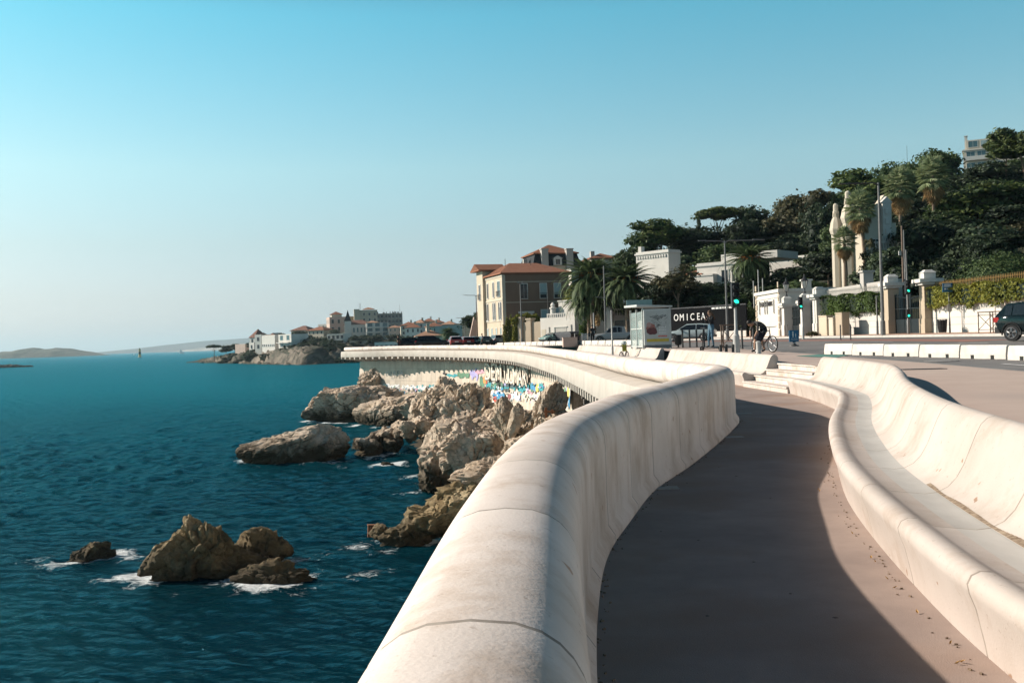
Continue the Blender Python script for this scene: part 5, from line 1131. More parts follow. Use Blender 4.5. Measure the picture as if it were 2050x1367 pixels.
def tree(label, x, ytop, w, D, kind='broad1', mat='dark', ybot=None, asp=None, group='trees on the slope', cat='tree', name='tree', rz=None, zg=None):
    """crown w photo pixels wide with its top at ytop (and its underside at ybot), standing D metres off"""
    w = w*1.15; ybot = ybot+14 if (ybot and 'pine' in kind) else ybot; r = w*D/F/2; top = at(x, ytop, D); hc = (ybot-ytop)*D/F/2 if ybot else r*(asp or .85); zc = top.z-hc*(1.0 if 'umb' not in kind else .92)
    g = zg if zg is not None else min(hillz(top.x, D+.1) if top.x > fw(min(D, 200)) else gz(top.x, D), zc-.2); e = empty(name, (top.x, D, g), (x*.37+D) if rz is None else rz, label, cat, group)
    c = link_mesh('crown', crown(kind, mat), e); c.location = (0, 0, zc-g); c.scale = (r, r, hc)
    th = max(zc-g, .4); t = link_mesh('trunk', trunk_mesh(int(x) % 4), e); t.scale = (max(r*.8, th*.35), max(r*.8, th*.35), th*(1.0 if 'umb' not in kind else 1.05)); return e
T = [  # x, top, width, D, kind, leaf, underside, label
 (1318, 432, 105, 165, 'pine1', 'pine', 500, 'dark pine with a layered flat crown at the left end of the ridge'),
 (1268, 484, 75, 160, 'pine2', 'mid', 560, 'rounded pine at the lower left end of the slope, beside the blank white wall'),
 (1388, 452, 150, 170, 'broad1', 'dark', 560, 'broad dark evergreen below the umbrella pine'),
 (1436, 416, 94, 176, 'umbrella1', 'pine', 492, 'umbrella pine with a flat domed crown, alone against the sky'),
 (1398, 436, 24, 168, 'cypress1', 'dark', 520, 'narrow dark cypress left of the umbrella pine'),
 (1490, 440, 80, 160, 'broad2', 'dark', 520, 'dark tree with reddish leaves filling the gap right of the umbrella pine'),
 (1535, 392, 120, 175, 'broad3', 'dark', 520, 'dark oak with ragged top on the ridge, right of the umbrella pine'),
 (1600, 376, 130, 168, 'broad1', 'olive', 500, 'large greyish-brown oak crowning the middle of the ridge'),
 (1655, 402, 90, 150, 'broad2', 'dark', 560, 'dark oak directly left of the turreted villa'),
 (1560, 470, 150, 142, 'broad3', 'dark', 590, 'wide dark tree behind the end of the white terrace wall'),
 (1650, 500, 110, 128, 'broad1', 'mid', 590, 'green bushy tree just left of the foot of the turrets'),
 (1450, 490, 130, 140, 'broad2', 'mid', 560, 'green tree with pale flower heads behind the low white villa'),
 (1345, 505, 110, 150, 'broad3', 'dark', 590, 'dark tree between the blank white wall and the low villa'),
 (1738, 328, 160, 172, 'pine1', 'pine', 440, 'broad yellowish pine on the ridge above the turrets'),
 (1690, 375, 90, 165, 'pine2', 'pine', 450, 'smaller pine on the ridge, left of the broad yellowish one'),
 (1800, 322, 80, 185, 'broad2', 'mid', 430, 'light green tree on the ridge under the thin mast'),
 (1885, 290, 112, 190, 'broad1', 'mid', 420, 'tall rounded tree at the left of the hilltop apartments'),
 (1835, 330, 90, 175, 'broad3', 'mid', 440, 'mid green tree joining the ridge pine and the tall rounded tree'),
 (2046, 246, 112, 150, 'pine2', 'pine', 325, 'highest pine at the right edge, in front of the apartments'),
 (2012, 278, 84, 152, 'pine1', 'pine', 322, 'spreading pine branch mass left of the highest pine'),
 (1958, 362, 160, 118, 'pine1', 'pine', 455, 'big sunlit yellow-green pine in the middle of the right slope'),
 (2044, 356, 120, 120, 'pine2', 'pine', 450, 'shaggy pine below the apartments at the right edge'),
 (1905, 392, 120, 135, 'broad2', 'dark', 520, 'very dark tree between the two far fan palms and the big pine'),
 (2030, 430, 140, 105, 'pine1', 'olive', 530, 'brownish pine with a pale bare branch at the right edge'),
 (1800, 420, 140, 110, 'broad3', 'dark', 585, 'dark evergreen behind the tall lamp post'),
 (1880, 440, 160, 100, 'broad1', 'dark', 590, 'dark evergreen behind the right gate pier'),
 (1960, 450, 170, 96, 'broad2', 'dark', 590, 'dark evergreen above the round clipped bush'),
 (1770, 490, 110, 92, 'broad1', 'dark', 600, 'dark bushy tree between the villa and the left gate pier'),
 (1840, 520, 110, 84, 'broad3', 'dark', 620, 'lower dark tree right behind the street gate'),
 (1925, 515, 110, 82, 'broad2', 'dark', 610, 'lower dark tree behind the gilded railing'),
 (1752, 470, 70, 98, 'loose1', 'olive', 585, 'dry brownish shrub tree at the foot of the fan palms'),
 (1355, 518, 100, 110, 'loose1', 'olive', 605, 'small brownish tree with bare lower branches behind the bus shelter'),
 (1330, 565, 90, 112, 'broad2', 'dark', 640, 'dark bush left under the brownish tree'),
 (1415, 560, 110, 112, 'broad1', 'dark', 625, 'dark shrub mass above the white restaurant letters'),
 (1470, 580, 90, 108, 'shrub1', 'mid', 650, 'green bush at the right end of the black fence'),
 (1535, 540, 120, 112, 'broad3', 'dark', 620, 'dark tree right of the central palm, behind the flag poles'),
 (1610, 560, 110, 106, 'broad2', 'mid', 620, 'green shrub tree above the rear wing of the pavilion'),
 (1240, 600, 90, 128, 'broad1', 'dark', 660, 'dark shrub behind the two left palms'),
 (1150, 560, 50, 140, 'broad3', 'yellow', 640, 'yellow-leaved tree at the right corner of the brown house'),
 (1380, 572, 90, 112, 'broad3', 'dark', 632, 'dark bush directly behind the middle white letters'),
 (1450, 566, 100, 111, 'broad1', 'dark', 628, 'dark evergreen above the right half of the black fence'),
 (1505, 575, 90, 108, 'broad2', 'dark', 650, 'dark shrub tree under the central palm, left of the flag poles'),
 (1318, 560, 80, 116, 'broad1', 'dark', 640, 'dark tree right of the second date palm, behind the shelter roof'),
 (1285, 585, 80, 119, 'broad3', 'dark', 650, 'dark tree just right of the second date palm trunk'),
 (1215, 590, 70, 126, 'broad2', 'dark', 650, 'dark tree between the two left palm trunks'),
 (1366, 458, 105, 172, 'broad2', 'dark', 545, 'rounded dark tree filling the dip between the flat pine and the cypress'),
 (1292, 462, 80, 166, 'broad1', 'mid', 540, 'mid green tree under the left edge of the flat-crowned pine'),
 (1478, 446, 95, 172, 'broad1', 'dark', 545, 'rounded dark tree right behind the umbrella pine'),
 (1512, 430, 80, 178, 'broad3', 'mid', 520, 'mid green tree closing the ridge left of the ragged oak'),
 (945, 630, 55, 205, 'broad2', 'dark', 668, 'dark bush on top of the pink stone wall far left of the brown house'),
 (960, 622, 30, 200, 'broad1', 'dark', 660, 'dark tree touching the left edge of the brown house')]
for x, yt, w, D, kd, lf, yb, lab in T: tree(lab, x, yt, w, D, kd, lf, yb)
rg = random.Random(77)
und = 0
for i in range(70):     # undergrowth that closes the slope
    x = rg.uniform(1290, 2045) if i % 2 else rg.uniform(1700, 2045); D = rg.uniform(80, 175); p = at(x, 500, D); z = hillz(p.x, D)
    if p.x < fw(D)+9: continue
    y = CY-(z+rg.uniform(2, 5)-H)*F/D-(x-CX)*.0314; tree('dark evergreen undergrowth shrub filling the wooded slope behind the gardens', x, y, rg.uniform(70, 125), D, rg.choice(['shrub1', 'shrub2', 'broad2']), rg.choice(['dark', 'dark', 'mid']), y+rg.uniform(45, 75), group='undergrowth on the wooded slope', name='shrub', cat='shrub')
# round clipped bush and hedges
def hedge(label, A, B, z0, z1, w, mat, seed, over=.0):
    d = B-A; L_ = d.length; r = np.random.default_rng(seed); n = int(L_*(z1-z0)*330); P = []; N = []
    u = r.random(n)*L_; f = r.random(n); top = f < .25
    bump = .16*np.sin(u*1.3+1)+.10*np.sin(u*3.1)+.12*r.normal(0, 1, n)
    zz_ = np.where(top, z1+.12*np.sin(u*2.2), z0-over*np.clip(np.sin(u*1.7)+.6*np.sin(u*4.1), 0, 1.4)*.6+(z1-z0)*r.random(n)); yy = np.where(top, r.uniform(-w, .1, n), -w*.75+bump)
    P = np.stack([u, yy, zz_], 1); N = np.where(top[:, None], [[0, 0, 1.0]], [[0, -1.0, .35]])
    tn = .5+.35*np.sin(u*.9+seed)*np.sin(zz_*2+u*.4)+r.normal(0, .22, n)
    V, Q, tn = leaves(P, N, .10, seed, 1.1, tn); e = empty('hedge', (A.x, A.y, A.z), math.atan2(d.y, d.x), label, 'hedge')
    o = np_mesh('foliage', V, Q, LM[mat], e, attrs={'tone': ('FACE', tn)})
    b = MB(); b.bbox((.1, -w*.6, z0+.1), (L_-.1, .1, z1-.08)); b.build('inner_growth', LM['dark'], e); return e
hedge('clipped green hedge hanging over the left garden wall', GA+Vector((0, -.2, 0)), LP+Vector((0, .5, 0)), 1.65, 3.0, .5, 'hedge', 3, .35)
hedge('yellow-green hedge hanging over the right garden wall behind the dark car', RA, RB, 1.75, 2.85, .55, 'yellow', 9, .35)
q = at(2010, 540, 66); e = empty('round_bush', (q.x, q.y, 10.2), 0, 'large clipped dome-shaped bush behind the gilded railing', 'bush'); me = crown_mesh('crown', [(0, 0, .0, 1, 1, .95)], 9000, .035, 5, LM['mid'], 1, .12); c = link_mesh('crown', me, e); r_ = 2.7; c.scale = (r_, r_, 2.0); c.location = (0, 0, at(2010, 512, 66).z-10.2-1.9)
b = MB(); b.tube([(0, 0, -.5), (0, 0, 2)], .2, 8); b.build('trunk', M['bark'], e)
# vines on the stone garden wall and flowers by the palms
def cluster(label, x0, x1, y0, y1, D, mat, n, size, cat='vine', name='climbing_vine', depth=.5, seed=1, thin=0.0):
    r = np.random.default_rng(seed); a, b_ = at(x0, y1, D), at(x1, y0, D); e = empty(name, ((a.x+b_.x)/2, D, a.z), 0, label, cat); wx, hz = (b_.x-a.x)/2, b_.z-a.z
    u = r.uniform(-1, 1, n); v = r.random(n); k = np.abs(u)**2; v = v*(1-.35*k-.25*np.abs(np.sin(u*5+seed))); P = np.stack([u*wx, -depth*r.random(n)-.05, v*hz], 1); N = np.tile([[-.4, -1.0, .3]], (n, 1)); tn = .5+.3*np.sin(u*6)+r.normal(0, .25, n)
    V, Q, tn = leaves(P, N, size, seed, 1.1, tn); np_mesh('foliage', V, Q, LM[mat], e, attrs={'tone': ('FACE', tn)}); b = MB(); b.tube([(0, -.1, -.2), (.1, -.1, hz*.5), (-.1, -.1, hz*.8)], [.06, .05, .02], 6); b.build('stem', M['bark'], e); return e
cluster('olive-coloured vine covering the corner wall of the brown house', 1008, 1032, 628, 684, 149, 'vine', 1700, .16, seed=2)
cluster('yellow-green vine draped over the garden wall under the glazed veranda', 1024, 1083, 624, 648, 148, 'yellow', 1700, .16, seed=3)
cluster('bright green vine tongue hanging by the lamp in front of the garden wall', 1026, 1046, 640, 682, 148.3, 'yellow', 1100, .15, seed=4)
cluster('clipped green hedge block beside the foot of the leftmost palm', 1160, 1190, 637, 670, 124, 'hedge', 1500, .14, 'hedge', 'hedge', 1.0, 5)
cluster('ivy patch on the wall between the flag poles and the pavilion', 1480, 1515, 600, 670, 101, 'mid', 1800, .14, 'ivy', 'ivy', .8, 6)
cluster('small red-flowered climber on the pier between the left palms', 1192, 1200, 622, 652, 118, 'dry', 300, .10, 'climber', 'climber', .3, 7)
cluster('tuft of green weeds at the end of the low separators', 1646, 1660, 704, 713, 35.6, 'mid', 260, .035, 'weeds', 'weeds', .3, 8)
cluster('small potted shrub at the foot of the wide iron gate', 1613, 1634, 662, 672, 79, 'olive', 500, .06, 'shrub', 'shrub', .6, 9)
# ---- palms
def date_crown(seed, n=120, L_=3.6):
    r = random.Random(seed); V = []; Q = []; T = []
    for i in range(n):
        a = i*2.39996; f = i/n; el = lerp(78, -48, f**.85)+r.uniform(-6, 6); ln = L_*r.uniform(.85, 1.1)*(1 if f > .15 else .7)
        d = Vector((math.cos(a), math.sin(a), 0)); pts = []; p = Vector((0, 0, 0)); e_ = R(el); k = 9
        for j in range(k+1):
            pts.append(p.copy()); p = p+(d*math.cos(e_)+Vector((0, 0, math.sin(e_))))*(ln/k); e_ -= R(9+4*f)*(.5+j/k)
        side = Vector((-d.y, d.x, 0))
        for j in range(k):
            p0, p1 = pts[j], pts[j+1]; tg = (p1-p0).normalized(); up = side.cross(tg)
            for m in range(3):
                q = p0.lerp(p1, m/3); t = (j+m/3)/k; ll = .62*math.sin(min(1, t*1.15+.12)*math.pi)**.6*(1-.3*t)
                for s in (-1, 1):
                    tip = q+(side*s*.72+tg*.75-up*-.28*0+Vector((0, 0, -.22)))*ll; b0 = len(V); w = tg*.085
                    V += [q-w, q+w, tip]; Q.append((b0, b0+1, b0+2)); T.append(min(1, max(0, .55+.35*math.sin(e_)+r.gauss(0, .2)-(.3 if f > .8 else 0))))
            b0 = len(V); w = side*.03; V += [p0-w, p0+w, p1+w*.7, p1-w*.7]; Q.append((b0, b0+1, b0+2)); T.append(.7); Q.append((b0, b0+2, b0+3)); T.append(.7)
    me = bpy.data.meshes.new('crown'); me.from_pydata(V, [], Q); a = me.attributes.new('tone', 'FLOAT', 'FACE'); a.data.foreach_set('value', T); me.materials.append(LM['palm']); return me
def fan_crown(seed):
    r = random.Random(seed); V = []; Q = []; T = []; V2 = []; Q2 = []; T2 = []
    for i in range(110):
        a = i*2.39996; f = i/110; el = lerp(88, -88, f**1.15)+r.uniform(-10, 10); dry = f > .76; ln = r.uniform(.95, 1.35)*(1 if not dry else .9)
        e_ = R(el); d = Vector((math.cos(a)*math.cos(e_), math.sin(a)*math.cos(e_), math.sin(e_))); z0 = -1.7*max(0, f-.6)
        base = Vector((0, 0, z0)); hub = base+d*ln*.7; side = d.cross(Vector((0, 0, 1))).normalized() if abs(d.z) < .98 else Vector((1, 0, 0)); up = side.cross(d)
        VV, QQ, TT = (V2, Q2, T2) if dry else (V, Q, T)
        b0 = len(VV); VV += [base-side*.02, base+side*.02, hub]; QQ.append((b0, b0+1, b0+2)); TT.append(.3)
        for k in range(11):
            an = R(lerp(-75, 75, k/10)); dd = (d*math.cos(an)+side*math.sin(an)); tip = hub+dd*ln*.62*r.uniform(.85, 1.1)+Vector((0, 0, -.16*(1.6 if dry else 1)))-up*.0; w = (side*math.cos(an)-d*math.sin(an))*.055
            mid = hub.lerp(tip, .55)+up*.05; b0 = len(VV); VV += [hub, mid-w, tip, mid+w]; QQ.append((b0, b0+1, b0+2, b0+3)); TT.append(min(1, max(0, r.gauss(.55, .25))))
    out = []
    for n_, v, q, t, m in (('crown', V, Q, T, 'fan'), ('dry_skirt', V2, Q2, T2, 'dry')):
        me = bpy.data.meshes.new(n_); me.from_pydata(v, [], q); a_ = me.attributes.new('tone', 'FLOAT', 'FACE'); a_.data.foreach_set('value', t); me.materials.append(LM[m]); out.append(me)
    return out
DC = [date_crown(1), date_crown(2)]; FC = [fan_crown(3), fan_crown(4)]
M['palmbark'] = pmat('palm_trunk', (.14, .10, .07), (.24, .18, .13), 5, .95, bump=.8, bscale=9, stretch=(1, 1, 3))
def date_palm(label, x, yc, D, w, ybase, k, fruit=True):
    c = at(x, yc, D); g = at(x, ybase, D).z; e = empty('date_palm', (c.x, D, g), k*1.3, label, 'palm', 'date palms along the road'); h = c.z-g; s = w*1.12*D/F/2/3.0
    o = link_mesh('crown', DC[k % 2], e); o.location = (0, 0, h); o.scale = (s, s, s*.86)
    b = MB(); rs = [(.34, -.5), (.30, .3)]+[(.27+.03*(i % 2), .3+(h-.9)*i/12) for i in range(1, 12)]+[(.42, h-.5), (.46, h-.15), (.2, h+.2)]; b.lathe(rs, n=10); b.build('trunk', M['palmbark'], e, smooth=True)
    if fruit:
        b = MB(); r = random.Random(k)
        for i in range(7):
            a = i*.9; p0 = Vector((.2*math.cos(a), .2*math.sin(a), h)); p1 = p0+Vector((.75*math.cos(a), .75*math.sin(a), .15))*s
            for j in range(16): q = p1+Vector((r.gauss(0, .16), r.gauss(0, .16), r.uniform(-.45, .1))); b.ball(q, .07, 5, 3)
            b.tube([p0, p1], .03, 4)
        b.build('fruit_bunches', pmat('orange_dates', (.55, .20, .03), (.40, .13, .02), 6, .6) if 'orange_dates' not in bpy.data.materials else bpy.data.materials['orange_dates'], e)
    return e
date_palm('leftmost date palm, tall, in front of the white garage house', 1184, 553, 119, 146, 672, 0)
date_palm('short date palm crowding the foot of the leftmost one', 1178, 596, 121, 118, 672, 1, False)
date_palm('second date palm, just left of the bus shelter', 1254, 562, 116, 134, 672, 2)
date_palm('central date palm with orange fruit, behind the double street lamp', 1500, 519, 112, 112, 640, 3)
def fan_palm(label, x, yc, D, w, ybase, k, lean=0):
    c = at(x, yc, D); q = at(x+lean, ybase, D); g = q.z; e = empty('fan_palm', (q.x, D, g), 0, label, 'palm', 'shaggy fan palms by the villa'); h = c.z-g; s = w*1.0*D/F/2/1.35; dx = c.x-q.x
    for me in FC[k % 2]: o = link_mesh(me.name.split('.')[0], me, e); o.location = (dx, 0, h); o.scale = (s, s, s*1.12); o.rotation_euler = (0, 0, k*1.1)
    b = MB(); b.tube([(0, 0, -1.5), (dx*.2, 0, h*.4), (dx*.7, 0, h*.75), (dx, 0, h)], [.26, .2, .17, .16], 8); b.build('trunk', M['palmbark'], e, smooth=True); return e
fan_palm('tallest fan palm in front of the turrets, with a long dry skirt', 1722, 415, 100, 62, 560, 0, 12)
fan_palm('short fan palm with a white heart, at the foot of the turrets', 1690, 480, 99, 48, 570, 1, 4)
fan_palm('fan palm right of the lamp arm, above the villa gable', 1802, 372, 112, 66, 520, 2, 2)
fan_palm('rightmost fan palm, its crown below the tall rounded tree', 1868, 350, 118, 66, 520, 3, 3)
# ================================================================== street furniture
M['pole'] = pmat('grey_painted_pole', (.16, .155, .15), (.20, .195, .19), 8, .55, metal=.2)
M['darkpole'] = pmat('dark_painted_pole', (.05, .048, .046), (.07, .066, .062), 8, .55)
M['whitepole'] = pmat('pale_painted_pole', (.50, .49, .46), (.42, .41, .39), 6, .5)
M['rustpaint'] = pmat('brown_painted_iron', (.13, .085, .06), (.18, .12, .085), 9, .6)
def on_ground(x, D, z=None):
    X = (x-CX)*D/F; z0 = gz(X, D) if z is None else z; return onz(x, CY-(z0-H)*F/D-(x-CX)*.0314, z0) if False else Vector((X-(z0-H)*math.tan(ROLL)*-1*0 + (SR*(z0-H)), D, z0))
def pos(x, y, D):
    """foot of an upright thing seen at pixel x, y, D metres off, set down on the ground there"""
    q = at(x, y, D); X = q.x; f = fw(D)
    if D < 96 and X < in_edge(D) - .9: z = PZ
    elif X > f-3.1: z = gz(X, D)+.15
    else: z = gz(X, D)
    return Vector((X, D, z))
def htop(x, y, D): return at(x, y, D).z
def pole_thing(name, label, cat, x, yb, yt, D, r0, r1, mat, group=None):
    q = pos(x, yb, D); h = htop(x, yt, D)-q.z; e = empty(name, q, 0, label, cat, group); b = MB(); b.tube([(0, 0, 0), (0, 0, .9), (0, 0, .95), (0, 0, h)], [r0*1.6, r0*1.5, r0, r1], 10); b.build('pole', mat, e, smooth=35); return e, h
def lamp_arm(e, h, L_, ang, mat, up=.0):
    d = Vector((math.cos(ang), math.sin(ang), 0)); b = MB(); b.tube([Vector((0, 0, h-.5)), Vector((0, 0, h-.15)), d*.3+Vector((0, 0, h)), d*L_*.75+Vector((0, 0, h+up*.6))], [.05, .05, .045, .04], 8); b.build('arm', mat, e, smooth=35)
    b = MB(); a = d*L_*.7+Vector((0, 0, h+up*.6)); c = d*L_+Vector((0, 0, h+up)); s = Vector((-d.y, d.x, 0))*.13
    b.add([a-s*.6, a+s*.6, c+s, c-s, a-s*.5+Vector((0, 0, .09)), a+s*.5+Vector((0, 0, .09)), c+s*.6+Vector((0, 0, .05)), c-s*.6+Vector((0, 0, .05))], [(0, 1, 2, 3), (7, 6, 5, 4), (0, 4, 5, 1), (1, 5, 6, 2), (2, 6, 7, 3), (3, 7, 4, 0)]); b.build('lamp_head', mat, e)
G_L = 'street lamps along the coast road'
e, h = pole_thing('street_lamp', 'tall grey street lamp by the street gate, one long arm reaching left', 'street lamp', 1768, 672, 366, 66, .11, .065, M['pole'], G_L); lamp_arm(e, h, 2.7, R(184), M['darkpole'], -.05)
e, h = pole_thing('street_lamp', 'double-armed grey street lamp beside the central palm', 'street lamp', 1457, 690, 482, 83, .10, .055, M['pole'], G_L); lamp_arm(e, h, 2.2, R(182), M['pole'], .05); lamp_arm(e, h, 3.4, R(4), M['pole'], .0)
e, h = pole_thing('street_lamp', 'street lamp left of the brown house, arm pointing out to sea', 'street lamp', 956, 686, 591, 168, .10, .06, M['rustpaint'], G_L); lamp_arm(e, h, 2.2, R(180), M['pole'], .05); lamp_arm(e, h, .5, R(0), M['pole'], .15)
e, h = pole_thing('street_lamp', 'short-armed street lamp standing before the dark front of the brown house', 'street lamp', 1045, 688, 566, 138, .10, .06, M['pole'], G_L); lamp_arm(e, h, .5, R(170), M['pole'], .2); lamp_arm(e, h, .5, R(10), M['pole'], .2)
e, h = pole_thing('street_lamp', 'street lamp rising among the two left palms', 'street lamp', 1213, 682, 532, 108, .10, .06, M['pole'], G_L); lamp_arm(e, h-3.4, 1.0, R(175), M['pole'], .05)
e, h = pole_thing('street_lamp', 'faint far lamp with its arm over the palm at the bay', 'street lamp', 931, 684, 636, 215, .08, .05, M['pole'], G_L); lamp_arm(e, h, 1.8, R(180), M['pole'], .0)
pole_thing('pole', 'plain white pole left of the bus shelter', 'pole', 1226, 697, 621, 61, .05, .045, M['whitepole'])
pole_thing('pole', 'slim white pole beside the man in black', 'pole', 1190, 690, 626, 96, .06, .05, M['whitepole'])
pole_thing('pole', 'dark pole with a camera in front of the right part of the brown house', 'pole', 1098, 640, 575, 160, .07, .05, M['darkpole'])
for x, yt, lab in ((1511, 562, 'leftmost and shortest of three white flag poles by the pavilion'), (1521, 540, 'tallest of three white flag poles by the pavilion'), (1529.5, 557, 'rightmost of three white flag poles by the pavilion')): pole_thing('flag_pole', lab, 'flag pole', x, 655, yt, 101, .07, .05, M['whitepole'], 'flag poles by the pavilion')
pole_thing('mast', 'very thin antenna mast sticking up from the trees on the ridge', 'mast', 1817, 345, 292, 190, .06, .03, M['darkpole'])
e, h = pole_thing('utility_pole', 'brown wooden utility pole before the dark trees behind the street gate', 'utility pole', 1812, 670, 452, 71.5, .10, .07, M['rustpaint']); box_part('insulator', M['whitepole'], e, ((-.28, -.05, h-2.1), (-.1, .05, h-1.8)))
pole_thing('pole', 'slim grey steel pole touching the wooden utility pole', 'pole', 1815.5, 670, 460, 71, .05, .04, M['pole'])
pole_thing('pole', 'short grey pole at the kerb left of the tall lamp', 'pole', 1757, 674, 592, 70, .055, .045, M['pole'])
green = glow('green_signal', (.02, .75, .45), 1.6)
def signal(label, x, yb, yt, D, ylight, dx=0, base=None, second=None, mat='whitepole'):
    e, h = pole_thing('traffic_light', label, 'traffic light', x, yb, yt, D, .06, .05, M[mat]); z = htop(x, ylight, D)-e.location.z
    b = MB(); b.bbox((dx-.14, -.16, z-.18), (dx+.14, .1, z+.72)); o = b.build('signal_head', M['black'], e)
    b = MB()
    for k in range(3): b.tube([(dx, -.165, z+.02+k*.26), (dx, -.30, z+.05+k*.26)], [.125, .11], 10, cap=False)
    b.build('hood', M['black'], o, fix=False)
    b = MB(); b.tube([(dx, -.163, z), (dx, -.175, z)], .10, 12); b.build('lens', green, o)
    if base: b = MB(); b.tube([(0, 0, 0), (0, 0, base), (0, 0, base+.08)], [.13, .125, .07], 12); b.build('base_sleeve', M['whitepole'], e)
    if second:
        z = htop(x, second, D)-e.location.z; b = MB(); b.bbox((dx-.12, -.15, z-.12), (dx+.12, .05, z+.42)); o = b.build('signal_head', M['black'], e); b = MB(); b.tube([(dx, -.152, z), (dx, -.165, z)], .075, 10); b.build('lens', green, o)
signal('traffic light showing green on a white post with a thick sleeve, left of the cyclist', 1475, 711, 600, 37.5, 605, base=.72)
signal('traffic light showing green twice, in front of the street gate', 1819, 672, 500, 66.5, 583, second=632, mat='pole')
signal('slender traffic light before the lantern gate, small green lens', 1608, 675, 590, 73, 614, dx=-.15)
# ---- bollards and barriers
bol = {}
def bollard(label, x, yb, D, h=1.0, r=.05, mat='darkpole', group='dark bollards of the crossing'):
    key = (h, r, mat)
    if key not in bol:
        b = MB(); b.lathe([(r*1.15, 0), (r*1.15, .06), (r, .09), (r, h-.08), (r*1.1, h-.075), (r*1.1, h-.03), (r*.5, h)], n=12); o = b.build('bollard', M[mat], smooth=35); bol[key] = o
    else: o = bol[key].copy(); COL.objects.link(o)
    o.location = pos(x, yb, D); return tag(o, label, 'bollard', group)
for x, lab in ((1367, 'first dark bollard right of the bus shelter'), (1381, 'second dark bollard right of the bus shelter'), (1395, 'third dark bollard right of the shelter, before the parked hatchback'), (1410, 'fourth dark bollard, nearest the woman on the scooter')): bollard(lab, x, 694, 57)
bollard('dark bollard just right of the traffic light sleeve', 1486, 695, 47.5); bollard('dark bollard left of the cyclist', 1509, 696, 46.5); bollard('thin dark bollard left of the two by the cabinets', 1683, 680, 62, .95, .04); bollard('thin dark bollard right of the two by the cabinets', 1703, 680, 61, .95, .04)
for x, lab in ((1443, 'short black post under the left leg of the brown cross barrier'), (1454.5, 'short black post under the middle of the brown cross barrier'), (1468, 'short black post under the right leg of the brown cross barrier')): bollard(lab, x, 712, 36.5, .42, .055, 'darkpole', 'short black posts behind the second bench')
bollard('squat silver bollard in front of the cyclist', 1519, 712, 37, .5, .09, 'whitepole', None)
bollard('slim grey post near the left lantern pier', 1577, 679, 86, 1.0, .05, 'pole', None)
def cross_barrier(label, x, yb, D, w, rz, mat='rustpaint', h=1.15):
    e = empty('cross_barrier', pos(x, yb, D), rz, label, 'barrier'); b = MB()
    for s in (-1, 1): b = MB(); b.tube([(s*w/2, 0, 0), (s*w/2, 0, h)], .03, 8); b.build('post', M[mat], e)
    b = MB(); b.tube([(-w/2-.05, 0, h), (w/2+.05, 0, h)], .028, 8); b.tube([(-w/2, 0, h-.14), (w/2, 0, h-.14)], .018, 6); b.tube([(-w/2, 0, .18), (w/2, 0, .18)], .018, 6); b.build('rail', M[mat], e)
    b = MB(); b.tube([(-w/2, 0, .18), (w/2, 0, h-.14)], .016, 6); b.tube([(-w/2, .01, h-.14), (w/2, .01, .18)], .016, 6); b.build('cross', M[mat], e); return e
cross_barrier('brown iron cross barrier left of the traffic light sleeve, nearer of two', 1461, 702, 44, .75, R(10)); cross_barrier('brown iron cross barrier behind the woman on the scooter', 1447, 701, 46, .6, R(70))
cross_barrier('brown iron cross barrier by the right wall, left of two', 1974, 668, 55, .75, R(-40)); cross_barrier('brown iron cross barrier by the right wall, partly behind the dark car', 1997, 668, 53.5, .7, R(-40))
e = empty('crowd_barrier', pos(1168, 693, 93), R(8), 'white steel crowd barrier beside the man in black', 'barrier'); b = MB(); b.tube([(-.8, 0, .05), (-.8, 0, 1.1), (-.1, 0, 1.1), (-.1, 0, .05)], .035, 6)
for k in range(9): b.box((.0+k*.12, .03, .6), (.07, .02, .95))
b.bbox((-.06, 0, .15), (1.05, .06, .2)); b.bbox((-.06, 0, 1.0), (1.05, .06, 1.06)); b.build('frame', M['whitepole'], e)
# ---- bins and trash containers
q = pos(1887, 669, 62); e = empty('litter_bin', q, R(-70), 'dark slatted litter bin against the right white wall', 'litter bin'); b = MB()
for k in range(18): an = 2*math.pi*k/18; b.tube([(.22*math.cos(an), .22*math.sin(an), .06), (.29*math.cos(an), .29*math.sin(an), .86)], .022, 4)
for z, r_ in ((.06, .22), (.45, .26), (.86, .30)): b.tube([(r_*math.cos(R(20*k)), r_*math.sin(R(20*k)), z) for k in range(19)], .018, 4)
b.build('slats', M['darkpole'], e); b = MB(); b.lathe([(.19, .08), (.25, .8)], n=12); b.build('liner', M['black'], e)
q = pos(1358, 693, 57.5); e = empty('litter_bin', q, 0, 'black bagged litter bin on a thin foot, right of the bus shelter', 'litter bin'); b = MB(); b.tube([(0, 0, 0), (0, 0, .15)], .05, 8); b.lathe([(.12, 0), (.12, .02)], n=10); b.build('foot', M['darkpole'], e); b = MB(); b.lathe([(.10, .14), (.20, .2), (.22, .55), (.21, .72), (.23, .74)], n=10); b.build('bag', M['black'], e)
cont = pmat('dark_grey_plastic', (.06, .065, .075), (.08, .085, .095), 3, .6)
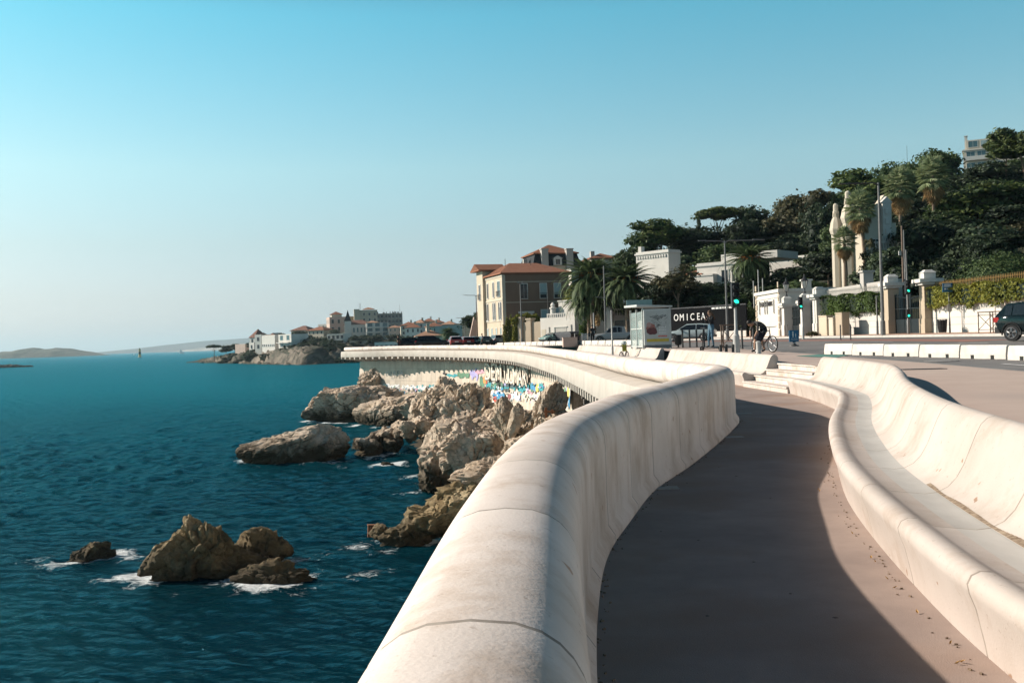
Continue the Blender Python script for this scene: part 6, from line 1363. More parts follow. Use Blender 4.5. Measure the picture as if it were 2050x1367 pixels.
for i, (x, w, lab) in enumerate(((1124, 1.2, 'left of three dark trash containers by the white garage'), (1134, 1.2, 'middle one of three dark trash containers'), (1146, 1.6, 'right, widest trash container with domed lid'))):
    q = pos(x, 684, 136-i*1.5); e = empty('trash_container', q, R(-55), lab, 'trash container', 'trash containers by the garage'); b = MB(); b.add([(-.55, -w*.45, .15), (.55, -w*.45, .15), (.55, w*.45, .15), (-.55, w*.45, .15), (-.7, -w*.5, 1.1), (.7, -w*.5, 1.1), (.7, w*.5, 1.1), (-.7, w*.5, 1.1)], [(3, 2, 1, 0), (4, 5, 6, 7), (0, 1, 5, 4), (1, 2, 6, 5), (2, 3, 7, 6), (3, 0, 4, 7)]); b.build('tub', cont, e)
    b = MB(); n = 8; pr = [(-.72*math.cos(math.pi*k/n), 1.11+.36*math.sin(math.pi*k/n)) for k in range(n+1)]; b.prism([(0, 0)], 0, 0) if False else None
    vs = [(p_[0], -w*.51, p_[1]) for p_ in pr]+[(p_[0], w*.51, p_[1]) for p_ in pr]; m_ = n+1; b.add(vs, [tuple(range(m_)), tuple(range(2*m_-1, m_-1, -1))]+[(k, k+1, m_+k+1, m_+k) for k in range(n)]+[(0, n, m_+n, m_)][:1]); b.build('lid', cont, e)
    b = MB()
    for sx in (-1, 1):
        for sy in (-1, 1): b.tube([(sx*.45, sy*w*.35-.04, .08), (sx*.45, sy*w*.35+.04, .08)], .08, 8)
    b.build('wheels', M['black'], e)
# ---- signs
blue = pmat('sign_blue', (.02, .13, .25), (.025, .15, .28), 5, .5); M['blue'] = blue
q = pos(1590, 697.5, 50); e = empty('sign_board', q, R(12), 'blue board with white pedestrian figures standing on the pavement', 'sign')
b = MB(); b.bbox((-.26, -.02, .22), (.26, .02, .80)); b.build('panel', blue, e); b = MB(); b.lathe([(.24, 0), (.22, .05), (.08, .09), (.07, .22)], n=14); b.build('foot', M['darkpole'], e)
for x, s in ((-.06, 1.0), (.09, .62)):
    b = MB(); z0 = .45; b.tube([(x, -.022, z0+.26*s), (x, -.028, z0+.26*s)], .035*s, 10); b.box((x, -.025, z0+.14*s), (.07*s, .006, .16*s)); b.box((x-.02*s, -.025, z0+.03*s), (.022*s, .006, .10*s)); b.box((x+.02*s, -.025, z0+.03*s), (.022*s, .006, .10*s)); b.build('pedestrian_figure', M['letter'], e)
text('PARTAGEONS', .055, M['letter'], e, (0, -.024, .385), (R(90), 0, 0), extr=.002); text("L'ESPACE PUBLIC", .05, M['letter'], e, (0, -.024, .32), (R(90), 0, 0), extr=.002); b = MB(); b.box((0, -.075, .16), (.2, .006, .03)); b.build('label_strip', M['letter'], e)
e, h = pole_thing('road_sign', 'blue road sign with white lines on a grey post in front of the right wall', 'sign', 1902, 669, 566, 62, .035, .035, M['pole']); b = MB(); b.box((-.1, -.06, h-.30), (.62, .03, .56)); o = b.build('sign_panel', blue, e)
b = MB(); b.box((-.1, -.08, h-.12), (.40, .006, .06)); b.box((-.1, -.08, h-.22), (.46, .006, .06)); b.box((-.25, -.08, h-.38), (.12, .006, .09)); b.box((-.08, -.08, h-.38), (.12, .006, .09)); b.build('lines', M['letter'], o); b = MB(); b.box((.1, -.08, h-.37), (.14, .006, .12)); b.build('red_mark', PAINT['pink'], o)
b = MB(); b.box((0, -.05, h-1.55), (.28, .02, .44)); b.build('notice', wallm('grey', None), e)
# ---- bus shelter
q = at(1289, 699, 55.5); z = gz(q.x, 55.5); e = empty('bus_shelter', (q.x, 55.5, z), R(3), 'glass bus shelter with a large poster panel at its near end', 'bus shelter')
M['frame'] = pmat('pale_grey_frame', (.55, .57, .54), (.48, .50, .47), 4, .5)
gl = bpy.data.materials.new('shelter_glass'); t_, bs = nodes(gl); bs.inputs['Base Color'].default_value = (.75, .92, .88, 1); bs.inputs['Roughness'].default_value = .04; bs.inputs['Transmission Weight'].default_value = .0; bs.inputs['Alpha'].default_value = .22
W_, L_, Hs = 1.55, 3.9, 2.28
for (x, y) in ((0, .12), (0, L_), (W_, L_), (W_, .12), (0, L_/2)):
    b = MB(); b.bbox((x-.045, y-.045, 0), (x+.045, y+.045, Hs)); b.build('post', M['frame'], e)
b = MB(); b.add([(-.35, -.1, Hs+.08), (W_+.1, -.1, Hs+.02), (W_+.1, L_+.2, Hs+.10), (-.35, L_+.2, Hs+.16), (-.35, -.1, Hs+.20), (W_+.1, -.1, Hs+.10), (W_+.1, L_+.2, Hs+.18), (-.35, L_+.2, Hs+.28)], [(3, 2, 1, 0), (4, 5, 6, 7), (0, 1, 5, 4), (1, 2, 6, 5), (2, 3, 7, 6), (3, 0, 4, 7)]); b.build('roof', M['frame'], e)
b = MB(); b.bbox((-.2, L_+.25, Hs+.2), (W_-.2, L_+.33, Hs+.62)); b.build('roof_panel', pmat('teal_panel', (.16, .25, .24), (.2, .3, .29), 3, .5), e)
for y0, y1 in ((.2, L_/2-.06), (L_/2+.06, L_-.06)):
    b = MB(); b.bbox((-.012, y0, .18), (.012, y1, 2.1)); b.build('glass_panel', gl, e)
b = MB(); b.bbox((.05, L_-.012, .18), (W_-.05, L_+.012, 2.1)); b.build('glass_panel', gl, e); b = MB(); b.bbox((W_-.012, L_*.5, .18), (W_+.012, L_-.06, 2.1)); b.build('glass_panel', gl, e)
b = MB(); b.bbox((-.02, .18, 1.12), (.02, L_-.05, 1.18)); b.bbox((-.02, .18, .1), (.02, L_-.05, .18)); b.build('glazing_bar', M['frame'], e)
b = MB(); b.bbox((.75, 1.0, .43), (1.15, 3.4, .48)); b.bbox((.9, 1.3, 0), (1.0, 1.4, .43)); b.bbox((.9, 3.0, 0), (1.0, 3.1, .43)); b.build('seat', M['darkpole'], e)
b = MB(); b.bbox((.03, -.12, .22), (W_-.03, .06, 2.22)); b.bbox((.15, -.05, 0), (.3, .02, .22)); b.bbox((W_-.3, -.05, 0), (W_-.15, .02, .22)); pp = b.build('poster_panel', M['frame'], e)
b = MB(); b.bbox((.03, -.10, .05), (W_-.03, .0, .215)); b.build('panel_plinth', M['pole'], e)
pm = pmat('poster_paper', (.52, .54, .51), (.42, .44, .42), 1.5, .4)
b = MB(); b.bbox((.14, -.135, .36), (W_-.14, -.122, 2.10)); po = b.build('poster', pm, pp)
def flat(name, pts, mat, par, y): b = MB(); b.poly([(p_[0], y, p_[1]) for p_ in pts]); return b.build(name, mat, par, fix=False)
def blob(cx, cz, rx, rz, n=16, j=.15, sd=1): r = random.Random(sd); return [(cx+rx*math.cos(2*math.pi*k/n)*(1+r.uniform(-j, j)), cz+rz*math.sin(2*math.pi*k/n)*(1+r.uniform(-j, j))) for k in range(n)]
flat('red_shape', blob(.42, 1.12, .26, .30, sd=2), pmat('poster_red', (.30, .10, .085), (.42, .2, .16), 4, .5), po, -.138); flat('dark_shape', blob(.46, .98, .30, .20, sd=3), pmat('poster_dark_red', (.10, .035, .04), (.16, .05, .05), 4, .5), po, -.141); flat('grey_shape', blob(.30, 1.35, .14, .14, sd=7), pmat('poster_blush', (.45, .28, .25), rough=.5), po, -.1395)
b = MB(); r = random.Random(5)
for k in range(34): x, zc = r.uniform(.5, 1.28), r.uniform(1.1, 1.85); b.tube([(x, -.139, zc), (x+r.uniform(-.2, .2), -.139, zc+r.uniform(-.14, .14)), (x+r.uniform(-.25, .25), -.139, zc+r.uniform(-.16, .16))], .008, 4)
b.build('branch_drawing', pmat('poster_grey_ink', (.13, .14, .14), rough=.5), po); 
b = MB(); r = random.Random(9)
for j in range(3):
    x = .85
    while x < 1.25: w = r.uniform(.03, .07); b.bbox((x, -.1405, 1.15-j*.16), (x+w, -.1365, 1.25-j*.16)); x += w+.025
b.build('pale_lettering', pmat('poster_white_ink', (.66, .67, .65), rough=.5), po)
b = MB()
x = .80
while x < 1.28: w = r.uniform(.03, .06); b.bbox((x, -.1405, .66), (x+w, -.1365, .74)); x += w+.018
b.build('red_lettering', PAINT['red'], po); b = MB(); b.bbox((.16, -.1405, .40), (W_-.16, -.1365, .56)); b.build('yellow_band', pmat('poster_yellow', (.62, .47, .06), (.5, .38, .05), 6, .5), po)
# ================================================================== cars
M['tyre'] = pmat('tyre_rubber', (.012, .012, .013), rough=.85); M['rim'] = pmat('alloy_rim', (.42, .42, .42), rough=.35, metal=.8); M['cglass'] = pmat('car_glass', (.012, .016, .018), rough=.06, spec=.7); M['tail'] = pmat('tail_lamp_red', (.35, .015, .012), rough=.25); M['head'] = pmat('head_lamp', (.6, .62, .62), rough=.15); M['trimblk'] = pmat('black_trim', (.014, .014, .015), rough=.55)
CP = {}
def paint(k, c):
    if k not in CP:
        m = pmat('car_paint_'+k, c, rough=.07, spec=.3); m.node_tree.nodes['Principled BSDF'].inputs['Coat Weight'].default_value = .04; m.node_tree.nodes['Principled BSDF'].inputs['Coat Roughness'].default_value = .05; CP[k] = m
    return CP[k]
KINDS = dict(suv=(4.45, 1.84, 1.62, .34, [(-2.2, .75, 1.02), (-2.0, .4, 1.08), (-1.5, .34, 1.09), (0, .33, 1.06), (1.0, .34, 1.03), (1.25, .34, 1.02), (1.95, .38, .92), (2.2, .45, .72)], [(-2.12, 1.05), (-1.72, 1.55), (-.9, 1.62), (.2, 1.60), (1.15, 1.04)]),
  hatch=(4.0, 1.75, 1.47, .31, [(-1.98, .7, .92), (-1.85, .36, 1.0), (-1.4, .3, 1.0), (0, .28, .97), (.9, .3, .95), (1.1, .3, .94), (1.75, .34, .80), (1.98, .42, .62)], [(-1.92, .97), (-1.55, 1.40), (-.7, 1.47), (.2, 1.44), (1.2, .95)]),
  sedan=(4.6, 1.8, 1.46, .32, [(-2.28, .6, .92), (-2.1, .36, 1.0), (-1.5, .3, 1.0), (0, .28, .95), (.9, .3, .93), (1.2, .3, .92), (2.0, .34, .78), (2.28, .42, .62)], [(-1.95, .99), (-1.1, 1.42), (-.5, 1.46), (.2, 1.43), (1.15, .93)]),
  pickup=(4.9, 1.85, 1.78, .38, [(-2.4, .6, 1.05), (-2.3, .45, 1.12), (-1.2, .42, 1.13), (0, .4, 1.13), (.9, .4, 1.12), (1.1, .4, 1.1), (2.1, .44, 1.0), (2.4, .5, .8)], [(-1.1, 1.12), (-.95, 1.72), (-.3, 1.78), (.35, 1.76), (1.15, 1.12)]))
def car(label, x, yb, D, rz, kind, pk, pc, group='cars parked along the road', z=None, loc=None):
    L_, Wd, Ht, wr, st, cab = KINDS[kind]; q = loc or pos(x, yb, D); e = empty('car', q, rz, label, 'car', group); hw = Wd/2; P_ = paint(pk, pc)
    V = []; F_ = []; n = 12
    for i, (xx, zb, zt) in enumerate(st):
        w = hw*(.86 if i in (0, len(st)-1) else (.97 if i in (1, len(st)-2) else 1))
        ring = [(-w*.84, zb), (-w*.97, zb+.10), (-w, (zb+zt)*.48), (-w*.985, zt-.16), (-w*.93, zt-.04), (-w*.82, zt), (w*.82, zt), (w*.93, zt-.04), (w*.985, zt-.16), (w, (zb+zt)*.48), (w*.97, zb+.10), (w*.84, zb)]
        V += [(xx, y, z_) for y, z_ in ring]
    for i in range(len(st)-1):
        for k in range(n): F_.append((i*n+k, i*n+(k+1) % n, (i+1)*n+(k+1) % n, (i+1)*n+k))
    F_ += [tuple(range(n)), tuple((len(st)-1)*n+k for k in range(n-1, -1, -1))]; b = MB(); b.add(V, F_); b.build('body', P_, e, smooth=38)
    V = []; F_ = []; m_ = len(cab)
    ws = [hw*.90 if i in (0, m_-1) else hw*.70 for i in range(m_)]
    zb0 = cab[0][1]-.06
    for i, (xx, zt) in enumerate(cab): V += [(xx, -hw*.92, zb0), (xx, -ws[i], zt), (xx, ws[i], zt), (xx, hw*.92, zb0)]
    for i in range(m_-1): F_ += [(i*4+k, i*4+k+1, i*4+5+k, i*4+4+k) for k in range(3)]
    b = MB(); b.add(V, F_); b.build('cabin', P_, e, smooth=25)
    def side(t0, t1, s):
        out = []
        for t in (t0, t1):
            zt = interp(t, [c[0] for c in cab], [c[1] for c in cab]); out.append((t, zt))
        return out
    b = MB()
    for s in (-1, 1):
        xs = [cab[0][0]+.28, cab[1][0]+.25, (cab[1][0]+cab[3][0])/2+.0, cab[3][0]+.05, cab[4][0]-.35]; xs[2] = lerp(cab[1][0], cab[3][0], .55)
        for a_, c_ in ((xs[0]+.12, xs[1]+.05), (xs[1]+.10, xs[2]-.04), (xs[2]+.04, xs[4])):
            pts = []; N_ = 5
            for k in range(N_+1): t = lerp(a_, c_, k/N_); zt = interp(t, [c[0] for c in cab], [c[1] for c in cab]); wt = hw*(.92-.22*min(1, (zt-zb0)/(Ht-zb0))); f = .86; z_ = zb0+(zt-zb0)*f; y_ = hw*.92+(wt-hw*.92)*f; pts.append((t, s*(y_+.012), z_))
            bot = [(t, s*(hw*.92-.02+.012), zb0+.08) for t in (c_, a_)]
            b.poly((pts+bot) if s < 0 else (pts+bot)[::-1])
    def pane(i, j, f0, f1, o):
        a_, c_ = cab[i], cab[j]; vs = []
        for f in (f0, f1):
            xx = lerp(a_[0], c_[0], f); zz_ = lerp(a_[1], c_[1], f); w = lerp(ws[i], ws[j], f)*.90; vs += [(xx+o*.012, -w, zz_+.012), (xx+o*.012, w, zz_+.012)]
        b.add(vs, [(0, 1, 3, 2)])
    pane(4, 3, .08, .90, 1); pane(0, 1, .15, .92, -1); b.build('window', M['cglass'], e, fix=False)
    wx = (st[1][0]+.62, st[-2][0]-.55+.05)
    for xx in wx:
        for s in (-1, 1):
            b = MB(); b.tube([(xx, s*(hw-.22), wr), (xx, s*(hw-.20), wr), (xx, s*(hw+.005), wr)], [wr*.95, wr, wr], 20); o = b.build('wheel', M['tyre'], e, smooth=30)
            b = MB(); yy = s*(hw+.012)
            for k in range(5):
                an = 2*math.pi*k/5+.3
                for d_ in (-.11, .11): b.tube([(xx+.05*math.cos(an), yy, wr+.05*math.sin(an)), (xx+wr*.62*math.cos(an+d_), yy, wr+wr*.62*math.sin(an+d_))], [.035, .024], 4)
            b.tube([(xx+wr*.65*math.cos(R(24*k)), yy, wr+wr*.65*math.sin(R(24*k))) for k in range(16)], .022, 4); b.build('rim', M['rim'], o)
    b = MB()
    for xx in wx:
        for s in (-1, 1):
            pts = [(xx+(wr+.07)*math.cos(R(12*k)), s*(hw+.004), wr+(wr+.07)*math.sin(R(12*k))) for k in range(-1, 17)]; b.tube(pts, .035, 5)
    b.bbox((st[1][0]+.9, -hw-.008, .26), (st[-2][0]-.8, hw+.008, .38)); b.bbox((st[0][0]-.02, -hw*.8, .34), (st[0][0]+.2, hw*.8, .60)); b.bbox((st[-1][0]-.15, -hw*.75, .34), (st[-1][0]+.02, hw*.75, .55)); b.build('trim', M['trimblk'], e)
    for s in (-1, 1):
        b = MB(); b.box((st[1][0]-.06, s*hw*.78, st[1][2]-.18), (.22, hw*.36, .20)); b.build('tail_light', M['tail'], e)
        b = MB(); b.box((st[-2][0]+.08, s*hw*.74, st[-2][2]-.13), (.28, hw*.36, .14)); b.build('headlight', M['head'], e)
        b = MB(); b.box((cab[3][0]+.6, s*(hw+.06), cab[4][1]+.05), (.14, .20, .14)); b.build('mirror', P_, e)
    b = MB(); b.box((st[0][0]-.03, 0, .72), (.02, .52, .12)); b.build('number_plate', M['letter'], e)
    return e
car('dark green-black SUV cut by the right edge of the photo, rear wheel in view', 0, 0, 0, R(-57), 'suv', 'darkteal', (.004, .011, .013), loc=Vector((22.15, 40.6, gz(22, 41))))
car('silver grey pickup with dark canopy left of the bus shelter', 1233, 686, 104, R(-10+180), 'pickup', 'silver', (.30, .31, .31)); 
car('pale blue-grey hatchback parked before the white letters', 1384, 684, 92, R(155), 'suv', 'paleblue', (.40, .47, .47))
car('small mint green car by the trash containers', 1108, 686, 137, R(215), 'hatch', 'mint', (.28, .42, .38))
car('silver SUV seen from behind, before the brown house', 994, 687, 152, R(108), 'suv', 'silver', (.42, .43, .43))
car('dark green car seen from behind, left of the silver SUV', 969, 687, 150, R(105), 'sedan', 'green', (.03, .06, .055))
car('dark blue car behind the standing people near the bend', 950, 687, 152, R(105), 'hatch', 'blue', (.03, .055, .09))
car('dark red car just left of the standing people', 933, 687, 150, R(105), 'hatch', 'red', (.22, .02, .025))
car('pinkish red small car with dark windows near the far palm', 911, 689, 135, R(100), 'hatch', 'pinkred', (.42, .10, .10))
car('black estate car in profile at the end of the promenade', 865, 690, 128, R(4), 'suv', 'black', (.010, .012, .013))
car('black hatchback half hidden at the left end of the row of cars', 829, 690, 131, R(6), 'hatch', 'black', (.010, .012, .013))
# ================================================================== bicycles and scooter
def wheel(b, c, r, t, ax=(0, 1, 0), n=22, sp=10):
    ax = Vector(ax).normalized(); u = Vector((0, 0, 1)); v = ax.cross(u).normalized()
    b.tube([Vector(c)+(u*math.cos(2*math.pi*k/n)+v*math.sin(2*math.pi*k/n))*r for k in range(n+1)], t, 6)
def bicycle(label, loc, rz, r=.34, mat='black', fr=(.02, .02, .022), extra=None, lean=0):
    e = empty('bicycle', loc, rz, label, 'bicycle'); e.rotation_euler = (lean, 0, rz); fm = pmat('bicycle_frame', fr, rough=.35) if extra is None else PAINT['yellow']
    for xx in (-.52, .54):
        b = MB(); wheel(b, (xx, 0, r), r-.022, .024); o = b.build('wheel', M['tyre'], e)
        b = MB()
        for k in range(12): an = math.pi*2*k/12; b.tube([(xx, 0, r), (xx+(r-.03)*math.cos(an), 0, r+(r-.03)*math.sin(an))], .004, 3)
        wheel(b, (xx, 0, r), r-.055, .012); b.tube([(xx, -.05, r), (xx, .05, r)], .025, 8); b.build('rim', M['rim'], o)
    b = MB(); BB, ST, HT, HB, RA, FA = (-.06, 0, .29), (-.22, 0, .80), (.36, 0, .86), (.40, 0, .68), (-.52, 0, r), (.54, 0, r)
    for a_, c_, t in ((BB, ST, .018), (ST, HT, .018), (BB, HB, .022), (HT, HB, .022), (HB, FA, .016)): b.tube([a_, c_], t, 8)
    for s in (-.05, .05): b.tube([(BB[0], s, BB[2]), (RA[0], s, RA[2])], .011, 6); b.tube([(ST[0], s*.6, ST[2]-.1), (RA[0], s, RA[2])], .010, 6)
    b.build('frame', fm, e, smooth=40)
    b = MB(); b.tube([HT, (.34, 0, 1.0)], .016, 6); b.tube([(.42, -.30, 1.02), (.36, -.12, 1.0), (.36, .12, 1.0), (.42, .30, 1.02)], .015, 6); b.build('handlebar', M['trimblk'], e)
    b = MB(); b.tube([ST, (-.25, 0, .94)], .015, 6); b.add([(-.42, -.07, .95), (-.42, .07, .95), (-.06, .02, .95), (-.06, -.02, .95), (-.42, -.07, 1.0), (-.42, .07, 1.0), (-.06, .02, .98), (-.06, -.02, .98)], [(3, 2, 1, 0), (4, 5, 6, 7), (0, 1, 5, 4), (1, 2, 6, 5), (2, 3, 7, 6), (3, 0, 4, 7)]); b.build('saddle', M['trimblk'], e)
    b = MB(); wheel(b, (BB[0], -.04, BB[2]), .09, .012, n=14); b.tube([BB, (BB[0]+.1, -.1, BB[2]-.13)], .012, 6); b.tube([BB, (BB[0]-.1, .1, BB[2]+.13)], .012, 6); b.box((BB[0]+.1, -.15, BB[2]-.13), (.09, .1, .02)); b.box((BB[0]-.1, .15, BB[2]+.13), (.09, .1, .02)); b.build('crank', M['darkpole'], e); return e
CB = pos(1535, 714, 39.5); bicycle('black bicycle that the bent-over man is holding', CB+Vector((-.02, .25, 0)), R(-68), .33)
q = pos(1249, 698, 57.5); bicycle('black bicycle parked against the left side of the bus shelter', q, R(65), .34)
b = MB(); b.ball((0, 0, .0), (.17, .22, .14), 10, 6); o = b.build('helmet', pmat('grey_helmet', (.35, .40, .40), rough=.4)); o.location = q+Vector((.0, -.1, 1.15)); tag(o, 'grey helmet hung on the bicycle by the bus shelter', 'helmet')
b = MB(); b.bbox((-.12, -.1, -.2), (.12, .1, .22)); b.bbox((-.08, -.13, -.12), (.08, -.102, .1)); o = b.build('bag', pmat('yellow_bag', (.55, .50, .05), (.12, .12, .03), 3, .7)); o.location = q+Vector((.02, -.12, .88)); tag(o, 'yellow and dark bag on the bicycle by the bus shelter', 'bag')
# ================================================================== people
SKIN = pmat('skin', (.42, .25, .17), (.36, .20, .13), 9, .55); CL_ = {}
def cloth(k, c): 
    if k not in CL_: CL_[k] = pmat('cloth_'+k, c, tuple(v*.7 for v in c), 14, .9, bump=.3, bscale=30)
    return CL_[k]
def person(label, loc, rz, J, bones, mats, hairf=None, hair=(.02, .015, .012), scale=1.0, hands=None):
    """J: joint -> (x, y, z, radius); bones: (joint, joint, material index)"""
    names = list(J); me = bpy.data.meshes.new('person'); me.from_pydata([J[n][:3] for n in names], [(names.index(a), names.index(b)) for a, b, _ in bones], [])
    o = link_mesh('person', me); md = o.modifiers.new('skin', 'SKIN'); md.use_smooth_shade = True
    for i, n in enumerate(names): sv = me.skin_vertices[0].data[i]; r = J[n][3]; sv.radius = r if hasattr(r, '__len__') else (r, r); sv.use_root = (n == 'pelvis')
    sb = o.modifiers.new('sub', 'SUBSURF'); sb.levels = 2; sb.render_levels = 2
    bpy.context.view_layer.update(); em = bpy.data.meshes.new_from_object(o.evaluated_get(bpy.context.evaluated_depsgraph_get())); bpy.data.objects.remove(o)
    for m in mats: em.materials.append(m)
    segs = [(Vector(J[a][:3]), Vector(J[b][:3]), m) for a, b, m in bones]
    def near(c):
        best, bm_ = 9, 0
        for a, b_, m in segs:
            d = b_-a; t = max(0, min(1, (c-a).dot(d)/max(d.length_squared, 1e-9))); l = (a+d*t-c).length
            if l < best: best, bm_ = l, m
        return bm_
    bm = bmesh.new(); bm.from_mesh(em)
    for f in bm.faces: f.material_index = near(f.calc_center_median())
    # head, nose, ears and fingers grow out of the same mesh
    hd = Vector(J['head'][:3]); fw_ = Vector(J['face'][:3])-hd; fw_.normalize(); up = (hd-Vector(J['neck'][:3])).normalized(); sd_ = fw_.cross(up).normalized(); up = sd_.cross(fw_)
    ex = MB()
    def blob3(c, rx, ry, rz_, mi, n=12, m=9):
        b0 = MB(); b0.ball((0, 0, 0), (1, 1, 1), n, m); vs = [hd+fw_*(c[0]+v[0]*rx)+sd_*(c[1]+v[1]*ry)+up*(c[2]+v[2]*rz_) for v in b0.v]; ex.mi = mi; ex.add(vs, b0.f)
    blob3((0, 0, .02), .095, .078, .118, 0); blob3((.02, 0, -.06), .07, .058, .07, 0); blob3((.10, 0, -.005), .016, .013, .024, 0, 6, 5)
    for s in (-1, 1): blob3((0, s*.08, -.005), .022, .012, .032, 0, 6, 5); blob3((.083, s*.032, .02), .012, .016, .009, len(mats)-1, 6, 4)
    blob3((.086, 0, -.062), .010, .024, .007, len(mats)-2 if len(mats) > 5 else 0, 6, 4)
    ex.mi = 0
    for hn, el_ in (hands or []):
        h_ = Vector(J[hn][:3]); d = (h_-Vector(J[el_][:3])).normalized(); s_ = d.orthogonal().normalized(); n_ = d.cross(s_)
        for k, (off, ln) in enumerate(((-.032, .075), (-.011, .085), (.011, .08), (.032, .062))):
            p0 = h_+s_*off+d*.02; p1 = p0+d*ln*.55+n_*.008; p2 = p1+d*ln*.35+n_*.03; ex.tube([p0, p1, p2], [.010, .009, .007], 6)
        p0 = h_+s_*-.03-d*.02; ex.tube([p0, p0-s_*.035+d*.03, p0-s_*.035+d*.065+n_*.01], [.012, .010, .008], 6)
    vs = [bm.verts.new(v) for v in ex.v]
    for f, mi in zip(ex.f, ex.m):
        if len(set(f)) > 2:
            try: nf = bm.faces.new([vs[i] for i in f]); nf.material_index = mi; nf.smooth = True
            except ValueError: pass
    bm.to_mesh(em); bm.free(); po_ = link_mesh('person', em); po_.location = loc; po_.rotation_euler = (0, 0, rz); po_.scale = (scale,)*3; tag(po_, label, 'person')
    hb_ = MB(); b0 = MB(); b0.ball((0, 0, 0), (1, 1, 1), 14, 10)
    hb_.add([hd+fw_*(-.012+v[0]*.103)+sd_*(v[1]*.088)+up*(.045+max(v[2], -.55)*.108)-fw_*(.03 if v[2] < .2 and v[0] > .3 else 0) for v in b0.v], b0.f)
    if hairf == 'long': hb_.tube([hd-fw_*.06+up*.05, hd-fw_*.10-up*.08, hd-fw_*.12-up*.28, hd-fw_*.10-up*.36], [.07, .075, .06, .02], 8)
    hb_.build('hair', pmat('hair', hair, rough=.6), po_, smooth=60); return po_
BN = [('pelvis', 'waist', 2), ('waist', 'chest', 1), ('chest', 'neck', 1), ('neck', 'head', 0), ('chest', 'ls', 1), ('ls', 'le', 3), ('le', 'lh', 4), ('chest', 'rs', 1), ('rs', 're', 3), ('re', 'rh', 4), ('pelvis', 'lhip', 2), ('lhip', 'lk', 2), ('lk', 'la', 5), ('la', 'lt', 6), ('pelvis', 'rhip', 2), ('rhip', 'rk', 2), ('rk', 'ra', 5), ('ra', 'rt', 6)]
def stand(**kw):
    J = dict(pelvis=(0, 0, .96, (.14, .11)), waist=(0, 0, 1.10, (.125, .10)), chest=(.01, 0, 1.32, (.15, .11)), neck=(.02, 0, 1.50, .055), head=(.045, 0, 1.62, .07), face=(.145, 0, 1.61, 0), ls=(0, .17, 1.43, .06), le=(-.03, .24, 1.14, .045), lh=(.07, .24, .92, .034), rs=(0, -.17, 1.43, .06), re=(-.03, -.24, 1.14, .045), rh=(.07, -.24, .92, .034),
             lhip=(0, .09, .90, .095), lk=(.02, .10, .50, .062), la=(0, .11, .09, .042), lt=(.15, .12, .04, .035), rhip=(0, -.09, .90, .095), rk=(.02, -.10, .50, .062), ra=(0, -.11, .09, .042), rt=(.15, -.12, .04, .035)); J.update(kw); return J
eye = pmat('eye_dark', (.01, .01, .01), rough=.3)
# woman standing on a kick scooter, hands raised to her face
q = pos(1425, 699, 46); J = stand(le=(.13, .22, 1.20, .045), lh=(.24, .08, 1.40, .032), re=(.12, -.23, 1.18, .045), rh=(.26, -.06, 1.34, .032), head=(.05, 0, 1.62, .07), face=(.14, .0, 1.585, 0), la=(-.08, .06, .09, .042), lt=(.08, .07, .04, .035), ra=(.12, -.05, .09, .042), rt=(.27, -.05, .04, .035), rk=(.10, -.08, .50, .062))
J = {k: v for k, v in J.items() if k != 'face'} | {'face': J['face']}
def run(label, q, rz, J, top, arm, fore, leg, shin, shoe, **k):
    F3 = J.pop('face'); J2 = dict(J); JJ = dict(J); JJ['face'] = F3
    mats = [SKIN, cloth(*top), cloth(*leg), cloth(*arm) if arm else SKIN, cloth(*fore) if fore else SKIN, cloth(*shin) if shin else SKIN, cloth(*shoe), eye]
    class D_(dict): pass
    return person_(label, q, rz, J2, F3, mats, **k)
def person_(label, q, rz, J, F3, mats, **k):
    J = dict(J); J['face'] = (*F3[:3], .001)
    bones = BN
    Jm = {n: v for n, v in J.items() if n != 'face'}
    class JD(dict):
        def __iter__(s): return iter([n for n in dict.keys(s) if n != 'face'])
    return person(label, q, rz, JD(J), bones, mats, hands=(('lh', 'le'), ('rh', 're')), **k)
run('woman in a dark jacket and blue jeans on a kick scooter, hands at her face', q+Vector((0, 0, .13)), R(200), J, ('black', (.015, .017, .02)), ('black', (.015, .017, .02)), ('black', (.015, .017, .02)), ('denim', (.10, .19, .26)), ('denim', (.10, .19, .26)), ('shoe', (.03, .03, .035)), hairf='long', hair=(.10, .05, .025), scale=.98)
e = empty('kick_scooter', q, R(200), 'dark kick scooter under the woman in jeans', 'scooter')
b = MB(); b.bbox((-.35, -.07, .09), (.38, .07, .125)); b.build('deck', M['trimblk'], e)
for xx in (-.45, .52): b = MB(); wheel(b, (xx, 0, .11), .085, .028, n=16); b.tube([(xx, -.03, .11), (xx, .03, .11)], .04, 10); b.build('wheel', M['tyre'], e)
b = MB(); b.tube([(.38, 0, .12), (.5, 0, .2), (.42, 0, 1.05)], .022, 8); b.tube([(.42, -.22, 1.05), (.42, .22, 1.05)], .016, 6); b.build('stem', M['trimblk'], e)
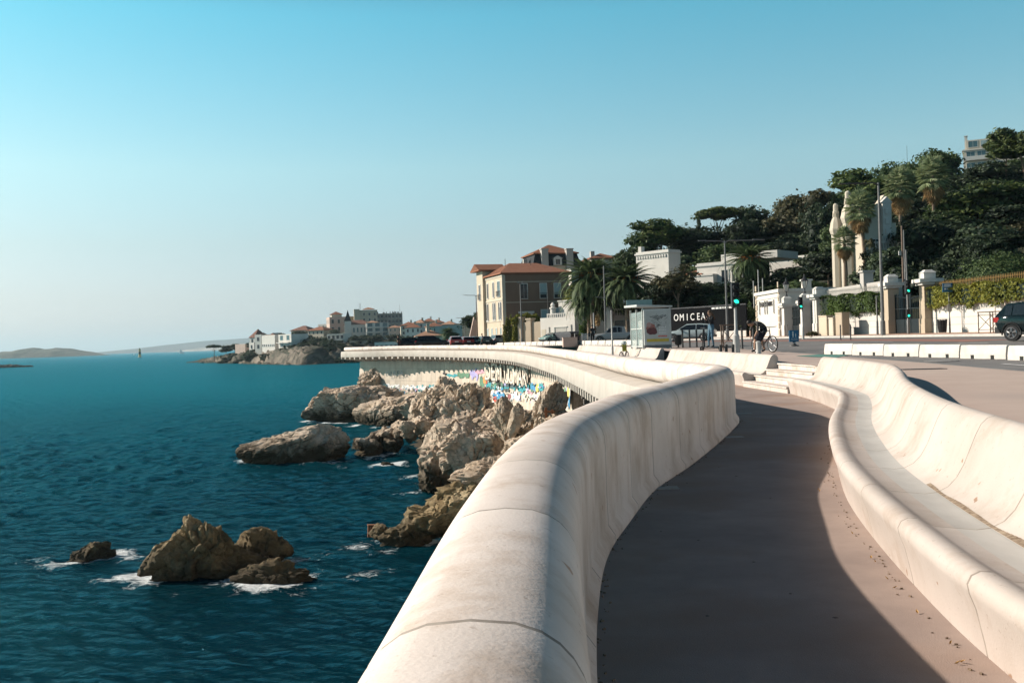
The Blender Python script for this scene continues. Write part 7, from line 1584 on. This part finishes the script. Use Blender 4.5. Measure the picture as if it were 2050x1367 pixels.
# man bent over his bicycle
q = pos(1523, 714, 40); J = dict(pelvis=(-.22, 0, .92, (.135, .115)), waist=(-.08, 0, 1.03, (.125, .10)), chest=(.14, 0, 1.12, (.155, .115)), neck=(.30, 0, 1.12, .055), head=(.41, 0, 1.10, .07), face=(.47, 0, 1.01, 0), ls=(.20, .19, 1.10, .062), le=(.26, .27, .82, .046), lh=(.33, .16, .60, .034), rs=(.20, -.19, 1.10, .062), re=(.24, -.28, .82, .046), rh=(.34, -.12, .58, .034),
     lhip=(-.20, .10, .88, .098), lk=(.04, .14, .50, .064), la=(-.10, .14, .10, .042), lt=(.05, .15, .04, .036), rhip=(-.20, -.10, .88, .098), rk=(.14, -.12, .50, .064), ra=(.17, -.13, .09, .042), rt=(.31, -.14, .04, .036))
run('man in a grey-black T-shirt and dark shorts bending over a bicycle', q, R(197), J, ('tshirt', (.09, .085, .08)), ('tshirt', (.09, .085, .08)), None, ('shorts', (.012, .013, .02)), None, ('shoe', (.03, .03, .035)), scale=1.06)
b = MB(); b.ball((0, 0, 0), (.16, .13, .20), 10, 7); b.tube([(-.1, 0, .15), (0, 0, .26), (.1, 0, .15)], .015, 6); o = b.build('backpack', cloth('navy', (.015, .018, .03))); o.location = q+Vector((-.08, -.18, .62)); tag(o, 'dark backpack hanging in front of the bent-over man', 'bag')
q = pos(1187, 696, 88); run('man dressed in black standing with his back turned, by the white barrier', q, R(110), stand(), ('black', (.015, .017, .02)), ('black', (.015, .017, .02)), ('black', (.015, .017, .02)), ('trousers', (.02, .02, .024)), ('trousers', (.02, .02, .024)), ('shoe', (.03, .03, .035)), scale=1.03)
b = MB(); b.bbox((-.07, -.13, -.18), (.07, .13, .16)); b.tube([(0, -.1, .15), (.05, 0, .62), (0, .1, .15)], .012, 5); o = b.build('shoulder_bag', cloth('black', (.015, .017, .02))); o.location = q+Vector((-.30, -.02, .95)); tag(o, 'black bag at the hip of the man dressed in black', 'bag')
q = pos(966, 690, 138); run('person in a pale top standing among the parked cars', q, R(180), stand(), ('paletop', (.35, .33, .36)), ('paletop', (.35, .33, .36)), None, ('trousers', (.02, .02, .024)), ('trousers', (.02, .02, .024)), ('shoe', (.03, .03, .035)))
q = pos(798, 692, 129); run('tiny person in black at the far end of the promenade', q, R(150), stand(), ('black', (.015, .017, .02)), ('black', (.015, .017, .02)), None, ('trousers', (.02, .02, .024)), ('trousers', (.02, .02, .024)), ('shoe', (.03, .03, .035)))
# ================================================================== headland across the bay
cxs, cds = [-262, -250, -238, -228, -200, -147, -106, -87, -60, 0, 120], [905, 800, 745, 735, 680, 575, 500, 512, 540, 560, 560]
def coast(X): return interp(X, cxs, cds)
def headz(X, D):
    t = D-coast(X); h = interp(t, [-20, 0, 5, 14, 40, 90, 180, 320], [-3, 0, 5.0, 7.5, 9.5, 14, 20, 22]); f = interp(X, [-262, -230, -190, -150, -110, -80], [0.02, .2, .62, .8, 1, 1.1]); b = 1-min(1, max(0, (t-interp(X, [-250, -200, -150, -100], [40, 120, 250, 900]))/60)); return h*f*b-(1-b)*2
xs = np.r_[np.arange(-266, 40, 2.2)]; ts = np.r_[-18, np.arange(-6, 60, 2.0), np.arange(62, 420, 7)]
V = []
for X in xs:
    for t in ts:
        D = coast(X)+t; n = noise.ridged_multi_fractal(Vector((X*.11, D*.11, 1)), .8, 2.1, 6, 1, 2)-1.2; V.append((X, D, headz(X, D)+n*2.8*(1 if t < 40 else .35)*interp(X, [-262, -220], [.25, 1])))
n_, m_ = len(xs), len(ts); idx = np.arange(n_*m_).reshape(n_, m_); Q = np.stack([idx[:-1, :-1].ravel(), idx[1:, :-1].ravel(), idx[1:, 1:].ravel(), idx[:-1, 1:].ravel()], 1)
hm_ = pmat('headland_rock', (.045, .04, .028), (.24, .195, .15), .12, .95, lo=.40, hi=.62, bump=.6, bscale=.4, bdist=1.0, col3=(.03, .038, .02), scale3=.06)
t_ = hm_.node_tree; b_ = t_.nodes['Principled BSDF']; src = b_.inputs['Base Color'].links[0].from_socket; g_ = t_.nodes.new('ShaderNodeNewGeometry'); s_ = t_.nodes.new('ShaderNodeSeparateXYZ'); t_.links.new(g_.outputs['True Normal'], s_.inputs[0])
r_ = t_.nodes.new('ShaderNodeMapRange'); r_.inputs[1].default_value = .72; r_.inputs[2].default_value = .88; t_.links.new(s_.outputs[2], r_.inputs[0]); x_ = t_.nodes.new('ShaderNodeMix'); x_.data_type = 'RGBA'; t_.links.new(r_.outputs[0], x_.inputs[0]); t_.links.new(src, x_.inputs[6]); x_.inputs[7].default_value = (.035, .042, .022, 1); t_.links.new(x_.outputs[2], b_.inputs['Base Color'])
tag(np_mesh('headland', V, Q, hm_, smooth=False), kind='structure')
def fhouse(label, x0, x1, yt, yb, D, dep, rz, mat, roof=None, rm='tile', rise=None, cat='house', name='house', wins=(0, 0), group=None, lw=0, over=.5, wsize=None, glass='glass', frame='trim', style='blank', parapet=.6):
    a = at(x0, yb, D); w = (x1-x0)*D/F/max(.3, math.cos(rz)); h = (yb-yt)*D/F; e = empty(name, (a.x, a.y, a.z), rz, label, cat, group)
    wallbox(e, w, dep, h, wallm(mat, None), z0=-8, parapet=parapet if roof is None else 0)
    if roof is not None: roof_mesh('roof', w, dep, h+.05, rise or w*.18, over, M[rm], e, ridge=roof if roof >= 0 else None)
    c, r = wins
    ww, wh = wsize or (w/max(c, 1)*.34, h/max(r, 1)*.5)
    for i in range(c):
        for j in range(r): win(e, (i+.5)*w/c, 0, (j+.28)*h/r, ww, wh, 'f', style, glass, frame)
    for i in range(lw):
        for j in range(r): win(e, 0, (i+.5)*dep/lw, (j+.28)*h/r, ww, wh, 'l', style, glass, frame)
    return e, w, h
r45 = R(-48)
e, w, h = fhouse('long white flat-roofed house with a row of small windows, near the tip of the headland', 525, 560, 674, 702, 590, 9, r45, 'white', wins=(7, 1), wsize=(1.2, 1.3))
box_part('roof_terrace', wallm('pink', None), e, ((2, 1, h+.62), (w-1, 7, h+.9)))
e, w, h = fhouse('white cube house with two-tone glazing, middle of the headland', 558, 592, 672, 698, 572, 11, r45, 'white', wins=(2, 2), lw=0, wsize=(3.2, 2.6), glass='tealglass')
box_part('balcony', wallm('white', None), e, ((.2, -1.8, h*.42), (w-.2, -.02, h*.47)))
e, w, h = fhouse('grey shaded house adjoining the right side of the white cube', 592, 612, 672, 697, 568, 9, R(14), 'grey', wins=(2, 2), style='blank')  # shaded side of the cube, built apart with the shade in its colour
e, w, h = fhouse('white house in half shade left of the long white one', 511, 526, 672, 702, 600, 8, R(-30), 'white', wins=(1, 2))
e, w, h = fhouse('narrow white chapel-like house with a pointed gable on the headland', 500, 513, 676, 690, 640, 10, R(-35), 'white', roof=0, rm='tile_dark', rise=5.5, wins=(1, 1))
e, w, h = fhouse('low house with dull grey-brown roof behind the pointed gable', 512, 533, 675, 690, 660, 9, R(-10), 'grey', roof=-1, rm='tile_dark', rise=3.0)
e, w, h = fhouse('small house with brown roof between the gable and the teal block', 533, 551, 674, 690, 665, 9, R(-10), 'beige', roof=-1, rm='tile_dark', rise=2.4)
e, w, h = fhouse('small teal-grey block behind the long white house', 548, 558, 668, 690, 690, 7, R(-10), 'grey')
e, w, h = fhouse('house with hipped brown roof, above the white cube', 583, 620, 662, 682, 690, 12, R(-24), 'cream', roof=-1, rm='tile_dark', rise=3.2, wins=(4, 1), over=.8)
e, w, h = fhouse('cream house with low red roof, right of the brown hipped one', 616, 652, 662, 682, 650, 11, R(-30), 'cream', roof=-1, rm='tile', rise=2.4, wins=(4, 2), over=.8)
e, w, h = fhouse('small white block left of the great mansion', 637, 660, 651, 668, 720, 10, R(-30), 'white', wins=(3, 2))
e, w, h = fhouse('great beige mansion with a red-roofed pavilion on top', 661, 720, 637, 682, 660, 16, R(18), 'pink', wins=(5, 3), lw=3, wsize=(1.5, 2.6), parapet=.8)
box_part('roof_pavilion', wallm('cream', None), e, ((2.0, 3, h), (8.6, 10, h+2.6))); rf = roof_mesh('pavilion_roof', 6.6, 7, h+2.62, 2.0, .7, M['tile'], e); rf.location = (2.0, 3, 0)
box_part('orange_wing', wallm('ochre', None), e, ((10.5, -.5, h-7), (w+5, 3, h+.9)))
e, w, h = fhouse('tall beige tower block with pale roof, highest on the headland', 714, 756, 624, 680, 640, 15, R(12), 'beige', wins=(4, 5), lw=2, wsize=(1.1, 1.7), parapet=.9)
box_part('stair_tower', wallm('buff', None), e, ((-1.2, -1, 0), (2.2, 3, h+1.6))); rf = roof_mesh('tower_roof', 7, 6, h+1.6, 1.2, .4, M['tile_pale'], e); rf.location = (5, 3, 0)
b = MB()
for k in (2.5, 3.2): b.tube([(k, 2, h+1), (k, 2, h+5.5)], .08, 5)
b.build('aerial', M['darkmetal'], e)
e, w, h = fhouse('wide grey apartment slab with a grid of loggias, right of the tower block', 755, 806, 629, 680, 655, 14, R(8), 'grey', wins=(7, 5), wsize=(1.6, 1.7), parapet=.4)
b = MB()
for j in range(6): b.bbox((-.1, -.5, j*h/5-.15), (w+.1, -.003, j*h/5+.12))
for i in range(8): b.bbox((i*w/7-.1, -.45, .2), (i*w/7+.1, -.006, h-.1))
b.build('loggia_grid', wallm('beige', None), e)
b = MB(); r = random.Random(3)
for k in range(16): x = r.uniform(.5, w-.5); b.bbox((x, 2, h+.3), (x+.5, 2.6, h+r.uniform(.9, 1.8)))
b.tube([(w-1.5, 2, h), (w-1.5, 2, h+6)], .08, 5); b.tube([(5, 2, h), (5, 2, h+4)], .06, 5); b.build('roof_vents', M['darkmetal'], e)
e, w, h = fhouse('white villa with a pointed slate spire and row of tall windows', 690, 742, 650, 672, 585, 10, R(6), 'white', roof=-1, rm='tile_dark', rise=2.6, wins=(7, 1), wsize=(.9, 2.6), glass='tealglass')
b = MB(); b.bbox((.2, -.6, 0), (4.0, 3, h+2)); b.build('gable_bay', wallm('white', None), e)
b = MB(); b.lathe([(2.6, h+2), (1.4, h+5), (.5, h+7.4), (.05, h+8.6)], (2.1, 1.2, 0), 4, R(45)); b.build('spire', wallm('slate', None), e)
e, w, h = fhouse('modern white house with wide terraces beside the spired villa', 734, 778, 647, 676, 575, 10, R(10), 'white', wins=(3, 3), wsize=(2.6, 2.0), glass='tealglass', style='blank', parapet=.2)
roof_mesh('roof', w*.55, 9, h+.3, 1.2, .4, M['tile_pale'], e)
for j in (1, 2): box_part('balcony', wallm('white', None), e, ((-.3, -1.5, j*h/3-.2), (w*.75, -.02, j*h/3+.5)))
e, w, h = fhouse('pale green-grey house with a veranda, right of the modern white one', 778, 804, 656, 676, 572, 9, R(10), 'grey', wins=(3, 2), glass='tealglass', roof=-1, rm='tile_pale', rise=1.4)
e, w, h = fhouse('stepped white terraces house low above the dark cliff', 655, 692, 671, 692, 556, 8, R(-20), 'white', wins=(4, 2), wsize=(1.6, 1.8))
for j, k in ((.5, 2.5), (1.0, 1.3)): box_part('terrace', wallm('white', None), e, ((2, -k, h*j-.2), (w, -.02, h*j+.55)))
e, w, h = fhouse('low pink garden building at the left end of the headland', 471, 497, 691, 703, 655, 5, R(-40), 'pink')
e, w, h = fhouse('little white hut right of the pink garden building', 499, 512, 688, 702, 620, 5, R(-40), 'white', wins=(1, 1))
e, w, h = fhouse('long low retaining house front along the water right of the stepped terraces', 700, 748, 684, 696, 540, 5, R(5), 'beige', parapet=.4, wins=(5, 1), wsize=(.8, 1.0), cat='wall', name='boundary_wall')
e, w, h = fhouse('white boundary wall with openings behind the tip of the promenade', 750, 806, 686, 698, 520, 4, R(5), 'white', parapet=.2, wins=(6, 1), wsize=(1.2, .9), cat='wall', name='boundary_wall')
CL = [(803, 836, 648, 682, 560, 'cream', 'tile', 'cream house with red roof right of the apartment slab', (3, 3)), (828, 850, 643, 682, 590, 'white', 'tile_pale', 'white house with pale tiles second in the crowded roofs', (2, 3)), (848, 872, 640, 682, 620, 'cream', 'tile', 'taller cream house in the middle of the crowded red roofs', (2, 3)),
      (868, 890, 642, 682, 640, 'pink', 'tile', 'pink house with steep red roof and chimney among the crowded roofs', (2, 3)), (884, 912, 646, 682, 600, 'cream', 'tile_pale', 'low cream house at the right end of the crowded roofs', (3, 2)), (812, 842, 652, 682, 520, 'white', 'tile', 'small white house in front of the cream red-roofed one', (3, 2)), (856, 886, 650, 682, 500, 'beige', 'tile', 'beige house with broad tiled roof behind the green-grey wall', (3, 2))]
for i, (x0, x1, yt, yb, D, mt, rm, lab, wn) in enumerate(CL):
    e, w, h = fhouse(lab, x0, x1, yt+4, yb, D, 10, R([8, -12, 5, 15, -8, 6, 10][i]), mt, roof=-1, rm=rm, rise=2.2, wins=wn, over=.6, group='crowded houses behind the bay'); box_part('chimney', wallm('beige', None), e, ((w*.6, 4, h), (w*.6+.9, 5, h+3.2)))
e, w, h = fhouse('house with broad orange hipped roof and slim chimney behind the parked black cars', 838, 884, 673, 690, 270, 7, R(8), 'cream', roof=-1, rm='tile_pale', rise=1.7, over=.9, wins=(3, 1)); box_part('chimney', wallm('beige', None), e, ((2.4, 1.5, h), (3.2, 2.3, h+3.4)))
e, w, h = fhouse('green-grey wall building behind the far palm', 872, 926, 654, 686, 320, 6, R(4), 'grey', parapet=.2); 
# trees and shrubs of the headland
HT = [(428, 690, 30, 690, 'umbrella1', 'umbrella pine at the tip of the headland'), (452, 690, 26, 680, 'broad1', 'round dark tree second from the tip of the headland'), (470, 688, 22, 670, 'broad2', 'round dark tree third from the tip, left of the pink garden building'), (503, 684, 22, 630, 'broad3', 'dark tree in front of the pointed gable'), (566, 666, 24, 660, 'broad1', 'small round tree on the skyline above the white cube'),
      (598, 662, 28, 640, 'broad2', 'dark tree before the hipped brown roof'), (612, 668, 24, 620, 'broad3', 'dark shrub tree left of the cream red-roofed house'), (640, 672, 60, 565, 'broad1', 'large dark tree mass above the shaded cliff'), (622, 690, 60, 545, 'broad2', 'dark tree mass right below the white cube'), (660, 690, 50, 535, 'broad3', 'dark trees at the foot of the stepped terraces'),
      (650, 654, 24, 690, 'broad2', 'tree in front of the great mansion, left'), (672, 658, 30, 640, 'broad1', 'tree in front of the great mansion, centre'), (722, 668, 40, 545, 'broad3', 'dark tree under the spired villa'), (752, 670, 40, 540, 'broad2', 'dark tree under the modern white house'), (790, 668, 34, 535, 'broad1', 'dark tree below the green-grey veranda house'), (812, 670, 36, 500, 'broad3', 'dark tree at the right foot of the veranda house'),
      (570, 694, 30, 552, 'shrub1', 'dark bush below the white cube, above the rocks'), (538, 700, 40, 570, 'shrub2', 'dark bush below the long white house'), (500, 702, 40, 600, 'shrub1', 'dark bush under the little white hut'), (460, 708, 34, 650, 'shrub2', 'bush on the rocks below the pink garden building'), (700, 700, 60, 515, 'shrub1', 'dark scrub on the shaded cliff'), (822, 676, 30, 300, 'broad1', 'dark tree left of the orange roof'), (905, 664, 34, 260, 'broad2', 'dark tree right of the far palm')]
for x, yt, w, D, kd, lab in HT: tree(lab, x, yt, w, D, kd, 'dark', yt+w*.75, group='trees of the headland', zg=at(x, yt+w*.95, D).z)
c = date_palm('distant palm behind the parked red car', 897, 666, 240, 40, 690, 1, False)
rg = random.Random(31)
for i in range(120):
    px = rg.uniform(440, 745) if i < 80 else rg.uniform(560, 740); X0 = (px-CX)/F*600; t = rg.uniform(7, 70) if i < 80 else rg.uniform(3, 25); D = coast(X0)+t; X0 = (px-CX)/F*D; z = headz(X0, D); y = CY-(z+2.6-H)*F/D-(px-CX)*.0314
    tree('low dark scrub clinging to the rocky slopes of the headland', px, y, rg.uniform(9, 22), D, rg.choice(['shrub1', 'shrub2', 'broad2']), 'dark', y+rg.uniform(9, 15), group='scrub on the headland rocks', name='shrub', cat='shrub', zg=z)
# ---- islands, breakwater, beacon, sailing boats, far coast
def island(name, X0, X1, D, dep, hs, mat, seed, n=160, lob=3.0):
    V = []; m = 14
    for i in range(n+1):
        X = lerp(X0, X1, i/n); h = interp(i/n, [k/(len(hs)-1) for k in range(len(hs))], hs)
        for j in range(m+1):
            t = j/m; pr = math.sin(math.pi*min(1, t*1.0))**.7; z = h*pr*(1+.18*noise.fractal(Vector((X/dep*lob+seed, t*3, seed)), 1, 2, 6))-1.2; V.append((X, D+dep*t, z))
    idx = np.arange((n+1)*(m+1)).reshape(n+1, m+1); Q = np.stack([idx[:-1, :-1].ravel(), idx[1:, :-1].ravel(), idx[1:, 1:].ravel(), idx[:-1, 1:].ravel()], 1); return tag(np_mesh(name, V, Q, mat, smooth=True), kind='structure')
im = pmat('island_rock', (.030, .050, .030), (.13, .13, .10), .012, .95, lo=.38, hi=.62, bump=.8, bscale=.03, bdist=8)
q0, q1 = at(-160, 712, 3900), at(181, 712, 3900); island('island', q0.x, q1.x, 3900, 260, [95, 80, 60, 34, 26, 31, 36, 38, 36, 30, 16, 1], im, 2.0)
q0, q1 = at(-120, 730, 790), at(63, 735, 790)
bw = pmat('breakwater_rock', (.10, .085, .07), (.36, .31, .26), .5, .95, bump=.8, bscale=2, bdist=.3)
V = []; b = MB(); r = random.Random(6)
for i in range(260):
    t = r.random(); X = lerp(q0.x, q1.x, t); s = r.uniform(.7, 1.7)*(1-.4*(t > .9)); V_, F_ = ICO[2]; off = Vector((i, i*2, 0)); rot = Matrix.Rotation(r.uniform(0, 6), 3, 'Z'); zz2 = r.uniform(-.3, 2.4)*(1-.6*t)
    b.add([rot @ Vector((v.x*s*1.2, v.y*s, v.z*s*.8))*(1+.25*noise.noise(v*1.4+off))+Vector((X, 790+r.uniform(-3, 3), zz2)) for v in V_], F_)
tag(b.build('breakwater', bw, fix=False), 'low dark breakwater of heaped rocks at the left edge of the sea', 'breakwater')
q = at(280, 716, 1680); e = empty('beacon_tower', (q.x, q.y, 0), 0, 'small yellow and black beacon tower standing alone far out in the sea', 'beacon')
yl = pmat('beacon_yellow', (.60, .46, .16), (.5, .38, .14), .5, .8)
b = MB(); b.lathe([(3.4, -1), (3.4, .8), (2.6, 1.2)], n=14); b.build('foundation', wallm('stone', None), e)
b = MB(); b.lathe([(2.2, 1.2), (2.0, 5.2)], n=14); b.build('lower_band', yl, e); b = MB(); b.lathe([(2.0, 5.2), (1.85, 9.4)], n=14); b.build('dark_band', M['black'], e); b = MB(); b.lathe([(1.85, 9.4), (1.8, 12.6), (2.2, 12.8), (2.2, 13.2)], n=14); b.build('upper_band', yl, e)
b = MB(); b.lathe([(.9, 13.2), (.9, 14.8), (.3, 15.4)], n=10); b.build('lamp_room', M['black'], e)
sail = pmat('sail_cloth', (.78, .77, .75), rough=.8)
for i, (x, y, s, lab) in enumerate([(268, 708.5, 5, 'tiny white motor boat left of the beacon'), (362, 703.5, 9, 'tiny sailing boat under the far cliffs, left of two'), (367, 704.5, 5, 'tiny white boat under the far cliffs, right of two')]):
    q = at(x, y, 3000); e = empty('sailing_boat' if s > 6 else 'boat', (q.x, 3000, 0), .4*i, lab, 'boat'); b = MB(); b.add([(-s*.5, -1.2, 0), (s*.35, -1.2, 0), (s*.35, 1.2, 0), (-s*.5, 1.2, 0), (-s*.5, -1.5, 1.5), (s*.45, -1.5, 1.5), (s*.8, 0, 1.8), (s*.45, 1.5, 1.5), (-s*.5, 1.5, 1.5)], [(0, 1, 2, 3), (4, 8, 7, 6, 5), (0, 4, 5, 1), (1, 5, 6), (1, 6, 2), (2, 6, 7), (2, 7, 8, 3), (3, 8, 4, 0)]); b.build('hull', sail, e)
    if s > 6: b = MB(); b.add([(0, 0, 2), (-s*.5, .2, 2.2), (0, 0, 15), (.3, 0, 2), (s*.6, .2, 2.2), (.3, 0, 13)], [(0, 1, 2), (3, 5, 4)]); b.tube([(0.1, 0, 1), (.1, 0, 15.5)], .12, 5); b.build('sail', sail, e, fix=False)
    else: box_part('cabin', sail, e, ((-s*.2, -1, 1.5), (s*.2, 1, 3.2)))
cm = pmat('far_coast', (.045, .07, .075), (.13, .14, .14), .0016, .95, lo=.42, hi=.7)
q0, q1 = at(120, 706, 9500), at(1400, 680, 9500)
island('far_coast', q0.x, q1.x, 9500, 2600, [15, 45, 75, 100, 120, 140, 150, 165, 165, 180, 185, 175, 160, 150, 155, 160, 150, 150, 150, 150], cm, 7.0, 200)
q0, q1 = at(330, 700, 8600), at(760, 690, 8600); island('far_coast', q0.x, q1.x, 8600, 700, [4, 30, 48, 60, 75, 90, 110, 118, 115, 110], pmat('far_cliff', (.12, .13, .11), (.50, .46, .40), .004, .95, lo=.40, hi=.62), 9.0, 150)

# ---- air
hz = MB(); hz.bbox((-60000, -3000, -3.5), (60000, 70000, 470)); 
hmat = bpy.data.materials.new('sea_air'); hmat.use_nodes = True; ht_ = hmat.node_tree; ht_.nodes.clear(); ho = ht_.nodes.new('ShaderNodeOutputMaterial'); hv = ht_.nodes.new('ShaderNodeVolumePrincipled')
hv.inputs['Color'].default_value = (.70, .90, 1.0, 1); hv.inputs['Density'].default_value = 0.00007; hv.inputs['Anisotropy'].default_value = .2; ht_.links.new(hv.outputs[0], ho.inputs['Volume'])
tag(hz.build('haze', hmat), kind='stuff')
